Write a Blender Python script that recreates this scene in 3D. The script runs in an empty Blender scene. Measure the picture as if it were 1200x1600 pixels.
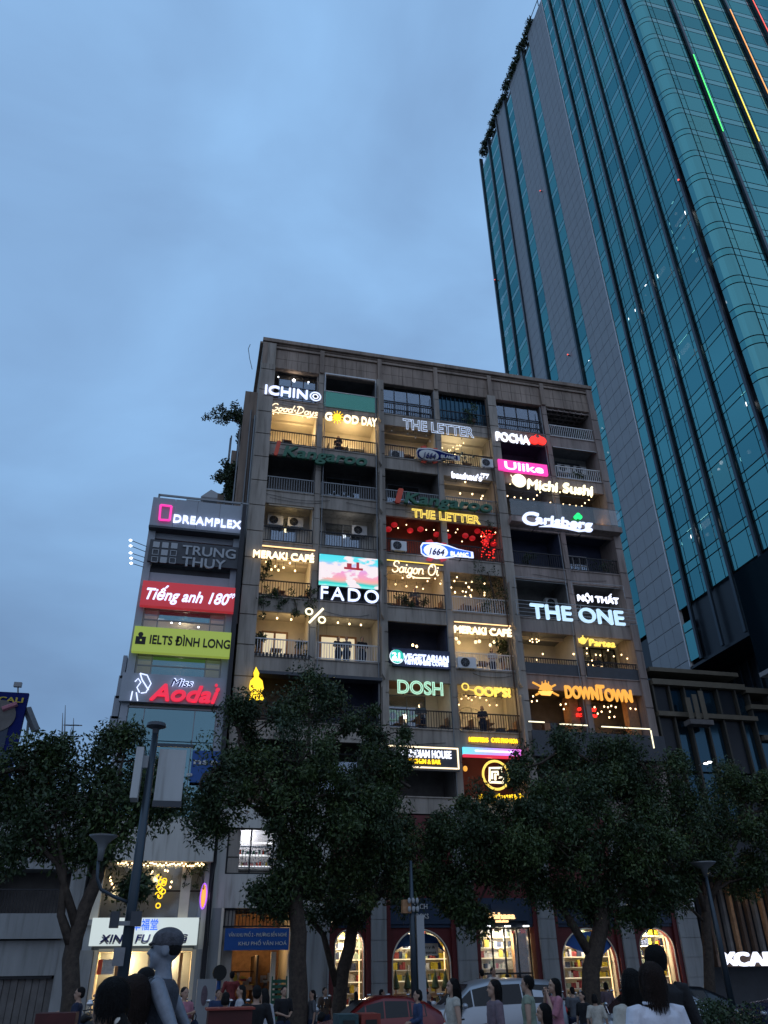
import bpy, bmesh, math, random
import numpy as np
from mathutils import Vector, Matrix
random.seed(7); rng = np.random.default_rng(7)
S = bpy.context.scene
COL = S.collection
# ------------------------------------------------------------------ camera
CZ = 2.0
_f = 1215.0; _vx, _vy = -35.0, -2050.0
_p = math.atan(_f/math.hypot(_vx, _vy)); _r = math.atan2(35, 2050); _yw = math.radians(13.8)
_fh = Vector((math.sin(_yw), math.cos(_yw), 0)); _rh = Vector((math.cos(_yw), -math.sin(_yw), 0)); _up = Vector((0, 0, 1))
_Z = math.cos(_p)*_fh + math.sin(_p)*_up; _U = -math.sin(_p)*_fh + math.cos(_p)*_up
_X = math.cos(_r)*_rh - math.sin(_r)*_U; _Y = math.sin(_r)*_rh + math.cos(_r)*_U
cd = bpy.data.cameras.new('camera'); cam = bpy.data.objects.new('camera', cd); COL.objects.link(cam)
cam.matrix_world = Matrix(((_X.x, _Y.x, -_Z.x, 0), (_X.y, _Y.y, -_Z.y, 0), (_X.z, _Y.z, -_Z.z, CZ), (0, 0, 0, 1)))
cd.sensor_fit = 'VERTICAL'; cd.sensor_height = 24; cd.lens = _f/1600*24; cd.clip_start = .1; cd.clip_end = 3000
S.camera = cam
def ray(px, py): return (px-600)*_X - (py-800)*_Y + _f*_Z
def P(px, py, y=36.0):
    d = ray(px, py); return Vector((0, 0, CZ)) + d*(y/d.y)
# ------------------------------------------------------------------ sky, sun, exposure
W = bpy.data.worlds.new('World'); S.world = W; W.use_nodes = True
nt = W.node_tree; nd = nt.nodes; lk = nt.links
for n in list(nd): nd.remove(n)
SUN_EL, SUN_ROT = math.radians(2.0), math.radians(250)
sky = nd.new('ShaderNodeTexSky'); sky.sky_type = 'NISHITA'; sky.sun_disc = False
sky.sun_elevation = SUN_EL; sky.sun_rotation = SUN_ROT; sky.ozone_density = 4; sky.air_density = 1.2; sky.dust_density = .4
tc = nd.new('ShaderNodeTexCoord'); mp = nd.new('ShaderNodeMapping'); mp.inputs['Scale'].default_value = (1.1, 1.1, 2.6)
mp.inputs['Rotation'].default_value = (.35, .2, .4)
nz = nd.new('ShaderNodeTexNoise'); nz.inputs['Scale'].default_value = 1.7; nz.inputs['Detail'].default_value = 6; nz.inputs['Roughness'].default_value = .5; nz.inputs['Distortion'].default_value = .5
cr = nd.new('ShaderNodeValToRGB'); cr.color_ramp.elements[0].position = .36; cr.color_ramp.elements[1].position = .68
cr.color_ramp.elements[0].color = (.305, .545, .910, 1); cr.color_ramp.elements[1].color = (.225, .385, .660, 1)
sep = nd.new('ShaderNodeSeparateXYZ'); ev = nd.new('ShaderNodeValToRGB')
ev.color_ramp.elements[0].position = .0; ev.color_ramp.elements[0].color = (.60, .59, .60, 1)
ev.color_ramp.elements[1].position = .62; ev.color_ramp.elements[1].color = (1.08, 1.08, 1.06, 1)
mul = nd.new('ShaderNodeMix'); mul.data_type = 'RGBA'; mul.blend_type = 'MULTIPLY'; mul.inputs[0].default_value = 1
bg1 = nd.new('ShaderNodeBackground'); bg1.inputs[1].default_value = .05
bg2 = nd.new('ShaderNodeBackground'); bg2.inputs[1].default_value = 1.0
mx = nd.new('ShaderNodeMixShader'); mx.inputs[0].default_value = .90; out = nd.new('ShaderNodeOutputWorld')
lk.new(tc.outputs['Generated'], mp.inputs[0]); lk.new(mp.outputs[0], nz.inputs['Vector']); lk.new(nz.outputs['Fac'], cr.inputs[0])
lk.new(tc.outputs['Generated'], sep.inputs[0]); lk.new(sep.outputs['Z'], ev.inputs[0])
lk.new(cr.outputs[0], mul.inputs[6]); lk.new(ev.outputs[0], mul.inputs[7]); lk.new(mul.outputs[2], bg2.inputs[0])
lk.new(sky.outputs[0], bg1.inputs[0]); lk.new(bg1.outputs[0], mx.inputs[1]); lk.new(bg2.outputs[0], mx.inputs[2]); lk.new(mx.outputs[0], out.inputs[0])
sl = bpy.data.lights.new('dusk_sun', 'SUN'); sl.energy = .5; sl.angle = math.radians(120); sl.color = (1, .80, .66)
so = bpy.data.objects.new('dusk_sun', sl); so.rotation_euler = (math.radians(68), 0, math.radians(-12)); COL.objects.link(so)
vs = S.view_settings; vs.view_transform = 'Standard'; vs.look = 'None'; vs.exposure = 0.0; vs.gamma = 1; vs.use_curve_mapping = False
S.render.resolution_x = 768; S.render.resolution_y = 1024
S.cycles.max_bounces = 5; S.cycles.diffuse_bounces = 2; S.cycles.glossy_bounces = 3; S.cycles.transparent_max_bounces = 8; S.cycles.sample_clamp_indirect = 3
S.cycles.caustics_reflective = False; S.cycles.caustics_refractive = False
# ------------------------------------------------------------------ materials
M = {}
def mat(n, c, rough=.8, metal=0, var=0, vs_=3, bump=0, spec=.4, streak=False):
    m = bpy.data.materials.new(n); m.use_nodes = True; t = m.node_tree; b = t.nodes['Principled BSDF']
    b.inputs['Base Color'].default_value = (*c, 1); b.inputs['Roughness'].default_value = rough; b.inputs['Metallic'].default_value = metal
    b.inputs['Specular IOR Level'].default_value = spec
    if var or bump:
        g = t.nodes.new('ShaderNodeNewGeometry'); q = t.nodes.new('ShaderNodeMapping')
        q.inputs['Scale'].default_value = (1, 1, .15) if streak else (1, 1, 1)
        z = t.nodes.new('ShaderNodeTexNoise'); z.inputs['Scale'].default_value = vs_; z.inputs['Detail'].default_value = 7; z.inputs['Roughness'].default_value = .65
        t.links.new(g.outputs['Position'], q.inputs[0]); t.links.new(q.outputs[0], z.inputs['Vector'])
        if var:
            r = t.nodes.new('ShaderNodeValToRGB'); r.color_ramp.elements[0].position = .32; r.color_ramp.elements[1].position = .68
            r.color_ramp.elements[0].color = (*[x*(1-var) for x in c], 1); r.color_ramp.elements[1].color = (*[min(1, x*(1+var*.45)) for x in c], 1)
            t.links.new(z.outputs['Fac'], r.inputs[0]); t.links.new(r.outputs[0], b.inputs['Base Color'])
        if streak:
            q2 = t.nodes.new('ShaderNodeMapping'); q2.inputs['Scale'].default_value = (2.2, 2.2, .18); z2 = t.nodes.new('ShaderNodeTexNoise'); z2.inputs['Scale'].default_value = 2.4; z2.inputs['Detail'].default_value = 5
            r2 = t.nodes.new('ShaderNodeValToRGB'); r2.color_ramp.elements[0].position = .52; r2.color_ramp.elements[1].position = .70; r2.color_ramp.elements[0].color = (1, 1, 1, 1); r2.color_ramp.elements[1].color = (.38, .35, .31, 1)
            x2 = t.nodes.new('ShaderNodeMix'); x2.data_type = 'RGBA'; x2.blend_type = 'MULTIPLY'; x2.inputs[0].default_value = .5
            t.links.new(g.outputs['Position'], q2.inputs[0]); t.links.new(q2.outputs[0], z2.inputs['Vector']); t.links.new(z2.outputs['Fac'], r2.inputs[0]); t.links.new(r.outputs[0], x2.inputs[6]); t.links.new(r2.outputs[0], x2.inputs[7]); t.links.new(x2.outputs[2], b.inputs['Base Color'])
        if bump:
            u = t.nodes.new('ShaderNodeBump'); u.inputs['Strength'].default_value = bump; u.inputs['Distance'].default_value = .02
            t.links.new(z.outputs['Fac'], u.inputs['Height']); t.links.new(u.outputs[0], b.inputs['Normal'])
    M[n] = m; return m
def emi(n, c, s):
    m = bpy.data.materials.new(n); m.use_nodes = True; b = m.node_tree.nodes['Principled BSDF']
    b.inputs['Base Color'].default_value = (*[x*.5 for x in c], 1); b.inputs['Emission Color'].default_value = (*c, 1); b.inputs['Emission Strength'].default_value = s
    M[n] = m; return m
def glass(n, c, fac, rough=.05):
    m = bpy.data.materials.new(n); m.use_nodes = True; t = m.node_tree
    for x in list(t.nodes): t.nodes.remove(x)
    o = t.nodes.new('ShaderNodeOutputMaterial'); g = t.nodes.new('ShaderNodeBsdfGlossy'); g.inputs['Color'].default_value = (*c, 1); g.inputs['Roughness'].default_value = rough
    tr = t.nodes.new('ShaderNodeBsdfTransparent'); x = t.nodes.new('ShaderNodeMixShader'); x.inputs[0].default_value = fac
    t.links.new(tr.outputs[0], x.inputs[1]); t.links.new(g.outputs[0], x.inputs[2]); t.links.new(x.outputs[0], o.inputs[0]); M[n] = m; return m
mat('concrete', (.325, .285, .245), .9, var=.35, vs_=1.1, bump=.3, streak=True)
mat('concrete_pink', (.28, .225, .20), .9, var=.35, vs_=1.2, bump=.3, streak=True)
mat('concrete_brown', (.29, .225, .182), .9, var=.45, vs_=.9, bump=.4, streak=True)
mat('white_wall', (.52, .50, .46), .85, var=.16, vs_=1, bump=.1, streak=True)
mat('cream_wall', (.66, .58, .46), .85, var=.12, vs_=1.4)
mat('tile_white', (.25, .255, .255), .6, var=.2, vs_=1.6, streak=True)  # white tile set darker: street canyon shade is put into the base colour
mat('grey_panel', (.29, .32, .36), .45, var=.08, vs_=1.5)
mat('dark_panel', (.045, .05, .06), .5, var=.2, vs_=3)
mat('black_metal', (.018, .018, .022), .45, .3)
mat('white_metal', (.6, .6, .6), .5)
mat('grey_metal', (.2, .21, .22), .45, .5)
mat('plaster_dark', (.13, .12, .115), .9, var=.3, vs_=2)
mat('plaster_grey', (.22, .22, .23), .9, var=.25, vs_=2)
mat('navy_wall', (.045, .055, .10), .8, var=.3, vs_=2)
mat('red_wall', (.15, .045, .03), .8, var=.2, vs_=2)
mat('wood', (.33, .17, .08), .6, var=.35, vs_=6)
mat('wood_dark', (.07, .04, .025), .6, var=.35, vs_=6)
mat('shop_red', (.10, .012, .013), .5, var=.15, vs_=2)
mat('shop_navy', (.015, .03, .06), .5)
mat('asphalt', (.045, .045, .05), .8, var=.3, vs_=6, bump=.3)
mat('paving', (.18, .17, .165), .8, var=.25, vs_=4, bump=.2)
mat('bark', (.06, .045, .035), .95, var=.5, vs_=9, bump=.9)
mat('leaf_dark', (.020, .040, .013), .55, var=.3, vs_=5)
mat('leaf_mid', (.038, .068, .018), .5, var=.3, vs_=5)
mat('leaf_light', (.07, .105, .028), .5, var=.3, vs_=5)
mat('skin', (.34, .21, .15), .55, var=.08, vs_=30)
mat('silver_skin', (.19, .21, .25), .5, .1, var=.2, vs_=25)
mat('hair', (.006, .005, .005), .6, var=.5, vs_=90, bump=.9, spec=.18)
mat('hair_brown', (.022, .012, .009), .6, var=.5, vs_=90, bump=.9, spec=.18)
for n, c in {k_: tuple(x*.68 for x in v_) for k_, v_ in dict(cloth_white=(.62, .62, .66), cloth_cream=(.62, .58, .5), cloth_black=(.015, .015, .018), cloth_navy=(.02, .03, .07), cloth_mauve=(.22, .16, .19), cloth_pink=(.55, .22, .28), cloth_green=(.30, .36, .27), cloth_blue=(.04, .07, .16), cloth_red=(.30, .05, .05), cloth_grey=(.12, .13, .15), cloth_teal=(.05, .10, .11)).items()}.items():
    mat(n, c, .9, var=.3, vs_=9, bump=.9)
mat('car_red', (.14, .01, .01), .25, .2, spec=.7); mat('car_silver', (.33, .35, .38), .28, .4, spec=.7); mat('car_navy', (.015, .02, .05), .25, .2, spec=.7); mat('car_black', (.012, .013, .018), .25, .2, spec=.7)
mat('car_glass', (.008, .01, .012), .12, 0, spec=.35); mat('rubber', (.012, .012, .012), .85); mat('chrome', (.55, .55, .56), .2, 1)
mat('head_lens', (.6, .62, .65), .1, .4); mat('tail_lens', (.45, .02, .02), .2)
mat('kangaroo_green', (.025, .12, .07), .5); mat('kangaroo_red', (.62, .07, .03), .5)
mat('sign_grey', (.33, .35, .37), .5); mat('sign_blue', (.01, .07, .26), .5); mat('print_white', (.5, .5, .48), .6); mat('print_black', (.012, .012, .012), .6)
mat('cali_blue', (.008, .014, .10), .8, spec=.1); mat('cali_yellow', (.42, .33, .03), .5); mat('print_navy', (.01, .015, .12), .4)
mat('leather_cream', (.5, .46, .4), .7)
mat('tower_stone', (.27, .28, .29), .55, var=.08, vs_=.5, bump=.03); mat('tower_dark', (.012, .016, .022), .35, .2); mat('tower_fin', (.035, .05, .065), .35, .4)
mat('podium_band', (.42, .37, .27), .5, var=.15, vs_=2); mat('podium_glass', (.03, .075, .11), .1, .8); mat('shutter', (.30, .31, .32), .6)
glass('tower_glass', (.10, .29, .295), .93, .03); glass('tower_glass_b', (.08, .245, .26), .92, .05); glass('tower_glass_c', (.115, .31, .30), .82, .04)
mat('spandrel', (.075, .26, .265), .06, .97)
glass('clear_glass', (.5, .6, .65), .10); glass('green_glass', (.12, .34, .26), .6, .2); glass('win_glass', (.35, .42, .5), .35); glass('blue_glass', (.17, .30, .34), .8, .08)
mat('curtain_blue', (.15, .27, .31), .8, var=.25, vs_=2.2, streak=True)
emi('e_white', (.80, .84, 1), 1.7); emi('e_cool', (.62, .70, 1), 1.5); emi('e_soft', (.62, .75, 1), .8); emi('e_warm', (1, .62, .28), 1.7); emi('e_warmw', (1, .80, .52), 1.8)
emi('e_yellow', (1, .72, .12), 1.15); emi('e_amber', (1, .50, .10), 1.6); emi('e_orange', (1, .46, .07), .95); emi('e_red', (1, .03, .02), 1.6); emi('e_pink', (1, .05, .42), 1.1); emi('e_rose', (.9, .03, .08), .8)
emi('e_green', (.02, .9, .22), 1.2); emi('e_mint', (.45, .8, .58), 1.0); emi('e_lime', (.36, .48, .08), .6); emi('e_redbox', (.50, .035, .05), .62); emi('e_teal', (.03, .55, .42), .9)
emi('e_cream', (1, .90, .60), 1.7); emi('e_ice', (.55, .78, 1), 1.0); emi('e_blue', (.03, .16, .8), .9); emi('e_bulb', (1, .70, .36), 5); emi('e_bulbw', (.95, .97, 1), 5); emi('e_lantern', (.8, .02, .03), .32)
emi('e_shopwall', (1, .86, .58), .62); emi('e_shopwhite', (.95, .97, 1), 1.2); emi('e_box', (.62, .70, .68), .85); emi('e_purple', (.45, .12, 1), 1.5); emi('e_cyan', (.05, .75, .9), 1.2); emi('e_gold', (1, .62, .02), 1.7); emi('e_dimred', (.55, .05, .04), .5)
emi('led_green', (.1, 1, .2), 1.6); emi('led_yellow', (1, .75, .1), 1.6); emi('led_orange', (1, .40, .1), 1.5); emi('led_red', (1, .12, .08), 1.4)
# ------------------------------------------------------------------ builders
class MB:
    def __init__(s): s.v = []; s.f = []; s.m = []; s.mi = 0
    def quad(s, a, b, c, d): i = len(s.v); s.v += [tuple(a), tuple(b), tuple(c), tuple(d)]; s.f.append((i, i+1, i+2, i+3)); s.m.append(s.mi)
    def box(s, x0, x1, y0, y1, z0, z1):
        i = len(s.v); s.v += [(x, y, z) for x in (x0, x1) for y in (y0, y1) for z in (z0, z1)]
        for q in ((0, 1, 3, 2), (4, 6, 7, 5), (0, 4, 5, 1), (2, 3, 7, 6), (0, 2, 6, 4), (1, 5, 7, 3)): s.f.append(tuple(i+k for k in q)); s.m.append(s.mi)
        return s
    def cbox(s, c, sx, sy, sz): return s.box(c[0]-sx/2, c[0]+sx/2, c[1]-sy/2, c[1]+sy/2, c[2]-sz/2, c[2]+sz/2)
    def tube(s, pts, rad, n=8, cap=True, sq=None):
        pts = [Vector(p) for p in pts]; R = rad if hasattr(rad, '__len__') else [rad]*len(pts); base = len(s.v); prev = None
        for k, p in enumerate(pts):
            d = (pts[min(k+1, len(pts)-1)]-pts[max(k-1, 0)]); d = d.normalized() if d.length > 1e-9 else Vector((0, 0, 1))
            if prev is None:
                a = Vector((1, 0, 0)) if abs(d.x) < .9 else Vector((0, 1, 0)); u = (a-d*a.dot(d)).normalized()
            else:
                u = prev-d*prev.dot(d); u = u.normalized() if u.length > 1e-6 else d.orthogonal().normalized()
            prev = u; w = d.cross(u)
            e = sq[k] if sq else 1.0
            for j in range(n):
                t = 2*math.pi*j/n; q = p+u*(R[k]*math.cos(t))+w*(R[k]*e*math.sin(t)); s.v.append(tuple(q))
        for k in range(len(pts)-1):
            for j in range(n):
                a = base+k*n+j; b = base+k*n+(j+1) % n; s.f.append((a, b, b+n, a+n)); s.m.append(s.mi)
        if cap:
            s.f.append(tuple(base+j for j in reversed(range(n)))); s.m.append(s.mi)
            s.f.append(tuple(base+(len(pts)-1)*n+j for j in range(n))); s.m.append(s.mi)
        return s
    def ell(s, c, rx, ry, rz, n=12, m=8, rot=None):
        base = len(s.v); c = Vector(c)
        for i in range(m+1):
            t = math.pi*i/m
            for j in range(n):
                a = 2*math.pi*j/n; q = Vector((rx*math.sin(t)*math.cos(a), ry*math.sin(t)*math.sin(a), rz*math.cos(t)))
                if rot is not None: q = rot @ q
                s.v.append(tuple(c+q))
        for i in range(m):
            for j in range(n):
                a = base+i*n+j; b = base+i*n+(j+1) % n; s.f.append((a, a+n, b+n, b)); s.m.append(s.mi)
        return s
    def prism(s, pts, y0, y1):   # polygon in x,z extruded in y
        i = len(s.v); n = len(pts); s.v += [(x, y0, z) for x, z in pts]+[(x, y1, z) for x, z in pts]
        s.f.append(tuple(i+k for k in range(n))); s.f.append(tuple(i+n+k for k in reversed(range(n)))); s.m += [s.mi]*2
        for k in range(n): a = i+k; b = i+(k+1) % n; s.f.append((a, a+n, b+n, b)); s.m.append(s.mi)
        return s
    def mesh(s, name, mats, smooth=False):
        me = bpy.data.meshes.new(name); me.from_pydata(s.v, [], s.f)
        for x in (mats if isinstance(mats, (list, tuple)) else [mats]): me.materials.append(M[x])
        if len(me.materials) > 1: me.polygons.foreach_set('material_index', s.m)
        if smooth: me.polygons.foreach_set('use_smooth', [True]*len(me.polygons))
        me.update(); return me
    def build(s, name, mats, parent=None, smooth=False, fix=False):
        me = s.mesh(name, mats, smooth)
        if fix:
            b = bmesh.new(); b.from_mesh(me); bmesh.ops.recalc_face_normals(b, faces=b.faces); b.to_mesh(me); b.free()
        return link(name, me, parent)
def link(name, data, parent=None, loc=None):
    o = bpy.data.objects.new(name, data); COL.objects.link(o)
    if loc is not None: o.location = loc
    if parent is not None: att(o, parent)
    return o
def wl(o):
    p = Vector((0, 0, 0))
    while o is not None and o.type in ('EMPTY',) : p = p+o.location; o = o.parent
    return p
def att(o, parent):
    o.parent = parent
    o.matrix_parent_inverse = parent_inv(parent)
_INV = {}
def parent_inv(p): return _INV.get(p.name, Matrix())
def tag(o, label, cat=None, group=None, kind=None):
    if label: o['label'] = label
    if cat: o['category'] = cat
    if group: o['group'] = group
    if kind: o['kind'] = kind
    return o
def thing(name, label, cat, loc=(0, 0, 0), group=None):
    o = bpy.data.objects.new(name, None); COL.objects.link(o); o.location = loc; o.empty_display_size = .2
    tag(o, label, cat, group); _INV[o.name] = Matrix.Translation(Vector(loc)).inverted(); return o
def struct(o): o['kind'] = 'structure'; return o
def stuff(o): o['kind'] = 'stuff'; return o
def dup(root, loc, rz=None, label=None, group=None, scale=None):
    r = root.copy(); COL.objects.link(r); r.location = loc; _INV[r.name] = _INV[root.name]
    if rz is not None: r.rotation_euler = (0, 0, rz)
    if scale: r.scale = (scale,)*3
    if label: r['label'] = label
    if group: r['group'] = group
    for ch in list(root.children):
        c = ch.copy(); COL.objects.link(c); c.parent = r
        for g in list(ch.children):
            d = g.copy(); COL.objects.link(d); d.parent = c
    return r
def kid(o, parent):          # sub-part under a mesh part (part meshes sit at identity under their thing)
    o.parent = parent; return o
def light(name, loc, col, w, parent=None, r=.12, typ='POINT', size=None, rot=None):
    if name == 'cafe_light': w *= 1.35
    l = bpy.data.lights.new(name, typ); l.energy = w; l.color = col
    if typ == 'POINT': l.shadow_soft_size = r
    else:
        l.shape = 'RECTANGLE'; l.size, l.size_y = size
    o = bpy.data.objects.new(name, l); COL.objects.link(o); o.location = loc
    if rot: o.rotation_euler = rot
    if parent is not None: att(o, parent)
    return o
# ------------------------------------------------------------------ lettering
TS = bpy.data.scenes.new('scratch'); TV = TS.view_layers[0]
_gc = {}; _adv = {}; _meas = {}
def _width(body, shear):
    k = (body, shear)
    if k not in _meas:
        c = bpy.data.curves.new('t', 'FONT'); c.body = body; c.size = 1; c.shear = shear; o = bpy.data.objects.new('t', c); TS.collection.objects.link(o)
        TV.update(); _meas[k] = (o.dimensions.x, o.dimensions.y); bpy.data.objects.remove(o); bpy.data.curves.remove(c)
    return _meas[k]
def adv(ch):
    if ch not in _adv: _adv[ch] = _width('H'+ch+'H', 0)[0]-_width('HH', 0)[0]
    return _adv[ch]
def glyph(ch, bold, shear, depth, outline, mname):
    k = (ch, bold, shear, depth, outline, mname)
    if k not in _gc:
        c = bpy.data.curves.new('t', 'FONT'); c.body = ch; c.size = 1; c.shear = shear; c.resolution_u = 4
        if outline: c.fill_mode = 'NONE'; c.bevel_depth = outline; c.bevel_resolution = 1; c.offset = bold
        else: c.extrude = depth
        o = bpy.data.objects.new('t', c); TS.collection.objects.link(o); TV.update()
        me = bpy.data.meshes.new_from_object(o.evaluated_get(TV.depsgraph)); me.name = 'letter'
        if bold > 0 and not outline:      # heavier strokes: slightly shifted layers of the same letter, each a hair deeper than the last
            nv = len(me.vertices); co = np.empty(nv*3); me.vertices.foreach_get('co', co); co = co.reshape(-1, 3); fs = [tuple(p_.vertices) for p_ in me.polygons]; V_ = []; F_ = []
            for i_, a_ in enumerate([None, 0, 60, 120, 180, 240, 300]):
                d_ = np.array((0, 0, 0)) if a_ is None else np.array((math.cos(math.radians(a_))*bold, math.sin(math.radians(a_))*bold, -.0012*i_)); V_ += [tuple(q_) for q_ in co+d_]; F_ += [tuple(x_+nv*i_ for x_ in f_) for f_ in fs]
            me = bpy.data.meshes.new('letter'); me.from_pydata(V_, [], F_); me.update()
        me.materials.clear(); me.materials.append(M[mname]); bpy.data.objects.remove(o); bpy.data.curves.remove(c); _gc[k] = me
    return _gc[k]
ROT = Matrix.Rotation(math.pi/2, 4, 'X')
def text(s, x, z, w, h, y, m, parent, bold=.02, shear=0, depth=.06, outline=0, track=0, name='letter', side=None):
    """lettering of cap height h (m) filling width w from (x, z) on the plane y"""
    bold *= .5
    ad = [adv(c)+track for c in s]; tot = sum(ad)-track-.08; sx = w/tot; sz = h/.73; cx = 0
    for c, a in zip(s, ad):
        if c != ' ':
            o = link(name, glyph(c, bold, shear, depth, outline, m), parent)
            L = Matrix.Translation((x+(cx-.04)*sx, y, z)) @ (Matrix.Rotation(-math.pi/2, 4, 'Z') if side else Matrix()) @ ROT @ Matrix.Diagonal((sx, sz, 1, 1))
            o.matrix_basis = L
        cx += a
def A(cx, cy, rx, ry, a0, a1, n=12): return [(cx+rx*math.cos(math.radians(a0+(a1-a0)*i/n)), cy+ry*math.sin(math.radians(a0+(a1-a0)*i/n))) for i in range(n+1)]
STK = {
 'G': (.95, [A(.45, .5, .4, .5, 50, 330, 16)+[(.82, .45), (.5, .45)]]), 'o': (.58, [A(.25, .25, .21, .25, 90, 450)+[(.45, .42), (.58, .45)]]),
 'd': (.62, [A(.25, .25, .21, .25, 60, 400), [(.55, 1), (.46, .3), (.5, 0), (.62, .1)]]), 'D': (.98, [[(.2, 1), (.15, 0)], [(-.1, .9)]+A(.15, .5, .65, .5, 90, -90)+[(-.05, .06)]]),
 'a': (.6, [A(.25, .25, .21, .25, 60, 400), [(.47, .5), (.46, .1), (.6, .02)]]), 'y': (.6, [[(.05, .5), (.1, .15), (.3, .05), (.46, .5)], [(.46, .5), (.38, -.2), (.15, -.42), (0, -.25), (.5, .1)]]),
 's': (.42, [A(.2, .38, .14, .12, 20, 250, 8)+A(.2, .13, .16, .13, 80, -150, 8)]), 'S': (.8, [A(.4, .76, .27, .24, 10, 260, 10)+A(.38, .26, .3, .26, 80, -170, 10)]),
 'i': (.3, [[(.08, .5), (.08, .1), (.2, 0), (.3, .1)], A(.1, .72, .03, .03, 0, 360, 6)]), 'g': (.6, [A(.25, .25, .21, .25, 60, 400), [(.47, .5), (.45, -.2)]+A(.25, -.25, .2, .15, 0, -170, 8)+[(.6, .1)]]),
 'n': (.62, [[(.05, .5), (.05, 0)], [(.05, .3)]+A(.27, .32, .19, .18, 170, 0, 8)+[(.47, .05), (.62, .05)]]), 'O': (.95, [A(.45, .5, .38, .5, 100, 460, 18)+[(.3, .8), (.5, .75)]]),
 '·': (.35, [A(.15, .35, .07, .07, 0, 360, 8)]), ' ': (.35, [])}
def script(s, x, z, w, h, y, m, parent, r=.02, shear=.28):
    tot = sum(STK[c][0] for c in s); sx = w/tot; cx = 0
    for c in s:
        a, st = STK[c]
        if st:
            b = MB()
            for pl in st: b.tube([(x+(cx+u+shear*v)*sx, y, z+v*h) for u, v in pl], r, 6)
            b.build('letter', m, parent, smooth=True)
        cx += a
# ------------------------------------------------------------------ ground
g = MB().box(-150, 200, 29.2, 32.0+120, -.3, 0.13); struct(g.build('pavement', 'paving'))
struct(MB().box(-150, 200, 21.0, 29.05, -.3, 0).build('road', 'asphalt'))
struct(MB().box(-150, 200, 29.05, 29.2, -.3, .12).build('kerb', 'concrete'))
struct(MB().box(-150, 200, -60, 20.8, -.3, .34).build('plaza', 'paving'))
struct(MB().box(-150, 200, 20.8, 21.0, -.3, .35).build('kerb', 'tile_white'))
struct(MB().box(-900, 900, -300, 1500, -.8, -.31).build('ground', 'asphalt'))
rm = struct(MB().box(-150, 200, 25.0, 25.12, .001, .006).build('road_marking', 'print_white'))
# ------------------------------------------------------------------ the cafe apartment block
D = 36.0; BX = [1.5+3.6*k for k in range(7)]; ZT = {r: 30.8-3.13*(r-1) for r in range(1, 10)}; ROOF = 35.35
apt = thing('apartment_building', 'nine storey concrete apartment block filled with lit cafe balconies and signs', 'building', (12.3, 40, 0))
def bld(b, n, m, p=None, **k): return b.build(n, m, p or apt, **k)
bld(MB().box(1.5, 23.1, 42.2, 50, 4, 35.0), 'core_wall', 'concrete_brown')
bld(MB().box(1.5, 1.62, 36.3, 42.2, 0, 35.0), 'side_wall', 'concrete_brown'); bld(MB().box(22.98, 23.1, 36.3, 50, 0, 34.9), 'side_wall', 'concrete_brown')
bld(MB().box(1.3, 23.2, 36.0, 50.1, 35.0, 35.12), 'roof', 'concrete_brown')
# rear stair wing stepping out to the left, hung with pipes
bld(MB().box(.75, 1.5, 38.3, 45, 20, 33.0), 'side_wing', 'concrete_brown'); bld(MB().box(.3, .75, 39.8, 46, 18, 29.5), 'side_wing', 'concrete_brown'); bld(MB().box(-.25, .3, 41.2, 47, 18, 27.2), 'side_wing', 'concrete_brown')
for i in range(7):
    x = (1.40, 1.33, .66, .62, .2, .16, 1.2)[i]; y = (36.7, 37.4, 38.7, 39.3, 40.4, 41.0, 38.2)[i]
    bld(MB().tube([(x, y, 17), (x, y, 30+i*.25)], .045, 6), 'drain_pipe', 'wood_dark' if i % 2 else 'grey_metal')
for k in range(7):
    w = {0: .42, 1: .15, 2: .2, 3: .15, 4: .27, 5: .15, 6: .22}[k]; maj = k % 2 == 0; x = BX[k] + (.38 if k == 0 else (-.2 if k == 6 else 0))
    m_ = 'concrete' if k < 5 else 'concrete_pink'
    zb = 9.0 if k else 0
    bld(MB().box(x-w+.02, x+w-.02, D-.0 if not maj else D-.12, D+1.6, zb, 35.0 if k in (0, 6) else 33.35), 'pier', m_)
    z = zb+.0
    while z < 33.2:
        zz = min(z+1.55, 33.3); bld(MB().box(x-w, x+w, D-(.18 if maj else .03), D-(.13 if maj else .012), z+.02, zz-.02), 'panel', m_); z += 1.565
    if k in (2, 4):
        pass
    if k in (2, 4):       # sloping blade fins standing out from the big piers, one per storey
        for r in (range(1, 9) if k == 2 else range(5, 9)):
            z1 = ZT[r]+1.9; z0 = ZT[r]-.62
            bld(MB().prism([(x-w+.02, z0), (x-w+.16, z0-.25), (x-w+.16, z1), (x-w+.02, z1)], D-.45, D-.19), 'blade_fin', 'concrete')
for r in range(1, 10):
    for k in range(6):
        x0, x1 = BX[k]+.16, BX[k+1]-.16; m_ = 'concrete' if k < 4 else 'concrete_pink'
        if r <= 7 or k < 4 or True: bld(MB().box(x0 if k else 2.31, x1, D, D+.16, ZT[r]-.76, ZT[r]), 'balcony_parapet', m_)
        bld(MB().box(x0 if k else 2.31, x1, D-.05, D+.2, ZT[r]+.002, ZT[r]+.06), 'coping', m_)
    bld(MB().box(1.62, 22.98, D+.16, 42.2, ZT[r]-.40, ZT[r]-.12), 'floor_slab', 'plaster_grey')
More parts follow.
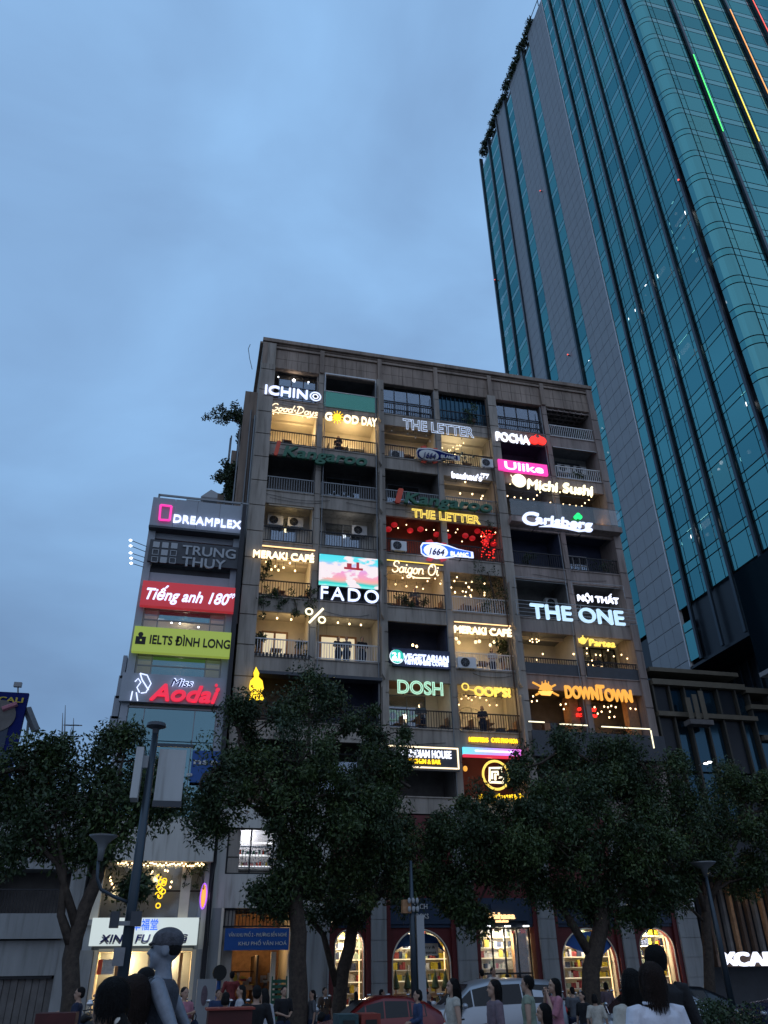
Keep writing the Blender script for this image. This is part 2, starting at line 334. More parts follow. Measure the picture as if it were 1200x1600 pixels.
# parapet panels at the top
bld(MB().box(1.52, 23.08, D+.05, D+.3, 33.2, 35.2), 'parapet_wall', 'concrete_brown')
for k in range(6):
    for j in range(5):
        for q in range(2):
            xa = BX[k]+.14+j*.668; bld(MB().box(xa, xa+.645, D-.0, D+.05, 33.22+q*.72, 33.22+q*.72+.70), 'panel', 'concrete_brown')
    bld(MB().box(BX[k]-.13+(.15 if k == 0 else 0), BX[k]+.12+(.15 if k == 0 else 0), D-.155, D+.04, 33.2, 34.95), 'pilaster', 'concrete_brown')
bld(MB().box(1.45, 23.15, D-.16, D+.3, 35.1, 35.35), 'cornice', 'concrete_brown'); bld(MB().box(1.5, 23.1, D-.1, D+.04, 34.68, 34.8), 'cornice', 'concrete_brown')
# --- one bay: lining, glazing, lamps
def window(parent, x0, x1, y, z0, z1, nx, nz, fm='black_metal', gm='win_glass', t=.05, name='window'):
    b = MB()
    for i in range(nx+1): xx = x0+(x1-x0)*i/nx; b.box(xx-t/2, xx+t/2, y-.04, y+.04, z0, z1)
    for j in range(nz+1): zz = z0+(z1-z0)*j/nz; b.box(x0-t/2, x1+t/2, y-.035, y+.035, zz-t/2, zz+t/2)
    f = b.build(name, fm, parent)
    for i in range(nx):
        for j in range(nz):
            a = x0+(x1-x0)*i/nx+t/2+.003; c = x0+(x1-x0)*(i+1)/nx-t/2-.003; e = z0+(z1-z0)*j/nz+t/2+.003; h = z0+(z1-z0)*(j+1)/nz-t/2-.003
            kid(MB().box(a, c, y-.006, y+.006, e, h).build('pane', gm), f)
    return f
def railing(r, k, m, hgt=.9, sp=.13, z0=None, y=D+.03, x0=None, x1=None):
    x0 = x0 if x0 is not None else BX[k]+.2+(.6 if k == 0 else 0); x1 = x1 if x1 is not None else BX[k+1]-.2; z0 = z0 if z0 is not None else ZT[r]+.06
    f = bld(MB().box(x0, x1, y-.03, y+.03, z0+hgt-.05, z0+hgt).box(x0, x1, y-.02, y+.02, z0+.05, z0+.09), 'railing', m)
    b = MB(); n = int((x1-x0)/sp)
    for i in range(n+1): xx = x0+(x1-x0)*i/n; b.box(xx-.014, xx+.014, y-.012, y+.012, z0+.09, z0+hgt-.05)
    kid(stuff(b.build('baluster', m)), f)
WARM = (1, .66, .30); YEL = (1, .72, .34); COOL = (.75, .85, 1); RED = (1, .18, .10); AMB = (1, .55, .2)
def bay(r, k, wall='plaster_grey', depth=1.5, ceil=None, lit=None, rail=None, back=None, bars=None):
    x0, x1 = BX[k]+.17+(.6 if k == 0 else 0), BX[k+1]-.17; y0 = D+.2; y1 = D+depth; z0 = ZT[r]-.1; z1 = (ZT[r-1] if r > 1 else 33.9)-.42
    b = MB(); b.box(x0-.1, x1+.1, y1, y1+.08, z0, z1); 
    b.box(x0-.02, x0+.03, y0, y1-.002, z0, z1); b.box(x1-.03, x1+.02, y0, y1-.002, z0, z1)
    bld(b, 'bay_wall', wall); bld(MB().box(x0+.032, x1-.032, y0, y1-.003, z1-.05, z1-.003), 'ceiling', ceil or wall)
    if rail: railing(r, k, rail)
    if wall in ('cream_wall', 'white_wall') and back is None and not (r == 2 and k == 1):
        dr = random.Random(r*10+k); xx = x0+.3
        while xx < x1-.6:
            w_ = dr.uniform(.3, .8); zz = z0+dr.uniform(.7, 1.2); hh = dr.uniform(.3, .7)
            bld(MB().box(xx, xx+w_, y1-.06, y1-.002, zz, zz+hh), dr.choice(('picture_frame', 'menu_board', 'wall_shelf')), dr.choice(('wood', 'wood_dark', 'dark_panel', 'white_wall'))); xx += w_+dr.uniform(.15, .5)
        bld(MB().box(x0+.1, x1-.1, y1-.5, y1-.12, z0, z0+.95), 'counter', dr.choice(('wood', 'wood_dark', 'cream_wall')))
        bld(MB().box(x0+.04, x1-.04, (y0+y1)/2-.06, (y0+y1)/2+.06, z1-.22, z1-.052), 'ceiling_beam', wall)
    if back == 'door':
        window(apt, x0+.55, x1-.75, y1-.06, z0+.05, z1-.42, 2, 1, 'grey_metal', 'win_glass')
    if back == 'wooddoor':
        window(apt, x0+.5, x1-.9, y1-.06, z0+.05, z1-.7, 2, 1, 'wood', 'e_shopwall', .1)
    if back == 'glazed': window(apt, x0+.1, x1-.1, y1-.08, z0+.05, z1-.12, 4, 2, 'black_metal', 'win_glass')
    if back == 'front': window(apt, x0, x1, D+.32, ZT[r]+.02, z1-.1, 4, 2, 'black_metal', 'win_glass')
    if back == 'arch':
        bb = MB(); 
        for a in range(0, 9):
            t0, t1 = math.pi*a/9, math.pi*(a+1)/9
            bb.tube([(x0+1.3-1.0*math.cos(t0), y1-.06, z0+1.0+1.0*math.sin(t0)), (x0+1.3-1.0*math.cos(t1), y1-.06, z0+1.0+1.0*math.sin(t1))], .035, 5)
            bb.tube([(x0+1.3-.55*math.cos(t0), y1-.06, z0+1.0+.55*math.sin(t0)), (x0+1.3-.55*math.cos(t1), y1-.06, z0+1.0+.55*math.sin(t1))], .025, 5)
            if a % 2: bb.tube([(x0+1.3-.55*math.cos(t0), y1-.06, z0+1.0+.55*math.sin(t0)), (x0+1.3-1.0*math.cos(t0), y1-.06, z0+1.0+1.0*math.sin(t0))], .02, 5)
        bb.box(x0+.3, x0+2.3, y1-.1, y1-.03, z0+.95, z0+1.05); bld(bb, 'arched_window', 'cream_wall')
    return x0, x1, y0, y1, z0, z1
ORD = {1: 'top floor', 2: 'second floor from the top', 3: 'third floor from the top', 4: 'fourth floor from the top', 5: 'fifth floor from the top', 6: 'sixth floor from the top', 7: 'seventh floor from the top', 8: 'eighth floor from the top', 9: 'lowest balcony floor'}
BAYN = ['leftmost bay', 'second bay from the left', 'third bay from the left', 'fourth bay from the left', 'fifth bay from the left', 'rightmost bay']
def bulbs(r, k, pts, label, cord=True, rad=.035, m='e_bulb', watt=0, col=WARM, cat='lamps', name='hanging_lamps', drop=.5):
    rad *= .82
    """lamps hanging on cords from the ceiling of one bay; pts = (x, y, z) of each bulb"""
    c = pts[0]; t = thing(name, label, cat, (c[0], c[1], c[2]), 'cafe lamps on the balconies')
    me = None
    for p in pts:
        if me is None: me = MB().ell((0, 0, 0), rad, rad, rad*1.15, 8, 6).mesh('bulb', m, True)
        o = link('bulb', me, t, p); o.matrix_parent_inverse = parent_inv(t)
    if cord:
        b = MB()
        for p in pts: b.tube([(p[0], p[1], p[2]+rad), (p[0], p[1], p[2]+drop)], .008, 4)
        b.build('cord', 'black_metal', t)
    if watt:
        cx = sum(p[0] for p in pts)/len(pts); cy = sum(p[1] for p in pts)/len(pts); cz = sum(p[2] for p in pts)/len(pts)
        light('lamp_light', (cx, min(cy, D+1.2), cz-.25), col, watt, t, .15)
    return t
def strip(x0, x1, z, m, label, y=D-.06, h=.04, cat='light strip', w=0, col=WARM, name='light_strip'):
    t = thing(name, label, cat, (x0, y, z)); MB().box(x0, x1, y-.02, y+.02, z, z+h).build('tube', m, t); MB().box(x0-.02, x1+.02, y+.02, y+.05, z-.01, z+h+.02).build('holder', 'black_metal', t)
    return t
def acunit(x, y, z, label, w=.85):
    t = thing('air_conditioner', label, 'air conditioner', (x, y, z), 'air conditioner units on the balconies')
    MB().box(x-w/2, x+w/2, y-.3, y, z, z+.58).build('casing', 'white_metal', t)
    b = MB(); b.tube([(x-.1, y-.305, z+.29), (x-.1, y-.33, z+.29)], .24, 14); b.build('fan_opening', 'black_metal', t)
    b = MB(); [b.tube([(x-.1+.2*math.cos(a), y-.335, z+.29+.2*math.sin(a)), (x-.1-.2*math.cos(a), y-.335, z+.29-.2*math.sin(a))], .008, 4) for a in (0, .8, 1.6, 2.4)]; b.build('fan_guard', 'grey_metal', t)
    MB().box(x-w/2+.1, x-w/2+.14, y-.3, y, z-.06, z).box(x+w/2-.14, x+w/2-.1, y-.3, y, z-.06, z).build('bracket', 'grey_metal', t)
    return t
def leaves(n, cen, rad, L=.16, wd=.07, seed=0, droop=.5, clus=None):
    """n leaf blades scattered in clumps; cen (m,3), rad (m,) clump centres and radii"""
    R = np.random.default_rng(seed); i = R.integers(0, len(cen), n); d = R.normal(size=(n, 3)); d /= np.linalg.norm(d, axis=1)[:, None]
    p = cen[i]+d*(R.random(n)**.45)[:, None]*rad[i][:, None]
    ax = R.normal(size=(n, 3)); ax[:, 2] -= droop; ax /= np.linalg.norm(ax, axis=1)[:, None]
    sd = np.cross(ax, R.normal(size=(n, 3))); sd /= np.linalg.norm(sd, axis=1)[:, None]
    nr = np.cross(ax, sd); l = L*(.6+.7*R.random(n))[:, None]; w = wd*(.6+.7*R.random(n))[:, None]
    global LAST; LAST = i
    v = np.empty((n, 4, 3)); v[:, 0] = p; v[:, 1] = p+ax*l*.45+sd*w*.5+nr*w*.15; v[:, 2] = p+ax*l; v[:, 3] = p+ax*l*.45-sd*w*.5+nr*w*.15
    return v.reshape(-1, 3)
def leafmesh(name, v, parent, mats=('leaf_dark', 'leaf_mid', 'leaf_light'), pr=(.55, .33, .12), seed=1):
    n = len(v)//4; me = bpy.data.meshes.new(name); me.vertices.add(len(v)); me.vertices.foreach_set('co', v.astype(np.float32).ravel())
    me.loops.add(n*4); me.loops.foreach_set('vertex_index', np.arange(n*4, dtype=np.int32)); me.polygons.add(n)
    me.polygons.foreach_set('loop_start', np.arange(0, n*4, 4, dtype=np.int32)); me.polygons.foreach_set('loop_total', np.full(n, 4, dtype=np.int32))
    for m in mats: me.materials.append(M[m])
    R_ = np.random.default_rng(seed); tone = R_.random(LAST.max()+1)[LAST] if len(LAST) == n else np.zeros(n); pick = tone*.75+R_.random(n)*.5
    me.polygons.foreach_set('material_index', np.where(pick < .62, 0, np.where(pick < 1.0, 1, 2)).astype(np.int32) if len(mats) == 3 and pr[0] < .8 else R_.choice(len(mats), n, p=pr).astype(np.int32)); me.update(calc_edges=True); me.validate()
    o = bpy.data.objects.new(name, me); COL.objects.link(o)
    if parent is not None: att(o, parent)
    return o
_ps = [100]
def plant(x, y, z, label, r=.35, h=.6, n=160, L=.14, pot=True, hang=0, name='potted_plant', group='balcony plants', spread=None):
    _ps[0] += 1; t = thing(name, label, 'plant', (x, y, z), group)
    if pot: MB().tube([(x, y, z), (x, y, z+.22)], [.11, .15], 10).build('pot', 'wood_dark', t)
    R = random.Random(_ps[0]); m = 7; sx = spread or r
    c = np.array([(x+R.uniform(-sx, sx), y+R.uniform(-r, r)*.4, z+.2+R.uniform(.1, h)-hang*R.random()) for _ in range(m)])
    b = MB(); [b.tube([(x+(q[0]-x)*.2, y, z+.15), tuple(q)], .012, 4) for q in c]; b.build('stem', 'bark', t)
    leafmesh('foliage', leaves(n, c, np.full(m, r*.55), L, L*.45, _ps[0], .4), t, seed=_ps[0])
    return t
def table_set(x, y, z, label, m='wood', seat='black_metal'):
    t = thing('cafe_table', label, 'table', (x, y, z), 'cafe tables on the balconies')
    MB().box(x-.28, x+.28, y-.28, y+.28, z+.72, z+.75).build('table_top', m, t); MB().tube([(x, y, z), (x, y, z+.72)], .025, 6).build('leg', 'black_metal', t)
def chair(x, y, z, label, m='wood', s=1):
    t = thing('cafe_chair', label, 'chair', (x, y, z), 'cafe chairs on the balconies')
    MB().box(x-.2, x+.2, y-.2, y+.2, z+.43, z+.47).build('seat', m, t); MB().box(x+s*.17, x+s*.2, y-.2, y+.2, z+.5, z+.88).build('backrest', m, t)
    for a in (-.18, .18):
        for c in (-.18, .18): MB().tube([(x+a, y+c, z), (x+a, y+c, z+.43)], .015, 4).build('leg', 'black_metal', t)
# row 1
q = bay(1, 0, 'plaster_grey', 2.2, 'plaster_dark'); window(apt, q[0]+.35, q[1]-.1, D+.5, 31.3, 33.2, 3, 2, 'black_metal', 'win_glass')
bulbs(1, 0, [tuple(P(x, y, D+.42)) for x, y in ((437, 575), (462, 580), (486, 584), (435, 589), (459, 593), (482, 597))], 'six small white bulbs in two rows behind the top left window', rad=.05, drop=.35, watt=10, m='e_bulbw', col=(1, .85, .7))
bay(1, 1, 'plaster_grey', 3.0, 'plaster_dark'); bld(MB().box(5.3, 8.5, D-.02, D+.1, 33.28, 33.36).box(5.3, 5.36, D-.02, D+.08, 30.8, 33.3).box(8.42, 8.5, D-.02, D+.08, 30.8, 33.3), 'opening_trim', 'white_metal')
gr = bld(MB().box(5.3, 8.5, D-.06, D-.03, 30.75, 31.9), 'glass_balustrade', 'green_glass'); bld(MB().box(5.28, 8.52, D-.08, D-.01, 31.9, 31.94), 'handrail', 'white_metal')
bay(1, 2, 'plaster_dark', 1.6, back='front', rail='black_metal')
bay(1, 3, 'navy_wall', 1.6, rail='black_metal'); b = MB(); [b.box(12.5+i*.28, 12.52+i*.28, D+.28, D+.4, 30.8, 33.3) for i in range(12)]; bld(b, 'ribbed_screen', 'podium_glass')
bld(MB().box(12.45, 15.7, D+.4, D+.43, 30.8, 33.3), 'screen_glass', 'podium_glass')
bay(1, 4, 'plaster_grey', 1.6, back='front', rail='black_metal')
bay(1, 5, 'plaster_grey', 2.6, 'plaster_dark', rail='white_metal')
b = MB(); [b.box(19.75+i*.4, 19.80+i*.4, D+.05, D+1.6, 33.0, 33.12) for i in range(8)]; [b.box(19.7, 22.9, D+.1+j*.4, D+.15+j*.4, 33.0, 33.1) for j in range(4)]; bld(b, 'trellis', 'concrete_pink')
plant(14.6, D-.1, 31.0, 'straggly pale plant hanging over the top floor rail in the middle of the block', .5, 1.6, 260, .18, hang=.6); plant(22.2, D+.4, 30.85, 'dark bushy plant in the top right balcony corner', .4, 1.0, 240, .16)
# row 2
q = bay(2, 0, 'cream_wall', 2.4, 'cream_wall', rail='black_metal'); light('cafe_light', (3.9, D+.9, 29.3), YEL, 58, None)
bulbs(2, 0, [tuple(P(412+i*7.6, 642+3*math.sin(i*.9)+i*.8, D+.3)) for i in range(12)], 'row of warm bulbs under the script sign on the second floor from the top', rad=.045, drop=.12, m='e_bulb', name='string_lights')
q = bay(2, 1, 'cream_wall', 1.9, 'cream_wall', rail='black_metal'); light('cafe_light', (7, D+.8, 29.3), YEL, 60, None); window(apt, 6.3, 8.1, D+1.8, 28.1, 29.3, 2, 2, 'white_metal', 'win_glass')
for i, x in enumerate((2.9, 3.8, 4.6)): chair(x, D+.6, 27.6, 'pale chair %s behind the rail beneath the script sign' % ('leftmost', 'in the middle', 'rightmost')[i], 'leather_cream')
for i, x in enumerate((5.9, 7.0, 8.0)): chair(x, D+.6, 27.6, 'dark chair %s behind the rail beneath the sun sign' % ('leftmost', 'in the middle', 'rightmost')[i], 'black_metal', -1)
table_set(6.4, D+.7, 27.6, 'small wooden table behind the rail beneath the sun sign'); table_set(3.3, D+.7, 27.6, 'small wooden table behind the rail beneath the script sign')
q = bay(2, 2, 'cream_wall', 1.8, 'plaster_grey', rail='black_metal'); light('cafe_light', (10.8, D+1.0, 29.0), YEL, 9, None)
bulbs(2, 2, [tuple(P(x, y, D+.25)) for x, y in ((612, 673), (637, 678), (649, 684), (666, 681), (672, 690))], 'small silver globes hanging below the white outlined letters', rad=.06, drop=.3, m='white_metal')
acunit(9.7, D+.35, 27.7, 'air conditioner behind the rail below the white outlined letters')
q = bay(2, 3, 'cream_wall', 2.6, 'cream_wall', rail='black_metal'); light('cafe_light', (13.6, D+1.0, 29.2), (1, .86, .55), 42, None)
bulbs(2, 3, [(12.7+random.random()*2.4, D+.5+random.random()*1.2, 28.5+random.random()*.9) for _ in range(16)], 'cluster of dark glass baubles in the bright room', rad=.10, drop=.5, m='tower_fin', name='baubles', cat='baubles')
bulbs(2, 3, [tuple(P(685+random.random()*40, 690+random.random()*20, D+.6)) for _ in range(16)], 'cluster of tiny warm bulbs in the bright bauble room', rad=.035, cord=False, name='string_lights')
acunit(15.2, D+.1, 27.75, 'air conditioner on the rail right of the bright bauble room', .7)
bay(2, 4, 'navy_wall', 1.8, rail='black_metal'); bay(2, 5, 'white_wall', 1.5, 'plaster_grey', rail='white_metal', back='door')
strip(19.75, 22.8, 30.0, 'white_metal', 'thin pale rail across the top of the right balcony with two fan units', D-.02, .03)
acunit(20.9, D+1.4, 29.0, 'left one of two fan units under the ceiling right of the pink sign'); acunit(22.0, D+1.4, 29.0, 'right one of two fan units under the ceiling right of the pink sign')
plant(21.8, D+.1, 27.6, 'low dark plants along the rail right of the pink sign', .25, .5, 200, .12, pot=False, spread=1.0)
# row 3
bay(3, 0, 'plaster_dark', 1.7, rail='grey_metal'); bay(3, 1, 'plaster_dark', 1.6, rail='grey_metal', back='door'); bay(3, 2, 'plaster_dark', 1.6, rail='grey_metal', back='door')
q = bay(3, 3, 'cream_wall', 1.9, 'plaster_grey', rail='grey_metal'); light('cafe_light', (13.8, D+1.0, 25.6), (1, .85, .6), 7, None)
bulbs(3, 3, [tuple(P(x, y, D+.8)) for x, y in ((727, 753), (719, 771), (738, 772), (752, 779), (754, 775))], 'five bright bulbs below the small white bistro sign', rad=.06, drop=.4, watt=5)
q = bay(3, 4, 'plaster_dark', 2.2, 'plaster_dark'); bay(3, 5, 'plaster_dark', 2.2, 'plaster_dark')
FG = [tuple(P(x, y, D+.1)) for x, y in ((787, 755), (797, 756), (793, 775), (804, 777), (814, 778), (825, 780), (834, 780), (839, 774), (844, 769), (860, 785.5), (870, 787), (880, 788), (890, 789), (900, 790.5), (909, 791), (914, 786), (920, 781), (924, 776), (911, 773), (899, 772), (886, 770), (875, 769))]
bulbs(3, 4, FG, 'loop of festoon bulbs under the sushi sign on the right', rad=.05, cord=False, m='e_bulb', name='festoon_lights')
light('cafe_light', (18.5, D+1, 26.2), (.55, .6, 1), 5, None); light('cafe_light', (22.3, D+.8, 25.3), AMB, 5, None)
bld(MB().box(16.1, 23.0, D-.72, D-.69, 24.3, 25.35), 'glass_balustrade', 'clear_glass'); bld(MB().box(16.1, 23.0, D-.7, D, 23.9, 24.25), 'balcony_slab', 'concrete_pink')
bld(MB().tube([(16.15, D-.7, 25.36), (22.95, D-.7, 25.36)], .02, 6), 'handrail', 'grey_metal')
# row 4
for k in (0, 1):
    q = bay(4, k, 'white_wall', 1.5, 'white_wall', rail='black_metal', back='door'); 
light('cafe_light', (3.7, D+.7, 23.4), YEL, 3.5, None); light('cafe_light', (7.0, D+.7, 23.4), (.9, .85, .8), 2.5, None)
strip(2.5, 4.9, 23.70, 'cream_wall', 'pale timber batten over the upper left beige balcony', D+.1, .1)
acunit(3.0, D+1.4, 23.1, 'left one of two fan units high on the beige balcony wall at the left'); acunit(4.1, D+1.4, 23.1, 'right one of two fan units high on the beige balcony wall at the left'); acunit(7.7, D+1.4, 23.0, 'dark fan unit high on the beige balcony wall above the screen')
bay(4, 2, 'red_wall', 1.9, 'red_wall', rail='black_metal'); bay(4, 3, 'red_wall', 1.9, 'red_wall', rail='black_metal')
light('cafe_light', (10.5, D+1.0, 22.9), (1, .45, .25), 8, None); light('cafe_light', (14, D+1.0, 22.7), (1, .22, .16), 5, None)
LT = ((607, 827), (616, 820), (641, 829), (657, 827), (682, 835), (700, 838), (727, 837), (738, 841), (746, 830), (760, 845), (765, 838), (771, 850), (759, 850))
lm = MB().ell((0, 0, 0), .19, .19, .15, 10, 6).mesh('shade', 'e_lantern', True)
for i, (x, y) in enumerate(LT):
    p = P(x, y, D+.25+.3*(i % 3)); t = thing('red_lantern', ['first', 'second', 'third', 'fourth', 'fifth', 'sixth', 'seventh', 'eighth', 'ninth', 'tenth', 'eleventh', 'twelfth', 'last'][sorted(range(13), key=lambda q_: LT[q_][0]).index(i)]+' round red lantern from the left below the orange letters', 'lantern', p, 'red lanterns in the red cafe')
    link('shade', lm, t, p).matrix_parent_inverse = parent_inv(t); MB().tube([p+Vector((0, 0, .15)), p+Vector((0, 0, .45))], .01, 4).build('cord', 'black_metal', t)
bulbs(4, 2, [tuple(P(x, y, D+.2)) for x, y in ((635, 820), (622, 825), (666, 828), (678, 828), (700, 829), (712, 832), (715, 827), (722, 846), (752, 838), (757, 838), (774, 832))], 'small white bulbs hanging among the red lanterns', rad=.04, drop=.3, m='e_bulb', watt=0)
acunit(9.6, D+.1, 21.55, 'boxy air conditioner at the left end of the red cafe rail'); plant(15.2, D-.1, 23.4, 'straggly dry vine under the green letters above the red cafe', .35, .5, 200, .1, pot=False, spread=.9, hang=.5); 
b = thing('red_fairy_lights', 'glowing red fairy lights on the right end of the red cafe', 'fairy lights', P(765, 850, D)); mm = MB().ell((0, 0, 0), .035, .035, .035, 6, 4).mesh('bulb', 'e_red')
for i in range(60): link('bulb', mm, b, P(752+random.random()*22, 828+random.random()*44, D-.02)).matrix_parent_inverse = parent_inv(b)
bay(4, 4, 'navy_wall', 1.8, rail='black_metal'); bay(4, 5, 'navy_wall', 1.6, rail='black_metal'); window(apt, 20.3, 21.6, D+1.5, 21.4, 23.2, 3, 3, 'white_metal', 'win_glass', .06)
plant(17.3, D+.4, 21.5, 'dark shrub on the blue lit balcony left of the white lattice window', .4, .7, 220, .14); plant(21.9, D+.3, 21.5, 'dark plants on the rail under the white lattice window', .4, .6, 220, .14, spread=.7)
# row 5
q = bay(5, 0, 'cream_wall', 2.4, 'cream_wall', rail='black_metal'); light('cafe_light', (3.9, D+.9, 19.9), YEL, 26, None)
bulbs(5, 0, [tuple(P(x, y, D+.8)) for x, y in ((416, 878), (430, 885), (435, 891), (443, 887), (453, 880), (461, 892), (424, 890))], 'seven warm bulbs over the plants of the leftmost cafe balcony', rad=.06, drop=.5)
for i in range(4): plant(2.6+i*.75, D-.05, 18.1+.15*(i % 2), 'trailing plant on the leftmost cafe rail, %s of four' % ('leftmost', 'second', 'third', 'rightmost')[i], .33, .8, 260, .15, pot=False, hang=1.3)
plant(2.5, D+.1, 19.2, 'leafy climber on the left pier of the leftmost cafe', .3, 1.2, 240, .15, pot=False, hang=.6)
q = bay(5, 1, 'navy_wall', 1.6, rail='black_metal')
q = bay(5, 2, 'cream_wall', 2.2, 'cream_wall', rail='black_metal'); light('cafe_light', (10.3, D+.9, 19.6), WARM, 20, None)
bulbs(5, 2, [tuple(P(x, y, D+.5)) for x, y in ((629, 903), (618, 913), (635, 916), (646, 903), (651, 917), (661, 920), (668, 908), (680, 904), (690, 907), (688, 912))], 'warm bulbs scattered under the cursive neon sign', rad=.045, drop=.3)
plant(10, D+.1, 18.4, 'leafy row of plants along the rail beneath the cursive neon sign', .35, .6, 420, .14, pot=False, spread=1.2, hang=.3)
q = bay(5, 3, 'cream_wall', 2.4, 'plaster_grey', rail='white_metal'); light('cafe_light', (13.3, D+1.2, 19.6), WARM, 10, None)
bulbs(5, 3, [tuple(P(x, y, D+.2)) for x, y in ((714, 902), (710, 908), (705, 918), (728, 911), (737, 909), (733, 918), (711, 926), (723, 924), (728, 925), (737, 922), (711, 925), (727, 932), (735, 930), (736, 933), (757, 912), (757, 926), (757, 930), (732, 917))], 'scattered round bulbs glowing beside the dark tree', rad=.05, drop=.3)
t = thing('balcony_tree', 'large bare-looking tree spilling over the balcony beside the scattered round bulbs', 'tree', (15, D, 18.4))
MB().tube([(15.0, D+.3, 18.2), (14.9, D+.1, 19.6), (14.6, D-.1, 20.8)], [.08, .06, .03], 6).build('trunk', 'bark', t)
cc = np.array([(14.2+random.random()*1.5-.5*(z > 20), D-.1+random.random()*.4, z) for z in np.linspace(18.7, 21.3, 22)]); leafmesh('foliage', leaves(1300, cc, np.full(22, .42), .14, .06, 5), t)
bay(5, 4, 'plaster_dark', 1.9, rail=None); bay(5, 5, 'plaster_dark', 1.9, rail=None); acunit(19.0, D+1.7, 19.7, 'dim fan unit on the wall above the large word sign')
# row 6
q = bay(6, 0, 'cream_wall', 1.9, 'cream_wall', rail='white_metal', back='wooddoor'); light('cafe_light', (3.9, D+.7, 17.0), YEL, 10, None)
bulbs(6, 0, [tuple(P(x, y, D+.5)) for x, y in ((411, 964), (433, 966), (455, 968))], 'three pendant bulbs in the leftmost room beside the percent sign', rad=.06, drop=.5, m='e_bulb')
q = bay(6, 1, 'white_wall', 1.9, 'white_wall', rail='white_metal', back='wooddoor'); light('cafe_light', (6.8, D+.7, 17.0), YEL, 7, None); light('cafe_light', (6.9, D+1.2, 15.9), YEL, 3, None)
bulbs(6, 1, [tuple(P(x, y, D+.5)) for x, y in ((528, 973), (546, 975), (564, 976.5))], 'three pendant bulbs above the people right of the percent sign', rad=.06, drop=.5, m='e_bulb')
plant(2.5, D+.3, 15.7, 'fan shaped plant on a stand at the left end of the percent sign cafe', .35, .5, 220, .2); plant(4.6, D+.3, 15.2, 'dark shrub beside the pier under the percent sign', .3, .7, 200, .15)
MBb = MB(); [MBb.box(2.35+i*.17, 2.45+i*.17, D-.06, D-.02, 15.16, 15.36) for i in range(16)]; t = MBb.build('planter_grille', 'black_metal', apt)
q = bay(6, 2, 'navy_wall', 1.9, rail=None); bulbs(6, 2, [tuple(P(645, 1008, D+.8)), tuple(P(651, 1010, D+.9))], 'single bright lamp in the dark blue room above the round green logo', rad=.08, drop=.4, watt=1.5)
q = bay(6, 3, 'cream_wall', 2.2, 'cream_wall', rail='white_metal'); light('cafe_light', (13.8, D+.9, 16.8), YEL, 40, None); window(apt, 12.6, 14.4, D+2.1, 15.3, 16.6, 2, 1, 'white_metal', 'win_glass')
bulbs(6, 3, [tuple(P(x, y, D+.5)) for x, y in ((713, 998), (717, 1004), (743, 1003), (749, 1002), (766, 1008), (772, 1003))], 'six round globe lamps in the brightest cafe room', rad=.1, drop=.4, m='e_warmw')
acunit(13.0, D+.1, 15.2, 'boxy air conditioner hung on the white rail of the brightest cafe', .95); plant(15.2, D+.6, 15.9, 'tall green plant in the brightest cafe room', .35, 1.0, 300, .18)
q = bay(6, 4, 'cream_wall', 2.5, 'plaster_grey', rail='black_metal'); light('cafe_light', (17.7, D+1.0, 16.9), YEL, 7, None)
cp = P(1007, 1001, D+.6); bulbs(6, 4, [tuple(P(835+7*math.cos(a), 1000+2.5*math.sin(a)+1, D+.6)) for a in (0, 1, 2, 3.1, 4.2, 5.2)], 'chandelier of small bulbs left of the yellow teapot sign', rad=.045, drop=.35, name='chandelier', cat='chandelier')
bulbs(6, 4, [tuple(P(848, 1022, D+.9)), tuple(P(838, 1031, D+.9)), tuple(P(896, 1022, D+.3))], 'three lamps low on the wall under the chandelier', rad=.05, cord=False)
q = bay(6, 5, 'white_wall', 2.3, 'white_wall', rail='black_metal', back='glazed'); light('cafe_light', (21.4, D+.9, 16.9), YEL, 14, None)
bulbs(6, 5, [tuple(P(x, y, D+.6)) for x, y in ((917, 1013), (950, 1016), (917, 1021), (931, 1023), (938, 1024), (959, 1025.5), (925, 1032), (912, 1038), (919, 1038.5), (926, 1039.5), (932, 1040), (940, 1041), (971, 1023), (980, 1029))], 'many warm bulbs in the room under the yellow teapot sign', rad=.045, drop=.2)
for k in (4, 5): bld(MB().box(BX[k]+.2, BX[k+1]-.2, D-.03, D-.005, 15.2, 15.8), 'rail_panel', 'dark_panel')
# row 7
q = bay(7, 0, 'plaster_dark', 1.9, rail='black_metal'); q = bay(7, 1, 'navy_wall', 1.9, rail='black_metal'); bld(MB().box(2.4, 8.5, D-.5, D+.1, 14.15, 14.3), 'awning', 'dark_panel')
q = bay(7, 2, 'cream_wall', 2.2, 'wood', rail='black_metal', back='door'); light('cafe_light', (10.6, D+.9, 13.6), (1, .8, .55), 7, None); bulbs(7, 2, [tuple(P(656, 1103, D+.8))], 'one bright ceiling lamp under the mint neon word', rad=.09, drop=.3)
q = bay(7, 3, 'cream_wall', 2.2, 'cream_wall', rail='black_metal', back='arch'); light('cafe_light', (14.3, D+.9, 13.8), YEL, 28, None)
bulbs(7, 3, [tuple(P(x, y, D+.3)) for x, y in ((717, 1101), (721, 1092), (728, 1087), (737, 1094), (743, 1088), (760, 1094), (765, 1102), (776, 1102), (732, 1091), (750, 1090))], 'string of small bulbs over the arched window', rad=.04, drop=.2, name='string_lights')
q = bay(7, 4, 'plaster_dark', 2.4, 'plaster_dark'); q = bay(7, 5, 'plaster_dark', 2.4, 'wood_dark'); light('cafe_light', (18.2, D+1.3, 13.5), AMB, 5, None); light('cafe_light', (21.3, D+1.2, 13.5), AMB, 10, None)
bld(MB().box(18.75, 19.25, D+.6, D+1.4, 12, 14.4), 'timber_post', 'wood'); bld(MB().box(22.0, 22.6, D+.5, D+1.0, 12, 14.4), 'timber_post', 'wood')
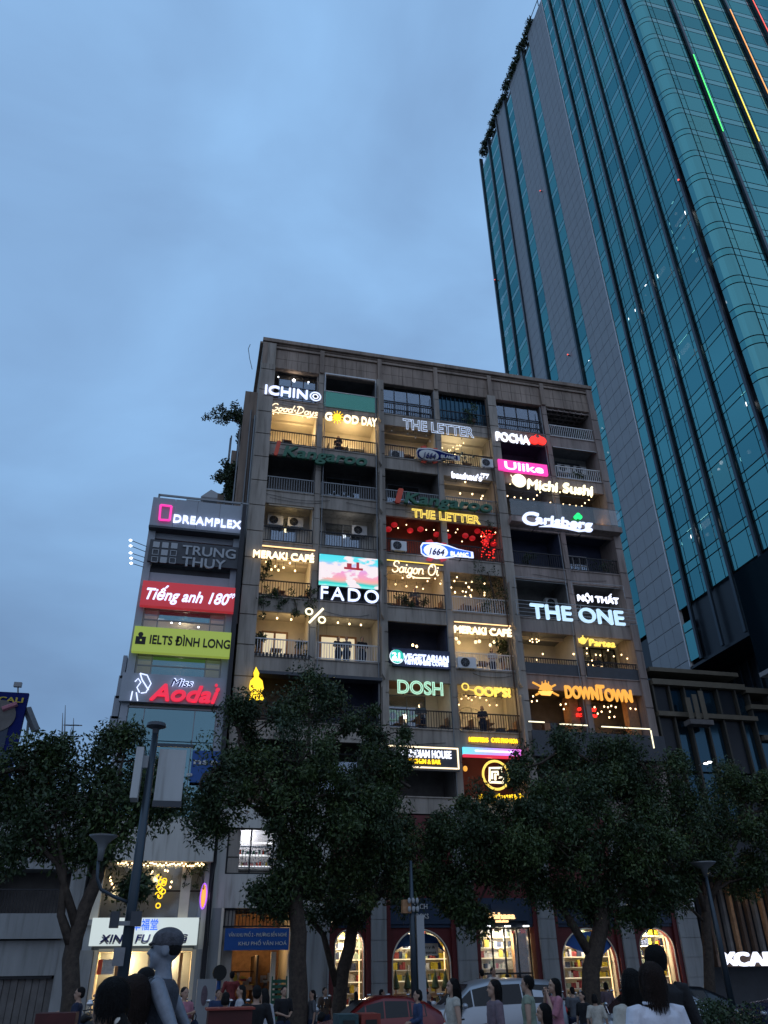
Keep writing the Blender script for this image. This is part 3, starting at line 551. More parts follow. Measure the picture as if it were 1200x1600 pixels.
bulbs(7, 4, [tuple(P(x, y, D+.5)) for x, y in ((831, 1096), (839, 1095), (833, 1088), (876, 1101), (884, 1100), (881, 1108), (929, 1105), (944, 1104), (950, 1105), (955, 1103), (962, 1105), (953, 1112), (960, 1120), (952, 1121), (985, 1107), (993, 1108), (940, 1112), (934, 1115))], 'small amber bulbs in groups under the large town sign', rad=.05, drop=.2)
for k, (a, c) in enumerate((((826, 1128), (851, 1130)), ((875, 1132), (918, 1134)), ((940, 1136), (1016, 1141)))):
    p, q_ = P(*a, D-.5), P(*c, D-.5); strip(p.x, q_.x, p.z, 'e_cream', '%s yellow light strip edging the terrace above the right tree' % ('short leftmost', 'middle', 'long rightmost')[k], D-.5, .05)
p = P(1016, 1141, D-.5); t = thing('light_strip', 'upright yellow light strip at the right end of the terrace', 'light strip', p); MB().box(p.x, p.x+.05, D-.52, D-.48, p.z-.9, p.z).build('tube', 'e_cream', t)
bld(MB().box(16, 23.2, D-.48, D-.42, 11.0, 12.15), 'terrace_panel', 'dark_panel'); bld(MB().box(16, 23.2, D-.5, D, 10.9, 11.1), 'terrace_slab', 'dark_panel')
# row 8, 9
for k in range(6): bay(8, k, 'plaster_dark' if k != 3 else 'red_wall', 2.0, rail='black_metal' if k not in (2, 3) else None, back='door' if k in (0, 1) else None)
light('cafe_light', (14.2, D+.9, 10.6), AMB, 6, None); bulbs(8, 3, [tuple(P(727, 1201, D+.3))], 'dim orange lamp left of the round golden emblem', rad=.14, drop=.3, m='e_orange')
for k in range(6): bay(9, k, 'plaster_grey' if k != 2 else 'plaster_dark', 1.8, rail='white_metal' if k in (0, 1) else None)
bld(MB().box(2.3, 5.0, D-.06, D-.02, 8.2, 9.9), 'shutter_panel', 'wood_dark')
for k, x in ((2, 8.42), (4, 15.5), (1, 5.36), (3, 12.1), (5, 19.2)):
    bld(MB().tube([(x, D-.08, 9), (x, D-.08, 33.0)], .04 if k % 2 == 0 else .022, 6), 'drain_pipe', 'grey_metal' if k != 4 else 'wood_dark')
cr_ = random.Random(21)
for i in range(16):
    r = cr_.randint(1, 8); k = cr_.randint(0, 4); x0 = BX[k]+cr_.uniform(.4, 2); x1 = x0+cr_.uniform(2, 6.5); x1 = min(x1, 22.8); z = ZT[r]-cr_.uniform(.1, .65)
    bld(MB().tube([(x0+(x1-x0)*f_, D-.04-.03*(f_*(1-f_)), z-.22*4*f_*(1-f_)*cr_.uniform(.5, 1)) for f_ in (0, .2, .4, .6, .8, 1)], .011, 4), 'cable', 'black_metal')
for i in range(26):
    r = cr_.randint(1, 8); k = cr_.randint(0, 5); x = BX[k]+cr_.uniform(.9, 3); z = ZT[r]-.1; w_ = cr_.uniform(.25, .6); h_ = cr_.uniform(.3, .95)
    t = thing('storage_box', ('big' if h_ > .6 else 'small')+' box, '+ORD[r].replace(' from the top', ' down').replace('top floor', 'topmost floor')+', '+BAYN[k]+', by the rail', 'box', (x, D+.8, z), 'boxes behind the balcony rails'); MB().box(x-w_/2, x+w_/2, D+.6, D+.95, z, z+h_).build('box', cr_.choice(('wood', 'cloth_grey', 'leather_cream', 'dark_panel')), t); MB().box(x-w_/2-.01, x+w_/2+.01, D+.59, D+.96, z+h_, z+h_+.04).build('lid', 'wood_dark', t)
cp0 = None; tp0 = None
for (r, k, ph, n_) in ((5, 0, 'planted leftmost cafe', 3), (5, 2, 'cursive neon in the middle', 3), (5, 3, 'scattered round bulbs', 3), (6, 0, 'three pendant bulbs at the left', 2), (6, 3, 'brightest cafe room', 2), (6, 4, 'chandelier', 3), (6, 5, 'teapot sign', 3), (7, 2, 'mint neon word', 3), (7, 3, 'arched window bulbs', 3), (2, 2, 'white outlined letters', 2), (2, 3, 'dark glass baubles', 2), (3, 3, 'small white bistro sign', 2)):
    for j in range(n_):
        x = BX[k]+.8+j*(2.3/max(1, n_-1)); lb = '%s cafe chair under the %s' % (('left', 'middle', 'right')[j] if n_ == 3 else ('left', 'right')[j], ph)
        if cp0 is None: chair(0, 0, 0, lb, 'wood'); cp0 = [o for o in COL.objects if o.name.startswith('cafe_chair') and o.get('label') == lb][0]; cp0.location = (x, D+.55, ZT[r]-.1); continue
        dup(cp0, (x, D+.55, ZT[r]-.1), (.3, -2.8, .1)[j], lb)
    if tp0 is None: table_set(0, 0, 0, 'small table under the '+ph); tp0 = [o for o in COL.objects if o.get('label') == 'small table under the '+ph][0]; tp0.location = (BX[k]+1.9, D+.75, ZT[r]-.1)
    else: dup(tp0, (BX[k]+1.9, D+.75, ZT[r]-.1), 0, 'small table under the '+ph)
# ------------------------------------------------------------------ signs on the block
def sign(label, px, name='shop_sign', cat='sign'):
    p = P(*px); return thing(name, label, cat, p, None)
def tx(s, a, b, hpx, m, t, y=D-.3, **k):
    p, q = P(*a, y), P(*b, y); u = P(a[0], a[1]-hpx, y); text(s, p.x, (p.z+q.z)/2, q.x-p.x, u.z-p.z, y, m, t, **k)
def disc(px, rpx, m, t, y=D-.3, r0=0, n=28, name='disc', dy=.06):
    c = P(*px, y); R = abs(P(px[0]+rpx, px[1], y).x-c.x); b = MB()
    if r0:
        w = R*r0; b.tube([(c.x+R*math.cos(2*math.pi*i/n), y, c.z+R*math.sin(2*math.pi*i/n)) for i in range(n+1)], w, 6)
    else: b.tube([(c.x, y+dy, c.z), (c.x, y-dy, c.z)], R, n)
    return b.build(name, m, t)
def board(a, b, m, t, y=D-.25, th=.12, name='board'):
    p, q = P(*a, y), P(*b, y); return MB().box(p.x, q.x, y, y+th, q.z, p.z).build(name, m, t)
def bracket(t, a, b, y=D-.3):
    p, q = P(*a, y), P(*b, y); bb = MB()
    for f_ in (.15, .85): x = p.x+(q.x-p.x)*f_; bb.box(x-.015, x+.015, y+.05, D+.02, p.z+.05, p.z+.09)
    bb.box(p.x, q.x, y+.06, y+.09, p.z+.04, p.z+.08); bb.build('bracket', 'black_metal', t)
def poly(pts, m, t, y=D-.3, th=.06, name='shape'):
    w = [P(x, z, y) for x, z in pts]; return MB().prism([(v.x, v.z) for v in w], y-th/2, y+th/2).build(name, m, t, fix=True)
def line(pts, r, m, t, y=D-.3, name='stroke'):
    return MB().tube([P(x, z, y) for x, z in pts], r, 6).build(name, m, t)
t = sign('white glowing ICHINO letters with a ringed O at the top left balcony', (450, 615)); tx('ICHIN', (413, 615), (481, 623), 14, 'e_cool', t, bold=.03); disc((493, 619.5), 8, 'e_cool', t, r0=.14, name='ring'); disc((493, 619.5), 4, 'e_white', t, r0=.2, name='ring'); bracket(t, (413, 616), (500, 624))
t = sign('cursive white neon Good Days sign above the left balcony bulbs', (450, 640)); p, q = P(421, 644.5), P(495, 651); script('Good·Days', p.x, (p.z+q.z)/2, q.x-p.x, .52, D-.15, 'e_warmw', t, .03); strip(2.3, 5.05, 30.02, 'e_warmw', 'warm strip light along the beam over the cursive neon on the left', D+.2)
t = sign('glowing white GOOD DAY sign with a yellow sun for its first O', (548, 655)); tx('G', (508, 655.5), (519, 657), 12, 'e_warmw', t, D-.3, bold=.04); tx('OD', (537, 660), (560, 662), 12, 'e_warmw', t, D-.3, bold=.04); tx('DAY', (565, 663), (588, 666), 12, 'e_warmw', t, D-.3, bold=.04)
disc((527, 652), 6, 'e_gold', t, D-.15, name='sun_disc')
for i in range(12): a = i*math.pi/6; line([(527+7*math.cos(a), 652+7*math.sin(a)), (527+10*math.cos(a), 652+10*math.sin(a))], .025, 'e_gold', t, D-.15, 'sun_ray')
for (a, b, c, d, h, lb) in (((426, 709), (434, 712), (441, 712.5), (571, 729), 17, 'unlit green Kangaroo letters with a red 1 on the left balconies'), ((614, 784), (627, 786), (631, 786), (766, 800), 17, 'unlit green Kangaroo letters with a red 1 above the orange letters')):
    t = sign(lb, a); tx('1', (a[0]-2, a[1]), (b[0]+3, b[1]), h+5, 'kangaroo_red', t, D-.35, bold=.1, shear=.2); tx('Kangaroo', c, d, h, 'kangaroo_green', t, D-.35, bold=.06, shear=.2, depth=.09); bracket(t, a, d, D-.35)
t = sign('white outlined neon THE LETTER sign near the top of the block', (680, 670)); tx('THE LETTER', (631, 671), (739, 682), 16, 'e_soft', t, outline=.02, bold=.03); bracket(t, (631, 671), (739, 682))
t = sign('orange outlined neon THE LETTER sign above the red lanterns', (690, 810)); tx('THE LETTER', (645, 808), (749, 818), 13, 'e_yellow', t, outline=.03, bold=.02); bracket(t, (645, 808), (749, 818))
def beer(lb, o, s, lit, y):
    t = sign(lb, o); X = lambda u, v: (o[0]+u*s, o[1]+v*s*1.0); w = 'e_cool' if lit else 'white_metal'; bl = 'e_blue' if lit else 'cali_blue'; rd = 'e_redbox' if lit else 'kangaroo_red'
    for sg in (1, -1): poly([X(-17, -15*sg-1), X(-8, -17*sg-1), X(16, 13*sg+1), X(8, 15*sg+2)], rd, t, y+.12, name='ribbon')
    out_ = [(-25, -8), (-22, -13), (0, -13), (18, -9), (34, -3), (57, 2), (58, 11), (30, 9), (16, 11), (0, 12), (-18, 8), (-24, 3)]
    poly([X(*p) for p in out_], w, t, y+.05, name='outline'); poly([X(p[0]*.93, p[1]*.82) for p in out_], bl, t, y-.0, name='bottle')
    c = P(*X(-1, 0), y-.06); r = abs(P(*X(18, 0), y-.06).x-c.x); MB().ell(c, r, .04, r*.62, 20, 8).build('label_oval', w if lit else 'print_white', t, True)
    tx('1664', X(-13, 4.5), X(11, 7), 10*s, 'print_navy', t, y-.13, shear=.3, bold=.02); tx('BLANC', X(22, 6.5), X(50, 9), 6*s, w, t, y-.07, bold=.03); bracket(t, X(-20, 5), X(50, 5), y)
beer('unlit bottle shaped 1664 sign between the second and third floors from the top', (671, 711), .82, False, D-.5); beer('glowing blue and white bottle shaped 1664 BLANC sign with orange ribbons', (682, 861), 1.0, True, D-.5)
t = sign('small white lowercase bistro sign on a bar under the upper bottle sign', (735, 745)); tx("bauhau's", (706, 746), (753, 751), 9, 'e_white', t, bold=.04); tx("'77", (752, 746), (764, 747), 6, 'e_white', t, bold=.03); bracket(t, (706, 749), (764, 753))
t = sign('white POCHA letters ending in two red cherries', (805, 685)); tx('POCHA', (775.5, 687.5), (827, 694), 13, 'e_white', t, bold=.05); disc((834.5, 688), 6.5, 'e_red', t, name='cherry'); disc((846.5, 689), 6.5, 'e_red', t, name='cherry'); line([(834, 682), (838, 679)], .02, 'e_red', t); line([(846, 683), (842, 680)], .02, 'e_red', t); bracket(t, (775, 689), (852, 697))
t = sign('pink light box sign reading Ulike in white', (818, 730)); p = P(780, 733, D-.3); q = P(857, 743, D-.3); u = P(779, 717, D-.3)
MB().box(p.x, q.x, D-.3, D-.12, p.z, u.z).build('light_box', 'e_pink', t); tx('Ulike', (789, 732), (849, 739.5), 12, 'e_white', t, D-.33, bold=.03, depth=.02)
t = sign('cream Michi Sushi letters with a round moon disc', (870, 760)); disc((811, 751), 10.5, 'e_cream', t, name='moon_disc'); tx('Michi', (824, 763), (871, 768), 15, 'e_cream', t, bold=.04, shear=.15); tx('Sushi', (880, 769), (926, 774), 15, 'e_cream', t, bold=.04, shear=.15); line([(798, 742), (803, 749)], .03, 'e_cream', t); bracket(t, (800, 766), (926, 775))
t = sign('glowing white Carlsberg lettering with a swoosh and green clover', (870, 815)); tx('C', (816, 819), (840, 819.5), 20, 'e_cool', t, D-.85, bold=.04, shear=.15); tx('arlsberg', (838, 818), (924, 826), 14, 'e_cool', t, D-.85, bold=.045, shear=.12)
poly([(842, 823), (858, 820), (885, 822), (908, 828), (922, 825), (916, 830), (905, 831), (885, 826.5), (862, 823.5)], 'e_cool', t, D-.85, name='swoosh')
for dx, dy in ((-3, 0), (3, 0), (0, -3)): disc((903+dx, 808+dy), 3.2, 'e_green', t, D-.85, name='clover_leaf')
bracket(t, (820, 825), (924, 830), D-.85)
for lb, a, b in (('warm white MERAKI CAFÉ sign over the planted leftmost balcony', (395, 870), (490, 878)), ('warm white MERAKI CAFÉ sign over the brightest room in the middle', (710, 987.5), (799, 995))):
    t = sign(lb, a); tx('MERAKI CAFÉ', a, b, 11, 'e_warmw', t, D-.32, bold=.05); bracket(t, a, b, D-.32)
p, q = P(394, 853), P(492, 862); strip(p.x, q.x, (p.z+q.z)/2, 'e_warm', 'glowing amber strip over the planted leftmost cafe', D-.08, .06)
p, q = P(709, 973), P(800, 980); strip(p.x, q.x, (p.z+q.z)/2, 'e_warm', 'glowing amber strip over the brightest cafe in the middle', D-.08, .05)
p, q = P(604, 877), P(692, 884); strip(p.x, q.x, (p.z+q.z)/2, 'e_yellow', 'yellow strip over the cursive neon in the middle', D-.08, .045)
# video screen
p, q, u = P(498, 913, D-.3), P(591, 920, D-.3), P(499, 865, D-.3)
t = thing('video_screen', 'bright video screen showing pink clouds over turquoise waves', 'screen', p); MB().box(p.x-.05, q.x+.05, D-.25, D-.1, p.z-.05, u.z+.05).build('screen_frame', 'black_metal', t)
sm = bpy.data.materials.new('screen_picture'); sm.use_nodes = True; T = sm.node_tree; B_ = T.nodes['Principled BSDF']; M['screen_picture'] = sm
gn = T.nodes.new('ShaderNodeNewGeometry'); mpn = T.nodes.new('ShaderNodeMapping'); mpn.inputs['Location'].default_value = (-p.x/(q.x-p.x), 0, -p.z/(u.z-p.z)); mpn.inputs['Scale'].default_value = (1/(q.x-p.x), 1, 1/(u.z-p.z))
sp_ = T.nodes.new('ShaderNodeSeparateXYZ'); rp = T.nodes.new('ShaderNodeValToRGB'); els = rp.color_ramp.elements; els[0].position = 0; els[0].color = (.25, .95, .9, 1); els[1].position = 1; els[1].color = (.08, .75, .9, 1)
for pos, c_ in ((.1, (0, .65, .6, 1)), (.2, (.95, .45, .4, 1)), (.45, (.9, .35, .65, 1)), (.65, (.55, .5, .95, 1)), (.82, (.1, .8, .9, 1))): e_ = els.new(pos); e_.color = c_
wv = T.nodes.new('ShaderNodeTexNoise'); wv.inputs['Scale'].default_value = 2.2; ad_ = T.nodes.new('ShaderNodeMath'); ad_.operation = 'MULTIPLY_ADD'; ad_.inputs[1].default_value = .22
cl = T.nodes.new('ShaderNodeTexNoise'); cl.inputs['Scale'].default_value = 3.4; cl.inputs['Detail'].default_value = 3; cr2 = T.nodes.new('ShaderNodeValToRGB'); cr2.color_ramp.elements[0].position = .50; cr2.color_ramp.elements[1].position = .56
mxx = T.nodes.new('ShaderNodeMix'); mxx.data_type = 'RGBA'; mxx.inputs[7].default_value = (.95, .85, .9, 1); lkT = T.links.new
lkT(gn.outputs['Position'], mpn.inputs[0]); lkT(mpn.outputs[0], sp_.inputs[0]); lkT(mpn.outputs[0], wv.inputs['Vector']); lkT(wv.outputs['Fac'], ad_.inputs[0]); lkT(sp_.outputs['Z'], ad_.inputs[2])
sb = T.nodes.new('ShaderNodeMath'); sb.operation = 'SUBTRACT'; sb.inputs[1].default_value = .11; lkT(ad_.outputs[0], sb.inputs[0]); lkT(sb.outputs[0], rp.inputs[0]); lkT(mpn.outputs[0], cl.inputs['Vector']); lkT(cl.outputs['Fac'], cr2.inputs[0]); lkT(cr2.outputs[0], mxx.inputs[0]); lkT(rp.outputs[0], mxx.inputs[6])
lkT(mxx.outputs[2], B_.inputs['Emission Color']); B_.inputs['Emission Strength'].default_value = 1.0; B_.inputs['Base Color'].default_value = (0, 0, 0, 1)
MB().box(p.x, q.x, D-.3, D-.252, p.z, u.z).build('display', 'screen_picture', t)
MB().box(p.x+1.3, p.x+2.3, D-.315, D-.302, p.z+1.0, p.z+1.12).box(p.x+1.45, p.x+1.7, D-.315, D-.302, p.z+1.12, p.z+1.35).box(p.x+1.95, p.x+2.1, D-.315, D-.302, p.z+1.0, p.z+1.45).build('picture_figures', 'e_redbox', t)
t = sign('large thin white FADO letters under the video screen', (545, 935)); tx('FADO', (500, 935), (592, 943), 21, 'e_cool', t, D-.2, bold=-.045, track=.12); bracket(t, (500, 935), (592, 943), D-.2)
t = sign('glowing white percent symbol on the pier between two cafe rooms', (493, 962)); disc((483, 955.5), 5, 'e_cream', t, r0=.28, name='ring'); disc((503, 968.5), 5, 'e_cream', t, r0=.28, name='ring'); line([(483, 973), (505, 951)], .06, 'e_cream', t)
t = sign('cursive warm neon Saigon Oi sign in the middle of the block', (650, 890)); p, q = P(611, 893.5, D-.2), P(685, 899.5, D-.2); script('Saigon Oi', p.x, (p.z+q.z)/2, q.x-p.x, .66, D-.2, 'e_warmw', t, .035); line([(638, 898), (650, 903), (672, 903.5)], .03, 'e_warmw', t, D-.2)
t = sign('VEGETARIAN VIETNAMESE COFFEE sign with a round teal logo', (660, 1030)); disc((620, 1026), 10.5, 'e_teal', t, name='logo_disc'); disc((620, 1026), 10.5, 'e_white', t, r0=.06, name='ring'); tx('21', (613, 1027), (627, 1028.5), 8, 'e_white', t, D-.4, bold=.05); tx('STUDIO', (612, 1032), (628, 1033.5), 3.4, 'e_white', t, D-.4, bold=.03)
tx('VEGETARIAN', (631, 1030), (701, 1036), 10, 'e_cool', t, bold=.05); tx('VIETNAMESE COFFEE', (632.5, 1036.5), (700, 1042), 6.5, 'e_cool', t, bold=.02); MB().box(P(612, 1040).x, P(702, 1040).x, D-.2, D-.08, P(612, 1042).z, P(612, 1014).z).build('board', 'navy_wall', t)
t = sign('white NỘI THẤT letters on the wire frame', (935, 940)); tx('NỘI THẤT', (903, 938), (967, 944), 9.5, 'e_white', t, D-.55, bold=.02)
t = sign('large ice blue THE ONE letters on the wire frame', (905, 965)); tx('THE ONE', (832, 966), (976, 976), 23, 'e_ice', t, D-.55, bold=.035)
t = thing('sign_frame', 'thin grey wire frame carrying the large ice blue letters', 'frame', P(900, 950, D-.5)); a = P(806, 937, D-.48); c = P(993, 976, D-.48); bb = MB()
for z in np.linspace(c.z, a.z, 5): bb.tube([(a.x, D-.48, z), (c.x+.1, D-.48, z)], .018, 4)
for x in (a.x, (a.x+c.x)/2+.3, c.x+.1): bb.tube([(x, D-.48, c.z), (x, D-.48, a.z)], .02, 4); bb.tube([(x, D-.48, a.z), (x, D, a.z)], .015, 4)
a2 = P(803, 900, D-.3); c2 = P(888, 938, D-.3); a3 = P(892, 908, D-.3); c3 = P(977, 936, D-.3)
for (u_, v_) in ((a2, c2), (a3, c3)): bb.tube([(u_.x, D-.3, u_.z), (v_.x, D-.3, u_.z)], .018, 4); bb.tube([(u_.x, D-.3, u_.z-.2), (v_.x, D-.3, u_.z-.2)], .012, 4); bb.tube([(v_.x, D-.3, u_.z), (v_.x, D-.3, v_.z)], .015, 4); bb.tube([(u_.x, D-.3, u_.z), (u_.x, D-.3, v_.z)], .015, 4)
bb.build('wire', 'sign_grey', t)
t = sign('yellow Partea sign with a small teapot', (935, 1003)); tx('Partea', (921, 1008), (961, 1012), 10.5, 'e_yellow', t, bold=.03, shear=.05); disc((910.5, 1001), 5, 'e_yellow', t, name='teapot_body'); line([(915, 1001), (919, 997)], .035, 'e_yellow', t, name='spout'); line([(910.5, 996), (910.5, 993)], .04, 'e_yellow', t, name='lid_knob'); line([(906, 1000), (903.5, 997), (905, 1004)], .025, 'e_yellow', t, name='handle')
p, q = P(903, 989), P(980, 995); strip(p.x, q.x, (p.z+q.z)/2, 'e_yellow', 'yellow strip along the beam over the teapot sign', D+.1, .04)
t = sign('large golden DOWNTOWN letters with a torch shaped T', (935, 1085)); tx('DOWN', (884, 1089), (936, 1093.5), 19, 'e_orange', t, bold=.07); tx('T', (935, 1093.5), (946, 1094), 24, 'e_orange', t, bold=.05); tx('OWN', (947, 1094), (989, 1097.5), 19, 'e_orange', t, bold=.07); bracket(t, (884, 1090), (989, 1097))
t = sign('golden burger emblem with crossed fork and knife left of the town sign', (852, 1077)); line([(832, 1066), (873, 1087)], .05, 'e_orange', t, name='fork'); line([(837, 1086), (868, 1070)], .05, 'e_orange', t, name='knife')
poly([(842, 1078), (845, 1070), (852, 1066), (860, 1071), (863, 1078)], 'e_orange', t, D-.36, name='bun'); poly([(841, 1080), (864, 1080), (860, 1087), (846, 1086)], 'e_amber', t, D-.36, name='bun'); [line([(847+i*5, 1070), (847+i*5, 1063+abs(i-1)*2)], .03, 'e_orange', t, name='flame') for i in range(3)]
t = sign('two lines of small red neon behind the pier under the golden town sign', (917, 1113)); tx('OPEN 257', (903, 1110), (932, 1112), 5, 'e_red', t, D+.5, bold=.02); tx('FOR YOU', (901, 1119), (933, 1121.5), 5, 'e_red', t, D+.5, bold=.02)
t = sign('mint green outlined neon DOSH letters', (656, 1075)); tx('DOSH', (621, 1083), (693, 1086), 21, 'e_mint', t, outline=.035, bold=.0); bracket(t, (621, 1084), (693, 1087))
t = sign("yellow OOP'S! sign with a small letter Q in front", (760, 1080)); tx("OOP'S!", (742, 1086.5), (798, 1089), 14, 'e_yellow', t, bold=.07); disc((727, 1073), 5, 'e_yellow', t, r0=.22, name='ring'); line([(733, 1077), (741, 1079)], .03, 'e_yellow', t); bracket(t, (724, 1087), (798, 1090))
t = sign('row of small yellow letters on the beam above the rainbow banner', (770, 1157)); tx('HEBISTEUS', (733, 1158), (763, 1160), 7, 'e_gold', t, D-.1, bold=.03); tx('CAFE PHO HOA', (768, 1159), (809, 1162), 7, 'e_gold', t, D-.1, bold=.02)
t = thing('banner', 'glowing cyan to magenta banner above the round golden emblem', 'banner', P(770, 1173)); p, q, u = P(724, 1178, D-.3), P(816, 1183, D-.3), P(724, 1167, D-.3); n = 6
hm = bpy.data.materials.new('banner_print'); hm.use_nodes = True; T = hm.node_tree; M['banner_print'] = hm; gn = T.nodes.new('ShaderNodeNewGeometry'); sp_ = T.nodes.new('ShaderNodeSeparateXYZ'); mr = T.nodes.new('ShaderNodeMapRange'); mr.inputs[1].default_value = p.x; mr.inputs[2].default_value = q.x; rp = T.nodes.new('ShaderNodeValToRGB'); els = rp.color_ramp.elements
els[0].color = (.02, .65, .9, 1); els[1].color = (.9, .02, .7, 1); e_ = els.new(.5); e_.color = (.35, .2, .95, 1); lkT = T.links.new; lkT(gn.outputs['Position'], sp_.inputs[0]); lkT(sp_.outputs['X'], mr.inputs[0]); lkT(mr.outputs[0], rp.inputs[0]); lkT(rp.outputs[0], T.nodes['Principled BSDF'].inputs['Emission Color']); T.nodes['Principled BSDF'].inputs['Emission Strength'].default_value = 1.1
MB().box(p.x, q.x, D-.3, D-.15, p.z, u.z).build('light_box', 'banner_print', t); MB().box(p.x, q.x, D-.32, D-.15, p.z-.12, p.z-.004).build('light_edge', 'e_rose', t); MB().box(p.x+.6, q.x-.5, D-.32, D-.301, p.z+.14, p.z+.21).build('printed_line', 'e_white', t)
t = sign('round golden ring emblem with a square maze inside', (775, 1211)); disc((775, 1211), 20, 'e_yellow', t, r0=.09, name='ring')
for pl in ([(765, 1221), (765, 1200), (784, 1200), (784, 1206)], [(765, 1222), (786, 1223), (786, 1215), (779, 1215)], [(769, 1217), (769, 1206), (778, 1206), (778, 1211)], [(774, 1209), (774, 1219)]): line(pl, .055, 'e_cream', t, name='maze_stroke')
t = sign('golden letters half hidden by leaves below the round emblem', (775, 1245)); 
for i in range(9): x = 748+i*8; line([(x, 1240+(i*7 % 4)), (x+2.5, 1249)], .05, 'e_gold', t); line([(x+4, 1241+(i*5 % 3)), (x+5, 1247)], .04, 'e_gold', t)
t = sign('THE INDIAN HOUSE sign in a glowing rectangular frame', (660, 1178)); y_ = D-.4; tx('THE INDIAN HOUSE', (618, 1181), (705, 1186), 12, 'e_white', t, y_, bold=.03); tx('KITCHEN & BAR', (635, 1191), (688, 1195), 7, 'e_gold', t, y_, bold=.02)
for a, c in (((606, 1166), (715, 1171)), ((606, 1198), (715, 1202)),): p, q = P(*a, y_), P(*c, y_); MB().box(p.x, q.x, y_-.02, y_+.03, (p.z+q.z)/2, (p.z+q.z)/2+.06).build('light_tube', 'e_warmw', t)
p, q = P(715, 1171, y_), P(715, 1202, y_); MB().box(p.x-.03, p.x+.03, y_-.02, y_+.03, q.z, p.z+.06).build('light_tube', 'e_warmw', t); p0 = P(606, 1171, y_); MB().box(p0.x, p.x+.05, y_+.04, y_+.14, q.z-.1, p.z+.12).build('board', 'dark_panel', t)
t = sign('golden yellow seated figure shaped sign at the lower left corner of the block', (400, 1070)); 
poly([(400, 1042), (405, 1052), (404, 1058), (410, 1064), (412, 1076), (408, 1082), (413, 1094), (389, 1094), (393, 1082), (389, 1075), (391, 1064), (397, 1058), (396, 1051)], 'e_gold', t, D-.5); p = P(400, 1060, D-.5)
p, q = P(488, 1187, D), P(505, 1210, D)
# vine plants on the left flank
for i, (x, y, px, py, nm) in enumerate(((.2, 38.6, 352, 648, 'upper'), (-.2, 39.8, 352, 740, 'lower'))):
    t = thing('wall_shrub', '%s dark shrub growing out of the left flank of the block' % nm, 'shrub', P(375, py, 39.5)); _ps[0] += 1
    base = P(385 if i == 0 else 362, py+15, 39.5); b = MB(); cs = []
    tips = ((322, 652), (335, 645), (345, 638), (366, 632), (372, 650), (378, 665), (375, 685), (368, 640), (360, 648), (382, 655), (381, 678), (378, 690)) if i == 0 else ((337, 745), (345, 738), (352, 722), (356, 730), (362, 745), (360, 755), (355, 742), (357, 762), (364, 730), (366, 752))
    for a in tips:
        e_ = P(*a, 39.5+random.uniform(-.5, .5)); b.tube([base, base.lerp(e_, .5)+Vector((0, 0, .12)), e_], [.05, .03, .012], 5)
        for f_ in (.55, .75, 1): cs.append(base.lerp(e_, f_))
    b.build('branch', 'bark', t); leafmesh('foliage', leaves(3200, np.array([tuple(c) for c in cs]+[tuple(base+Vector((random.uniform(-.3, .4), random.uniform(-.5, .3), random.uniform(-1.0, .9)))) for _ in range(16)]), np.full(len(cs)+16, .3), .17, .11, 31+i, .3), t, pr=(.85, .13, .02))
t = thing('rooftop_antenna', 'thin curved antenna wire at the left roof corner', 'antenna', P(392, 575, 38)); MB().tube([P(394, 577, 38), P(390, 560, 38), P(388, 545, 38), P(391, 538, 38)], .02, 5).build('wire', 'black_metal', t)
# ------------------------------------------------------------------ ground floors of the block
G0 = 4.7
# white wall pieces around the lit upstairs window
w0, w1, wz0, wz1 = 1.75, 3.75, 5.6, 7.4
for bx_ in ((1.35, w0, 4.35, 8.4), (w1, 6.3, 4.35, 8.4), (w0, w1, 4.35, wz0), (w0, w1, wz1, 8.4)): bld(MB().box(bx_[0], bx_[1], D-.3, D-.03, bx_[2], bx_[3]), 'lower_wall', 'white_wall')
bld(MB().box(.95, 1.35, D-.45, D+.2, 0, 8.4), 'pier', 'white_wall')
window(apt, w0+.05, w1-.05, D-.15, wz0+.03, wz1-.03, 2, 1, 'black_metal', 'clear_glass', .06)
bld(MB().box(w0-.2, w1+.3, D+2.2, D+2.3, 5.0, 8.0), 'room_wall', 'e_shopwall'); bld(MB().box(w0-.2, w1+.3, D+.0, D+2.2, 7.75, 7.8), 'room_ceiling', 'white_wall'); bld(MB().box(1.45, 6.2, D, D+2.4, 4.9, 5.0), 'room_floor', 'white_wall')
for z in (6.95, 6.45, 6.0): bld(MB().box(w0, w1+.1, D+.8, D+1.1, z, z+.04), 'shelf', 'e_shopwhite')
b = MB(); cols = ['kangaroo_red', 'cloth_white', 'cloth_pink', 'cloth_navy', 'cali_yellow', 'kangaroo_green']
for z in (5.65, 6.05, 6.5):
    x = w0+.05
    while x < w1: b.mi = random.randrange(6); h = random.uniform(.1, .2); b.box(x, x+.08, D+.85, D+1.0, z, z+h); x += random.uniform(.09, .16)
stuff(b.build('shelf_goods', cols, apt)); light('shop_light', (2.75, D+1.2, 7.4), (.95, .95, 1), 110, None)
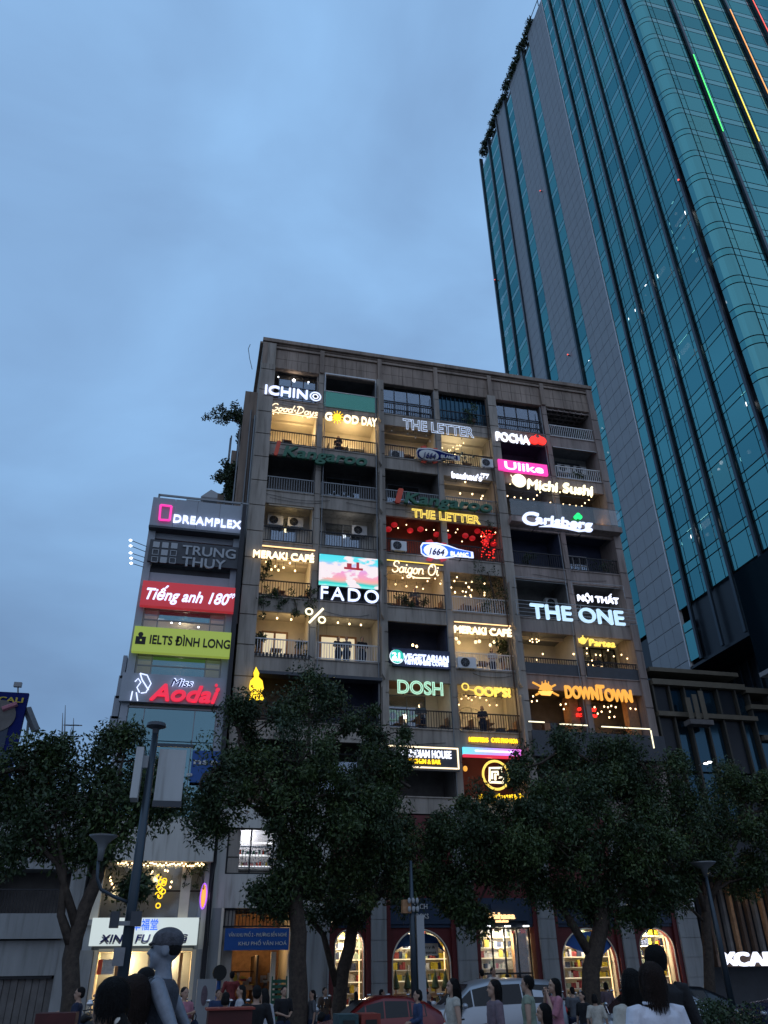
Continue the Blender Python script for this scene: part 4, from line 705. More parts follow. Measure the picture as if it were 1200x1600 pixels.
# shop with the blue ward sign
bld(MB().box(1.75, 1.85, D-.3, D+3.5, 0, 4.35), 'shop_wall', 'cream_wall'); bld(MB().box(4.55, 4.65, D-.3, D+3.5, 0, 4.35), 'shop_wall', 'cream_wall'); bld(MB().box(1.85, 4.55, D+3.3, D+3.4, 0, 4.35), 'shop_wall', 'wood')
bld(MB().box(4.65, 6.1, D-.3, D-.05, .12, 4.35), 'lower_wall', 'tile_white'); bld(MB().box(1.35, 1.75, D-.3, D-.05, .12, 4.35), 'lower_wall', 'tile_white')
b = MB(); [b.box(1.9+i*.14, 1.93+i*.14, D-.2, D-.17, 3.7, 4.3) for i in range(19)]; b.box(1.85, 4.55, D-.22, D-.15, 4.28, 4.34).box(1.85, 4.55, D-.22, D-.15, 3.66, 3.72); stuff(bld(b, 'grille', 'black_metal'))
t = thing('ward_sign', 'dim blue board with two rows of white lettering over the shop entrance', 'sign', (3.2, D-.4, 3.1)); MB().box(1.95, 4.5, D-.45, D-.36, 2.85, 3.62).build('board', 'sign_blue', t)
text('VĂN KHU PHỐ 2 - PHƯỜNG BẾN NGHÉ', 2.1, 3.32, 2.3, .13, D-.46, 'print_white', t, depth=.01); text('KHU PHỐ VĂN HOÁ', 2.5, 3.02, 1.9, .13, D-.46, 'print_white', t, depth=.01)
light('shop_light', (3.2, D+1.2, 2.9), WARM, 42, None); bld(MB().box(3.35, 3.42, D+.4, D+3.2, 0, 2.7), 'partition', 'wood_dark'); bld(MB().box(2.0, 3.3, D+1.0, D+1.05, 2.1, 2.15), 'shelf', 'wood_dark'); bld(MB().box(3.9, 4.1, D+.3, D+.5, 0, 2.8), 'door_post', 'cream_wall')
b = MB()
for i in range(90): b.mi = random.randrange(6); x, y, z = random.uniform(1.95, 4.4), D+random.uniform(.5, 2), random.uniform(.3, 1.9); b.box(x, x+random.uniform(.08, .3), y, y+.2, z, z+random.uniform(.08, .3))
stuff(bld(b, 'stacked_goods', ['cloth_cream', 'cloth_red', 'wood', 'cloth_grey', 'cali_yellow', 'cloth_white']))
# red framed bookshop fronts
for (x0, x1) in ((7.9, 8.55), (11.6, 12.45), (15.35, 16.1), (19.25, 19.85), (22.1, 23.1), (6.1, 6.15)):
    z = .13
    while z < 8.0: bld(MB().box(x0, x1, D-.42, D+.3, z, z+.74), 'panel', 'tile_white'); z += .76
    bld(MB().box(x0+.02, x1-.02, D-.39, D+.3, .13, 8.2), 'pier', 'tile_white')
def arch(x0, x1, ax0, ax1, zs, z1, y0, y1, m, name='arch_panel'):
    b = MB(); cx = (ax0+ax1)/2; r = (ax1-ax0)/2; n = 16
    pa = [(cx-r*math.cos(math.pi*i/n), zs+r*math.sin(math.pi*i/n)) for i in range(n+1)]
    for i in range(n):
        (a, c), (e, g_) = pa[i], pa[i+1]
        for y in (y0, y1): b.quad((a, y, c), (e, y, g_), (e, y, z1), (a, y, z1))
        b.quad((a, y0, c), (a, y1, c), (e, y1, g_), (e, y0, g_))
    b.box(x0, ax0, y0, y1, .13, z1); b.box(ax1, x1, y0, y1, .13, z1); return bld(b, name, m)
def shopfront(x0, x1, kind, words, i):
    ax0, ax1 = x0+.28, x1-.28; cx = (x0+x1)/2
    bld(MB().box(x0, x0+.2, D-.3, D+.2, .13, 8.1), 'red_frame', 'shop_red'); bld(MB().box(x1-.2, x1, D-.3, D+.2, .13, 8.1), 'red_frame', 'shop_red')
    bld(MB().box(x0+.2, x1-.2, D-.2, D+.1, 4.75, 8.1), 'red_panel', 'shop_red'); bld(MB().box(x0+.2, x1-.2, D-.25, D-.202, 3.75, 4.7), 'sign_panel', 'shop_navy')
    bld(MB().box(x0+.2, x1-.2, D-.2, D+.1, 3.62, 4.75), 'lintel', 'shop_navy')
    if words:
        t = thing('shop_sign', words[2], 'sign', (cx, D-.26, 4.2)); text(words[0], cx-.32*len(words[0])/4, 4.32, .64*len(words[0])/4, .2, D-.27, 'print_white', t, depth=.01); text(words[1], cx-.35*len(words[1])/5, 3.95, .7*len(words[1])/5, .2, D-.27, 'print_white', t, depth=.01)
    if kind == 'arch':
        arch(x0+.2, x1-.2, ax0, ax1, 3.55-(ax1-ax0)/2, 3.62, D-.15, D+.1, 'shop_red')
        n = 20; r = (ax1-ax0)/2; zs = 3.55-r; bld(MB().tube([(ax0, D-.17, .2)]+[(cx-r*math.cos(math.pi*j/n), D-.17, zs+r*math.sin(math.pi*j/n)) for j in range(n+1)]+[(ax1, D-.17, .2)], .03, 6), 'arch_trim', 'cream_wall')
    # interior
    bld(MB().box(x0, x1, D+2.2, D+2.25, 0, 3.9).box(x0, x0+.05, D+.2, D+2.2, 0, 3.9).box(x1-.05, x1, D+.2, D+2.2, 0, 3.9), 'shop_wall', 'cream_wall'); bld(MB().box(x0, x1, D+.1, D+2.2, 3.85, 3.9), 'shop_ceiling', 'white_wall')
    b = MB(); random.seed(50+i)
    for lev in range(8):
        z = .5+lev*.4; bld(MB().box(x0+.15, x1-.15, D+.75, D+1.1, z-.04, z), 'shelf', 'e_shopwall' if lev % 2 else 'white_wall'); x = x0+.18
        while x < x1-.25:
            wd = random.choice((.05, .07, .12, .22)); h = random.uniform(.16, .3); b.mi = random.randrange(6)
            if random.random() < .85: b.box(x, x+wd, D+.78, D+.98, z+.002, z+h)
            x += wd+.012
    stuff(bld(b, 'books', ['cloth_white', 'cloth_red', 'cali_yellow', 'cloth_green', 'cloth_navy', 'cloth_cream']))
    light('shop_light', (cx, D+.45, 3.2), (1, .85, .58), 150, None); 
    bld(MB().box(x0+.3, x0+.34, D+.5, D+.54, .2, 3.3), 'light_tube', 'e_warm') if i != 2 else None
    bld(MB().box(x1-.34, x1-.3, D+.5, D+.54, .2, 3.3), 'light_tube', 'e_warm')
shopfront(6.15, 7.9, 'arch', ('SÁCH', 'BOOKS', 'dim white lettering on the navy panel of the leftmost bookshop arch'), 0)
shopfront(8.55, 11.6, 'arch', ('SÁCH', 'BOOKS', 'dim white lettering on the navy panel over the Christmas window'), 1)
shopfront(12.45, 15.35, 'door', None, 2); shopfront(16.1, 19.25, 'arch', None, 3); shopfront(19.85, 22.1, 'arch', ('ĐỒ CHƠI', 'TOYS', 'dim white lettering on the navy panel of the rightmost bookshop arch'), 4)
t = sign('orange glowing fahasa sign above the bookshop entrance', (785, 1432)); tx('fahasa', (769, 1435), (804, 1436), 10, 'e_warm', t, D-.5, bold=.05); tx('NHÀ SÁCH', (775, 1441), (794, 1441.5), 3.5, 'e_warm', t, D-.5, bold=.02); disc((764, 1431), 3, 'e_warm', t, D-.5, name='logo'); bb = MB().box(13.2, 14.9, D-.45, D-.26, 3.85, 4.5).build('board', 'shop_navy', t)
window(apt, 12.75, 15.05, D+.1, .2, 3.6, 4, 2, 'black_metal', 'clear_glass', .06, 'entrance_glazing'); bld(MB().box(14.35, 14.95, D+.2, D+.5, .2, 3.4), 'timber_panel', 'wood')
for i, x in enumerate((13.0, 13.9, 14.75)):
    t = thing('downlight', '%s white downlight over the bookshop entrance' % ('left', 'middle', 'right')[i], 'lamp', (x, D-.3, 3.6)); MB().tube([(x, D-.4, 3.63), (x, D-.4, 3.67)], .13, 12).build('lens', 'e_bulbw', t); MB().tube([(x, D-.4, 3.672), (x, D-.4, 3.72)], .15, 12).build('housing', 'black_metal', t)
t = thing('hanging_notice', 'cream Merry Christmas notice hanging in the arched window', 'notice', (10.6, D+.3, 2.9)); MB().box(9.95, 10.95, D+.28, D+.3, 2.6, 3.05).build('card', 'leather_cream', t); text('Merry &', 10.1, 2.86, .7, .11, D+.27, 'print_black', t, depth=.004); text('Christmas', 10.02, 2.67, .84, .11, D+.27, 'print_black', t, depth=.004)
t = thing('window_garland', 'dark blue starry cloth across the top of the Christmas window', 'decoration', (10.1, D+.2, 3.2)); MB().prism([(8.9, 2.7), (9.3, 3.3), (10.1, 3.5), (10.9, 3.3), (11.3, 2.7), (10.9, 2.95), (9.4, 2.95)], D+.35, D+.4).build('cloth', 'sign_blue', t, fix=True)
t = thing('window_garland', 'blue and yellow bird shaped banner in the arch right of the bookshop entrance', 'decoration', (17.6, D+.2, 3.2)); MB().prism([(16.4, 3.0), (17.0, 3.4), (18.2, 3.45), (19.0, 3.0), (18.3, 2.5), (17.4, 2.65)], D-.1, D-.05).build('cloth', 'sign_blue', t, fix=True); MB().prism([(17.7, 3.3), (18.0, 3.1), (18.2, 2.8), (17.6, 2.95)], D-.14, D-.11).build('wing', 'cali_yellow', t, fix=True)
for i, x in enumerate((9.1, 9.6, 10.35, 10.8, 11.25)):
    t = thing('christmas_tree', 'small dark cone Christmas tree, %s in the arched shop window' % ('leftmost', 'second', 'third', 'fourth', 'rightmost')[i], 'tree', (x, D+.4, 1.2)); MB().tube([(x, D+.4, 1.4), (x, D+.4, 1.45), (x, D+.4, 2.1)], [.1, .17, .01], 9).build('cone', 'leaf_dark', t); MB().tube([(x, D+.4, 1.25), (x, D+.4, 1.4)], .03, 6).build('stem', 'wood', t)
bld(MB().box(8.9, 11.3, D+.25, D+.6, 1.15, 1.25), 'display_shelf', 'wood')
for x0_ in (22.25,): 
    t = thing('louvre_vent', 'white slatted vent box on the wall above the right end of the block', 'vent', (22.6, D-.45, 5)); MB().box(22.15, 23.05, D-.5, D-.43, 4.35, 5.9).build('frame', 'shutter', t)
    for j in range(12): MB().box(22.2, 23.0, D-.56, D-.5, 4.4+j*.12, 4.47+j*.12).build('slat', 'white_metal', t)
t = thing('louvre_vent', 'white slatted vent half hidden by leaves above the leftmost bookshop arch', 'vent', (7.0, D-.45, 5)); MB().box(6.2, 7.5, D-.5, D-.43, 4.5, 5.7).build('frame', 'shutter', t)
for j in range(10): MB().box(6.25, 7.45, D-.56, D-.5, 4.55+j*.115, 4.62+j*.115).build('slat', 'shutter', t)
bld(MB().box(6.15, 23.1, D, D+.2, 8.0, 8.2), 'beam', 'concrete')
# ------------------------------------------------------------------ slim office building on the left
ob = thing('office_building', 'slim grey shop building with stacked company signs left of the cafe block', 'building', (-1, 38, 0))
def ol(b, n, m, **k): return b.build(n, m, ob, **k)
XL, XR, Y0 = -3.4, 1.12, D-.1
ol(MB().box(XL, XR, Y0+1.2, D+10, 0, 22.6), 'core_wall', 'grey_panel'); ol(MB().box(XL, XL+.35, Y0, Y0+1.2, 0, 22.3), 'corner_pier', 'grey_panel'); ol(MB().box(XR-.3, XR, Y0, Y0+1.2, 0, 22.3), 'corner_pier', 'grey_panel')
def oz(y): return P(240, y, Y0).z
def opan(y0, y1, n, m, x0=None, x1=None, dy=0, th=.25): return ol(MB().box(x0 if x0 is not None else XL+.35, x1 if x1 is not None else XR-.3, Y0+dy, Y0+dy+th, oz(y1), oz(y0)), n, m)
# fascia behind the top sign as separate panels
za, zb = oz(826), oz(782)
for i in range(4):
    x = XL+i*1.13; ol(MB().box(x+.01, x+1.12, Y0-.35, Y0-.1, za, zb), 'panel', 'grey_panel')
ol(MB().box(XL, XR, Y0-.38, Y0+.3, za-.12, za), 'beam', 'dark_panel')
b = MB().box(XL+.2, XR+.3, Y0, Y0+.08, 23.45, 23.55).box(XL+.2, XL+.3, Y0, Y0+.08, 22, 23.5); b.box(XR-.1, XR, Y0, Y0+.08, 22, 23.5); ol(b, 'roof_rail', 'grey_metal')
opan(826, 838, 'wall', 'grey_panel', dy=.2); opan(838, 850, 'strip_window', 'blue_glass', dy=.3); opan(838, 905, 'wall', 'dark_panel', dy=.8, th=.1)
opan(884, 893, 'louvre', 'black_metal', dy=.1); opan(893, 912, 'wall', 'grey_panel', dy=.1)
def glazed(y0, y1, lit):
    z0, z1 = oz(y1), oz(y0); xs = [XL+.4, XL+1.05, XL+3.5, XR-.35]
    ol(MB().box(XL+.36, XR-.31, Y0+1.0, Y0+1.1, z0, z1), 'room_wall', 'cream_wall')
    b = MB(); [b.box(x-.03, x+.03, Y0+.1, Y0+.18, z0, z1) for x in xs]; b.box(xs[0], xs[-1], Y0+.1, Y0+.18, z1-.06, z1).box(xs[0], xs[-1], Y0+.11, Y0+.17, (z0+z1)/2-.03, (z0+z1)/2+.03); f = ol(b, 'window_frame', 'grey_metal')
    for i in range(3):
        for (e, h) in ((z0, (z0+z1)/2-.035), ((z0+z1)/2+.035, z1-.065)): kid(MB().box(xs[i]+.035, xs[i+1]-.035, Y0+.13, Y0+.14, e, h).build('pane', 'clear_glass' if (lit and i != 1) or (lit == 2 and e == z0) else 'blue_glass'), f)
glazed(950, 984, 2); glazed(1022, 1056, 1); light('office_light', (-1.1, Y0+.6, oz(953)), (1, .9, .65), 12, None); light('office_light', (-1.1, Y0+.6, oz(1030)), (1, .85, .6), 6, None)
for (x, y) in ((252, 968), (268, 973), (281, 974), (348, 957), (310, 980)): 
    p = P(x, y, Y0+.5); t = thing('ceiling_spot', {252: 'long tube', 268: 'left spot', 281: 'middle spot', 348: 'far right spot', 310: 'lowest spot'}[x]+' light behind the office glass between the red and lime signs', 'lamp', p, 'ceiling spots behind the office glass'); MB().cbox(p, .28 if x == 252 else .08, .08, .05).build('lens', 'e_bulbw', t); MB().cbox(p+Vector((0, .05, .03)), .1, .08, .06).build('housing', 'grey_metal', t)
opan(1056, 1100, 'fascia', 'grey_panel', XL-.1, XR, -.25, .3)
# blue curtained glass front, divided into bays
z0, z1 = oz(1330), oz(1104); n = 6
ol(MB().box(XL+.3, XR-.3, Y0+.5, Y0+.55, z0, z1), 'curtain', 'curtain_blue')
f = ol(MB().box(XL+.3, XR-.3, Y0-.0, Y0+.1, z1-.08, z1), 'window_frame', 'grey_metal')
xs = [XL+.35, XL+1.05, XL+3.25, XR-.33]
for i in range(3):
    for j in range(4): kid(MB().box(xs[i]+.02, xs[i+1]-.02, Y0+.05, Y0+.07, z0+(z1-z0)*j/4+.02, z0+(z1-z0)*(j+1)/4-.02).build('pane', 'blue_glass'), f)
for x in xs: kid(MB().box(x-.018, x+.018, Y0, Y0+.1, z0, z1-.09).build('mullion', 'grey_metal'), f)
for i, y in enumerate((1020, 1052, 1084, 1116)):
    ol(MB().box(XL-.28-i*.05, XL-.1, Y0+.6, Y0+1.5, oz(y+36), oz(y)), 'side_panel', 'grey_panel')
# canopy, terrace windows, light box, shop
zc1, zc0 = P(240, 1275, Y0-.7).z, P(240, 1345, Y0-.7).z
ol(MB().box(XL+.2, XR+.1, Y0-.7, Y0+1, zc0, zc1), 'canopy', 'white_wall'); zt0 = P(240, 1436, Y0-.5).z
for x in (-3.35, -1.95, .05, 1.0): ol(MB().box(x, x+.38, Y0-.3, Y0+.2, zt0, zc0), 'terrace_pier', 'cream_wall' if x < .9 else 'white_wall')
ol(MB().box(XL+.1, XR, Y0+2.4, Y0+2.5, 0, zc0), 'room_wall', 'wood_dark'); ol(MB().box(XL, XR, Y0-.3, Y0+2.5, zt0-.2, zt0), 'floor_slab', 'plaster_grey')
fr = ol(MB().box(XL+.1, XR, Y0-.05, Y0+.0, zt0+1.0, zt0+1.06).box(XL+.1, XR, Y0-.05, Y0+.0, zt0, zt0+.06), 'window_frame', 'black_metal')
for (a, c) in ((-3.0, -1.97), (-1.55, .03), (.45, 1.0)): kid(MB().box(a, c, Y0-.03, Y0-.02, zt0+.07, zt0+.99).build('pane', 'clear_glass'), fr); kid(MB().box(a, c, Y0-.03, Y0-.02, zt0+1.07, zc0-.02).build('pane', 'clear_glass'), fr)
light('cafe_light', (-1, Y0+1.2, zc0-.5), YEL, 16, None); light('cafe_light', (-2.6, Y0+1.2, zt0+1), YEL, 7, None)
ol(MB().box(-1.5, -.3, Y0+1.6, Y0+1.65, zt0+1.05, zt0+1.10), 'purple_tube', 'e_purple'); ol(MB().box(-1.4, .0, Y0+2.2, Y0+2.35, zt0+.3, zt0+1.0), 'counter', 'cream_wall')
b = thing('string_lights', 'row of amber fairy bulbs under the white canopy', 'lights', (-1, Y0-.4, zc0)); mm = MB().ell((0, 0, 0), .035, .035, .035, 6, 4).mesh('bulb', 'e_bulb')
for i in range(44): link('bulb', mm, b, (-2.5+i*.078, Y0-.45+random.uniform(-.05, .05), zc0-.05-random.random()*.1)).matrix_parent_inverse = parent_inv(b)
b = thing('string_lights', 'hanging column of small yellow ring lights in the terrace window', 'lights', (-.5, Y0, zt0+1.5))
for (x, y) in ((248, 1370), (251, 1378), (256, 1380), (248, 1386), (251, 1390), (255, 1393), (246, 1398), (250, 1400), (247, 1415), (257, 1376)):
    p = P(x, y, Y0-.1); MB().tube([(p.x+.085*math.cos(a), p.y, p.z+.085*math.sin(a)) for a in np.linspace(0, 6.3, 13)], .02, 5).build('ring_light', 'e_gold', b)
bulbs(8, 0, [tuple(P(x, y, Y0+.8)) for x, y in ((221, 1372), (238, 1362), (236, 1366), (258, 1360), (262, 1361), (172, 1371), (173, 1376), (175, 1381), (177, 1386), (268, 1378), (266, 1386))], 'starry lamps inside the terrace windows over the light box sign', rad=.05, drop=.25)
for i, (x, y) in enumerate(((-1.75, zc0-.3), (.25, zc0-.3), (-3.1, zc0-.2), (.8, zc0-.4))): plant(x, Y0-.4, y, 'trailing plant hanging from the canopy, %s of four' % ('second from the left', 'third from the left', 'leftmost', 'rightmost')[i], .2, .2, 150, .13, pot=False, hang=.9)
t = thing('surfboard_light', 'upright oval glowing orange and purple wall light beside the terrace', 'light', P(318, 1400, Y0-.4)); p = P(318, 1400, Y0-.4); MB().ell(p, .09, .05, .42, 14, 10).build('glow_panel', 'e_orange', t, True); MB().tube([(p.x+.12*math.cos(a), p.y-.0, p.z+.46*math.sin(a)) for a in np.linspace(0, 6.3, 21)], .02, 5).build('rim_tube', 'e_purple', t); light('tube_glow', (p.x+.1, p.y-.35, p.z), (.8, .4, .9), 2.5, t)
# light box sign
t = thing('light_box_sign', 'white light box sign reading XING FU TANG in navy with Chinese characters', 'sign', P(220, 1480, D-.9)); yb = D-.85
p, q = P(136, 1478, yb), P(307, 1480, yb); u = P(146, 1434, yb); MB().box(p.x+.05, q.x, yb, yb+.35, p.z, u.z).build('light_box', 'e_box', t)
def tx2(s, a, b, h, m, t, y, **k): p, q = P(*a, y), P(*b, y); u = P(a[0], a[1]-h, y); text(s, p.x, p.z, q.x-p.x, u.z-p.z, y, m, t, **k)
tx2('XING FU TANG', (157, 1472), (291, 1473), 12, 'print_navy', t, yb-.08, bold=.04, shear=.15); tx2('XING FU TANG', (155.5, 1475), (290, 1476), 12, 'sign_grey', t, yb-.02, bold=.04, shear=.15, depth=.01); tx2('幸福堂', (207, 1452), (246, 1453), 14, 'e_blue', t, yb-.05, bold=.02)
light('sign_glow', (-1, yb-.5, p.z+.3), (.9, 1, .95), 6, t)
# shop below
ol(MB().box(-2.9, -2.75, Y0-.3, Y0+2.4, 0, 2.9), 'shop_wall', 'cream_wall'); ol(MB().box(.75, .9, Y0-.3, Y0+2.4, 0, 2.9), 'shop_wall', 'cream_wall'); ol(MB().box(-2.75, .75, Y0+2.3, Y0+2.38, 0, 2.9), 'shop_wall', 'cream_wall'); ol(MB().box(-2.75, .75, Y0-.2, Y0+2.3, 2.85, 2.95), 'shop_ceiling', 'cream_wall')
ol(MB().box(.9, 1.12, Y0-.4, Y0-.1, 0, 2.9), 'pier', 'tile_white'); ol(MB().box(-3.4, -2.92, Y0-.4, Y0-.1, 0, 2.9), 'pier', 'tile_white'); ol(MB().box(-2.1, -1.95, Y0+.2, Y0+.6, 0, 2.8), 'wood_post', 'wood'); ol(MB().box(-.9, -.6, Y0+.2, Y0+.4, 0, 2.8), 'wood_post', 'cream_wall'); ol(MB().box(.3, .42, Y0+.1, Y0+.3, 0, 2.8), 'wood_post', 'wood')
light('shop_light', (-1.8, Y0+.9, 2.5), YEL, 110, None); light('shop_light', (-.1, Y0+.9, 2.5), YEL, 60, None)
t = thing('hanging_poster', 'red and white poster hanging inside the tea shop', 'poster', (-2.3, Y0, 2.3)); MB().box(-2.55, -2.1, Y0-.02, Y0, 2.1, 2.6).build('sheet', 'cloth_white', t); MB().box(-2.72, -2.56, Y0-.02, Y0, 2.1, 2.6).build('edge', 'kangaroo_red', t)
for i in range(3): ol(MB().box(-.5, .2, Y0+1.9, Y0+2.1, 1.2+i*.45, 1.24+i*.45), 'shelf', 'wood_dark')
# signs on the office building
t = sign('pink open door logo and white DREAMPLEX letters at the top left building', (310, 815)); tx('DREAMPLEX', (270, 815), (375, 826), 12, 'e_cool', t, Y0-.45, bold=.04, track=.04)
for pl in ([(249, 812), (251, 789)], [(251, 789), (268, 791)], [(268, 791), (265, 813)], [(249, 812), (265, 813)]): line(pl, .055, 'e_pink', t, Y0-.45, 'door_stroke')
t = sign('unlit dark board with grey TRUNG THUY letters and a grid of squares', (300, 865)); y_ = Y0-.3; p, q, u = P(229, 881, y_), P(372, 893, y_), P(233, 842, y_); MB().box(p.x, q.x, y_, y_+.15, q.z+.15, u.z).build('board', 'dark_panel', t)
tx2('TRUNG', (285, 866), (368, 872), 15, 'sign_grey', t, y_-.03, bold=.04, depth=.03); tx2('THUY', (284, 884), (350, 889), 15, 'sign_grey', t, y_-.03, bold=.04, depth=.03)
for r in range(3):
    for c in range(3):
        a = P(240+c*14-r*1.5, 846+r*11.5+c*1.0, y_-.02); s_ = .31
        if r == 0 or c == 1: MB().box(a.x, a.x+s_, y_-.03, y_, a.z-s_, a.z).build('square', 'sign_grey', t)
        else: MB().box(a.x, a.x+s_, y_-.03, y_, a.z-.03, a.z).box(a.x, a.x+s_, y_-.03, y_, a.z-s_, a.z-s_+.03).box(a.x, a.x+.03, y_-.03, y_, a.z-s_+.03, a.z-.03).box(a.x+s_-.03, a.x+s_, y_-.03, y_, a.z-s_+.03, a.z-.03).build('square', 'sign_grey', t)
t = sign('red light box sign with white slanted Tiếng anh 180 độ', (295, 930)); y_ = Y0-.4; p, q, u = P(218, 944, y_), P(367, 956, y_), P(224, 906, y_); MB().box(p.x, q.x, y_, y_+.3, p.z-.02, u.z-.02).build('light_box', 'e_redbox', t)
tx('Tiếng anh 180', (224, 936), (354, 944), 18, 'e_cool', t, y_-.03, bold=.04, shear=.3, depth=.02); tx('độ', (356, 933), (366, 934), 6, 'e_cool', t, y_-.03, bold=.02, shear=.3, depth=.02)
t = sign('lime light box sign with black IELTS ĐÌNH LONG lettering', (285, 1000)); p, q, u = P(205, 1016, y_), P(360, 1026, y_), P(210, 977, y_); MB().box(p.x, q.x, y_, y_+.3, p.z-.02, u.z-.02).build('light_box', 'e_lime', t)
tx('IELTS ĐÌNH LONG', (233, 1006), (359, 1013), 14, 'print_black', t, y_-.03, bold=.05, depth=.02); MB().box(P(211, 1004, y_).x, P(227, 1004, y_).x, y_-.03, y_, P(211, 1006, y_).z, P(211, 994, y_).z).build('logo_block', 'print_black', t); disc((220, 991), 4, 'print_black', t, y_-.02, dy=.01, name='logo_disc'); disc((220, 1000), 1.6, 'e_lime', t, y_-.04, dy=.01, name='logo_dot')
t = sign('red Aodai letters with small white Miss and a neon figure outline', (275, 1085)); y_ = Y0-.35; tx('Aodai', (236, 1093), (335, 1098), 26, 'e_rose', t, y_, bold=.05, shear=.25, depth=.08); tx('Miss', (267, 1071), (300, 1073), 12, 'e_cool', t, y_, bold=.03, shear=.25); tx('Miss', (266, 1071.6), (299, 1073.6), 12, 'print_navy', t, y_-.07, bold=.02, shear=.25, depth=.01); disc((338, 1071), 2.2, 'e_rose', t, y_, name='dot')
for pl in ([(219, 1052), (230, 1055), (236, 1068), (228, 1082), (220, 1083)], [(219, 1052), (222, 1062), (232, 1078)], [(211, 1065), (216, 1060), (220, 1066), (214, 1074), (218, 1082)], [(207, 1080), (204, 1094)], [(213, 1082), (215, 1095)]): line(pl, .028, 'e_cool', t, y_, 'outline_stroke')
t = sign('blue panel with pale round letters half hidden by leaves on the left building', (325, 1200)); y_ = Y0-.3; p, q, u = P(296, 1222, y_), P(346, 1224, y_), P(298, 1172, y_); MB().box(p.x, q.x, y_, y_+.12, p.z, u.z).build('board', 'sign_blue', t); tx('nse', (302, 1194), (339, 1195), 10, 'print_white', t, y_-.03, bold=.03, depth=.02); tx('e', (291, 1212), (300, 1213), 7, 'print_white', t, y_-.03, depth=.02)
t = thing('arm_floodlights', 'five small floodlights on thin arms sticking out to the left of the grey board', 'floodlights', P(230, 860, Y0))
for (a, c) in (((204, 844), (229, 854)), ((204, 853), (227, 862)), ((204, 864), (226, 871)), ((205, 872), (225, 879)), ((205, 880), (224, 886))):
    p, q = P(*a, Y0-.9), P(*c, Y0-.05); MB().tube([p, q], .018, 5).build('arm', 'black_metal', t); MB().ell(p, .075, .05, .05, 8, 6).build('lamp_head', 'e_bulbw', t)
t = thing('drain_pipe', 'tall black pipe between the slim office building and the cafe block', 'pipe', (1.25, D-.5, 0)); MB().box(1.14, 1.33, D-.55, D-.35, 0, 23.2).build('pipe_run', 'black_metal', t)
MB().tube([(1.3, D-.6, 9), (1.33, D-.62, 6), (1.2, D-.6, 5), (1.3, D-.6, 3)], .04, 5).build('cable', 'black_metal', t)
# ------------------------------------------------------------------ low dark building at the far left
lb = thing('house', 'low dark plastered house with a balcony and garage behind the left tree', 'building', (-9, 38, 0))
def ll(b, n, m): return b.build(n, m, lb)
ll(MB().box(-22, -3.5, D+1.5, D+9, 0, 9.0), 'core_wall', 'plaster_dark'); ll(MB().box(-22, -3.7, D-.0, D+1.5, 5.75, 8.2), 'upper_wall', 'tile_white'); ll(MB().box(-22, -3.9, D-.5, D+1.5, 3.3, 4.15), 'balcony_parapet', 'tile_white')
ll(MB().box(-22, -3.9, D-.25, D+1.5, 2.1, 3.25), 'wall', 'tile_white'); ll(MB().box(-4.2, -3.65, D-.3, D+1.5, 0, 8), 'pier', 'tile_white'); ll(MB().box(-7.4, -7.1, D-.1, D+1.5, 4.15, 5.75), 'pier', 'tile_white')
f = ll(MB().box(-22, -4.2, D-.45, D-.4, 4.95, 5.0), 'railing', 'black_metal'); b = MB(); [b.box(-12+i*.12, -11.98+i*.12, D-.44, D-.41, 4.15, 4.95) for i in range(65)]; kid(stuff(b.build('baluster', 'black_metal')), f)
for i in range(24): ll(MB().box(-10.2+i*.25, -9.97+i*.25, D-.1+.03*(i % 2), D+.0+.03*(i % 2), 0, 2.0), 'garage_slat', 'plaster_dark')
ll(MB().box(-10.3, -4.3, D-.2, D+.3, 2.0, 2.1), 'lintel', 'black_metal')
# billboard
t = thing('billboard', 'tall dark blue rooftop billboard with yellow CALI lettering at the left edge', 'billboard', P(20, 1120, 40)); yb = 40; u, q = P(-60, 1079, yb), P(45, 1083, yb); l = P(30, 1160, yb)
MB().box(u.x, q.x, yb, yb+.25, l.z-2.5, q.z).build('panel', 'cali_blue', t); tx2('CALI', (-3, 1096), (36, 1097), 8, 'cali_yellow', t, yb-.03, bold=.06, depth=.02)
bb = MB(); c_ = P(20, 1100, yb-.02); bb.box(u.x+.1, c_.x+.05, yb-.04, yb-.01, l.z-2.2, c_.z).build('picture', 'shop_navy', t); c2_ = P(-2, 1118, yb-.06); MB().tube([(c2_.x, yb-.05, c2_.z), (c2_.x, yb-.08, c2_.z)], .75, 24).build('plate', 'plaster_dark', t); MB().tube([(c2_.x+.1, yb-.1, c2_.z+.3), (c2_.x+.7, yb-.1, c2_.z+.6)], .13, 6).build('food_stripe', 'cloth_pink', t)
MB().tube([P(28, 1083, yb), P(28, 1072, yb)], .04, 5).cbox(P(28, 1070, yb), .35, .2, .22).build('floodlight', 'grey_metal', t); MB().tube([P(42, 1107, yb+.3), P(56, 1142, yb+.3)], .2, 4).tube([P(45, 1120, yb+.3), P(42, 1150, yb+.3)], .06, 4).build('strut', 'grey_metal', t); MB().box(u.x, q.x+1.5, yb-.2, yb+1.5, 0, l.z-2.5).build('support_block', 'plaster_dark', t)
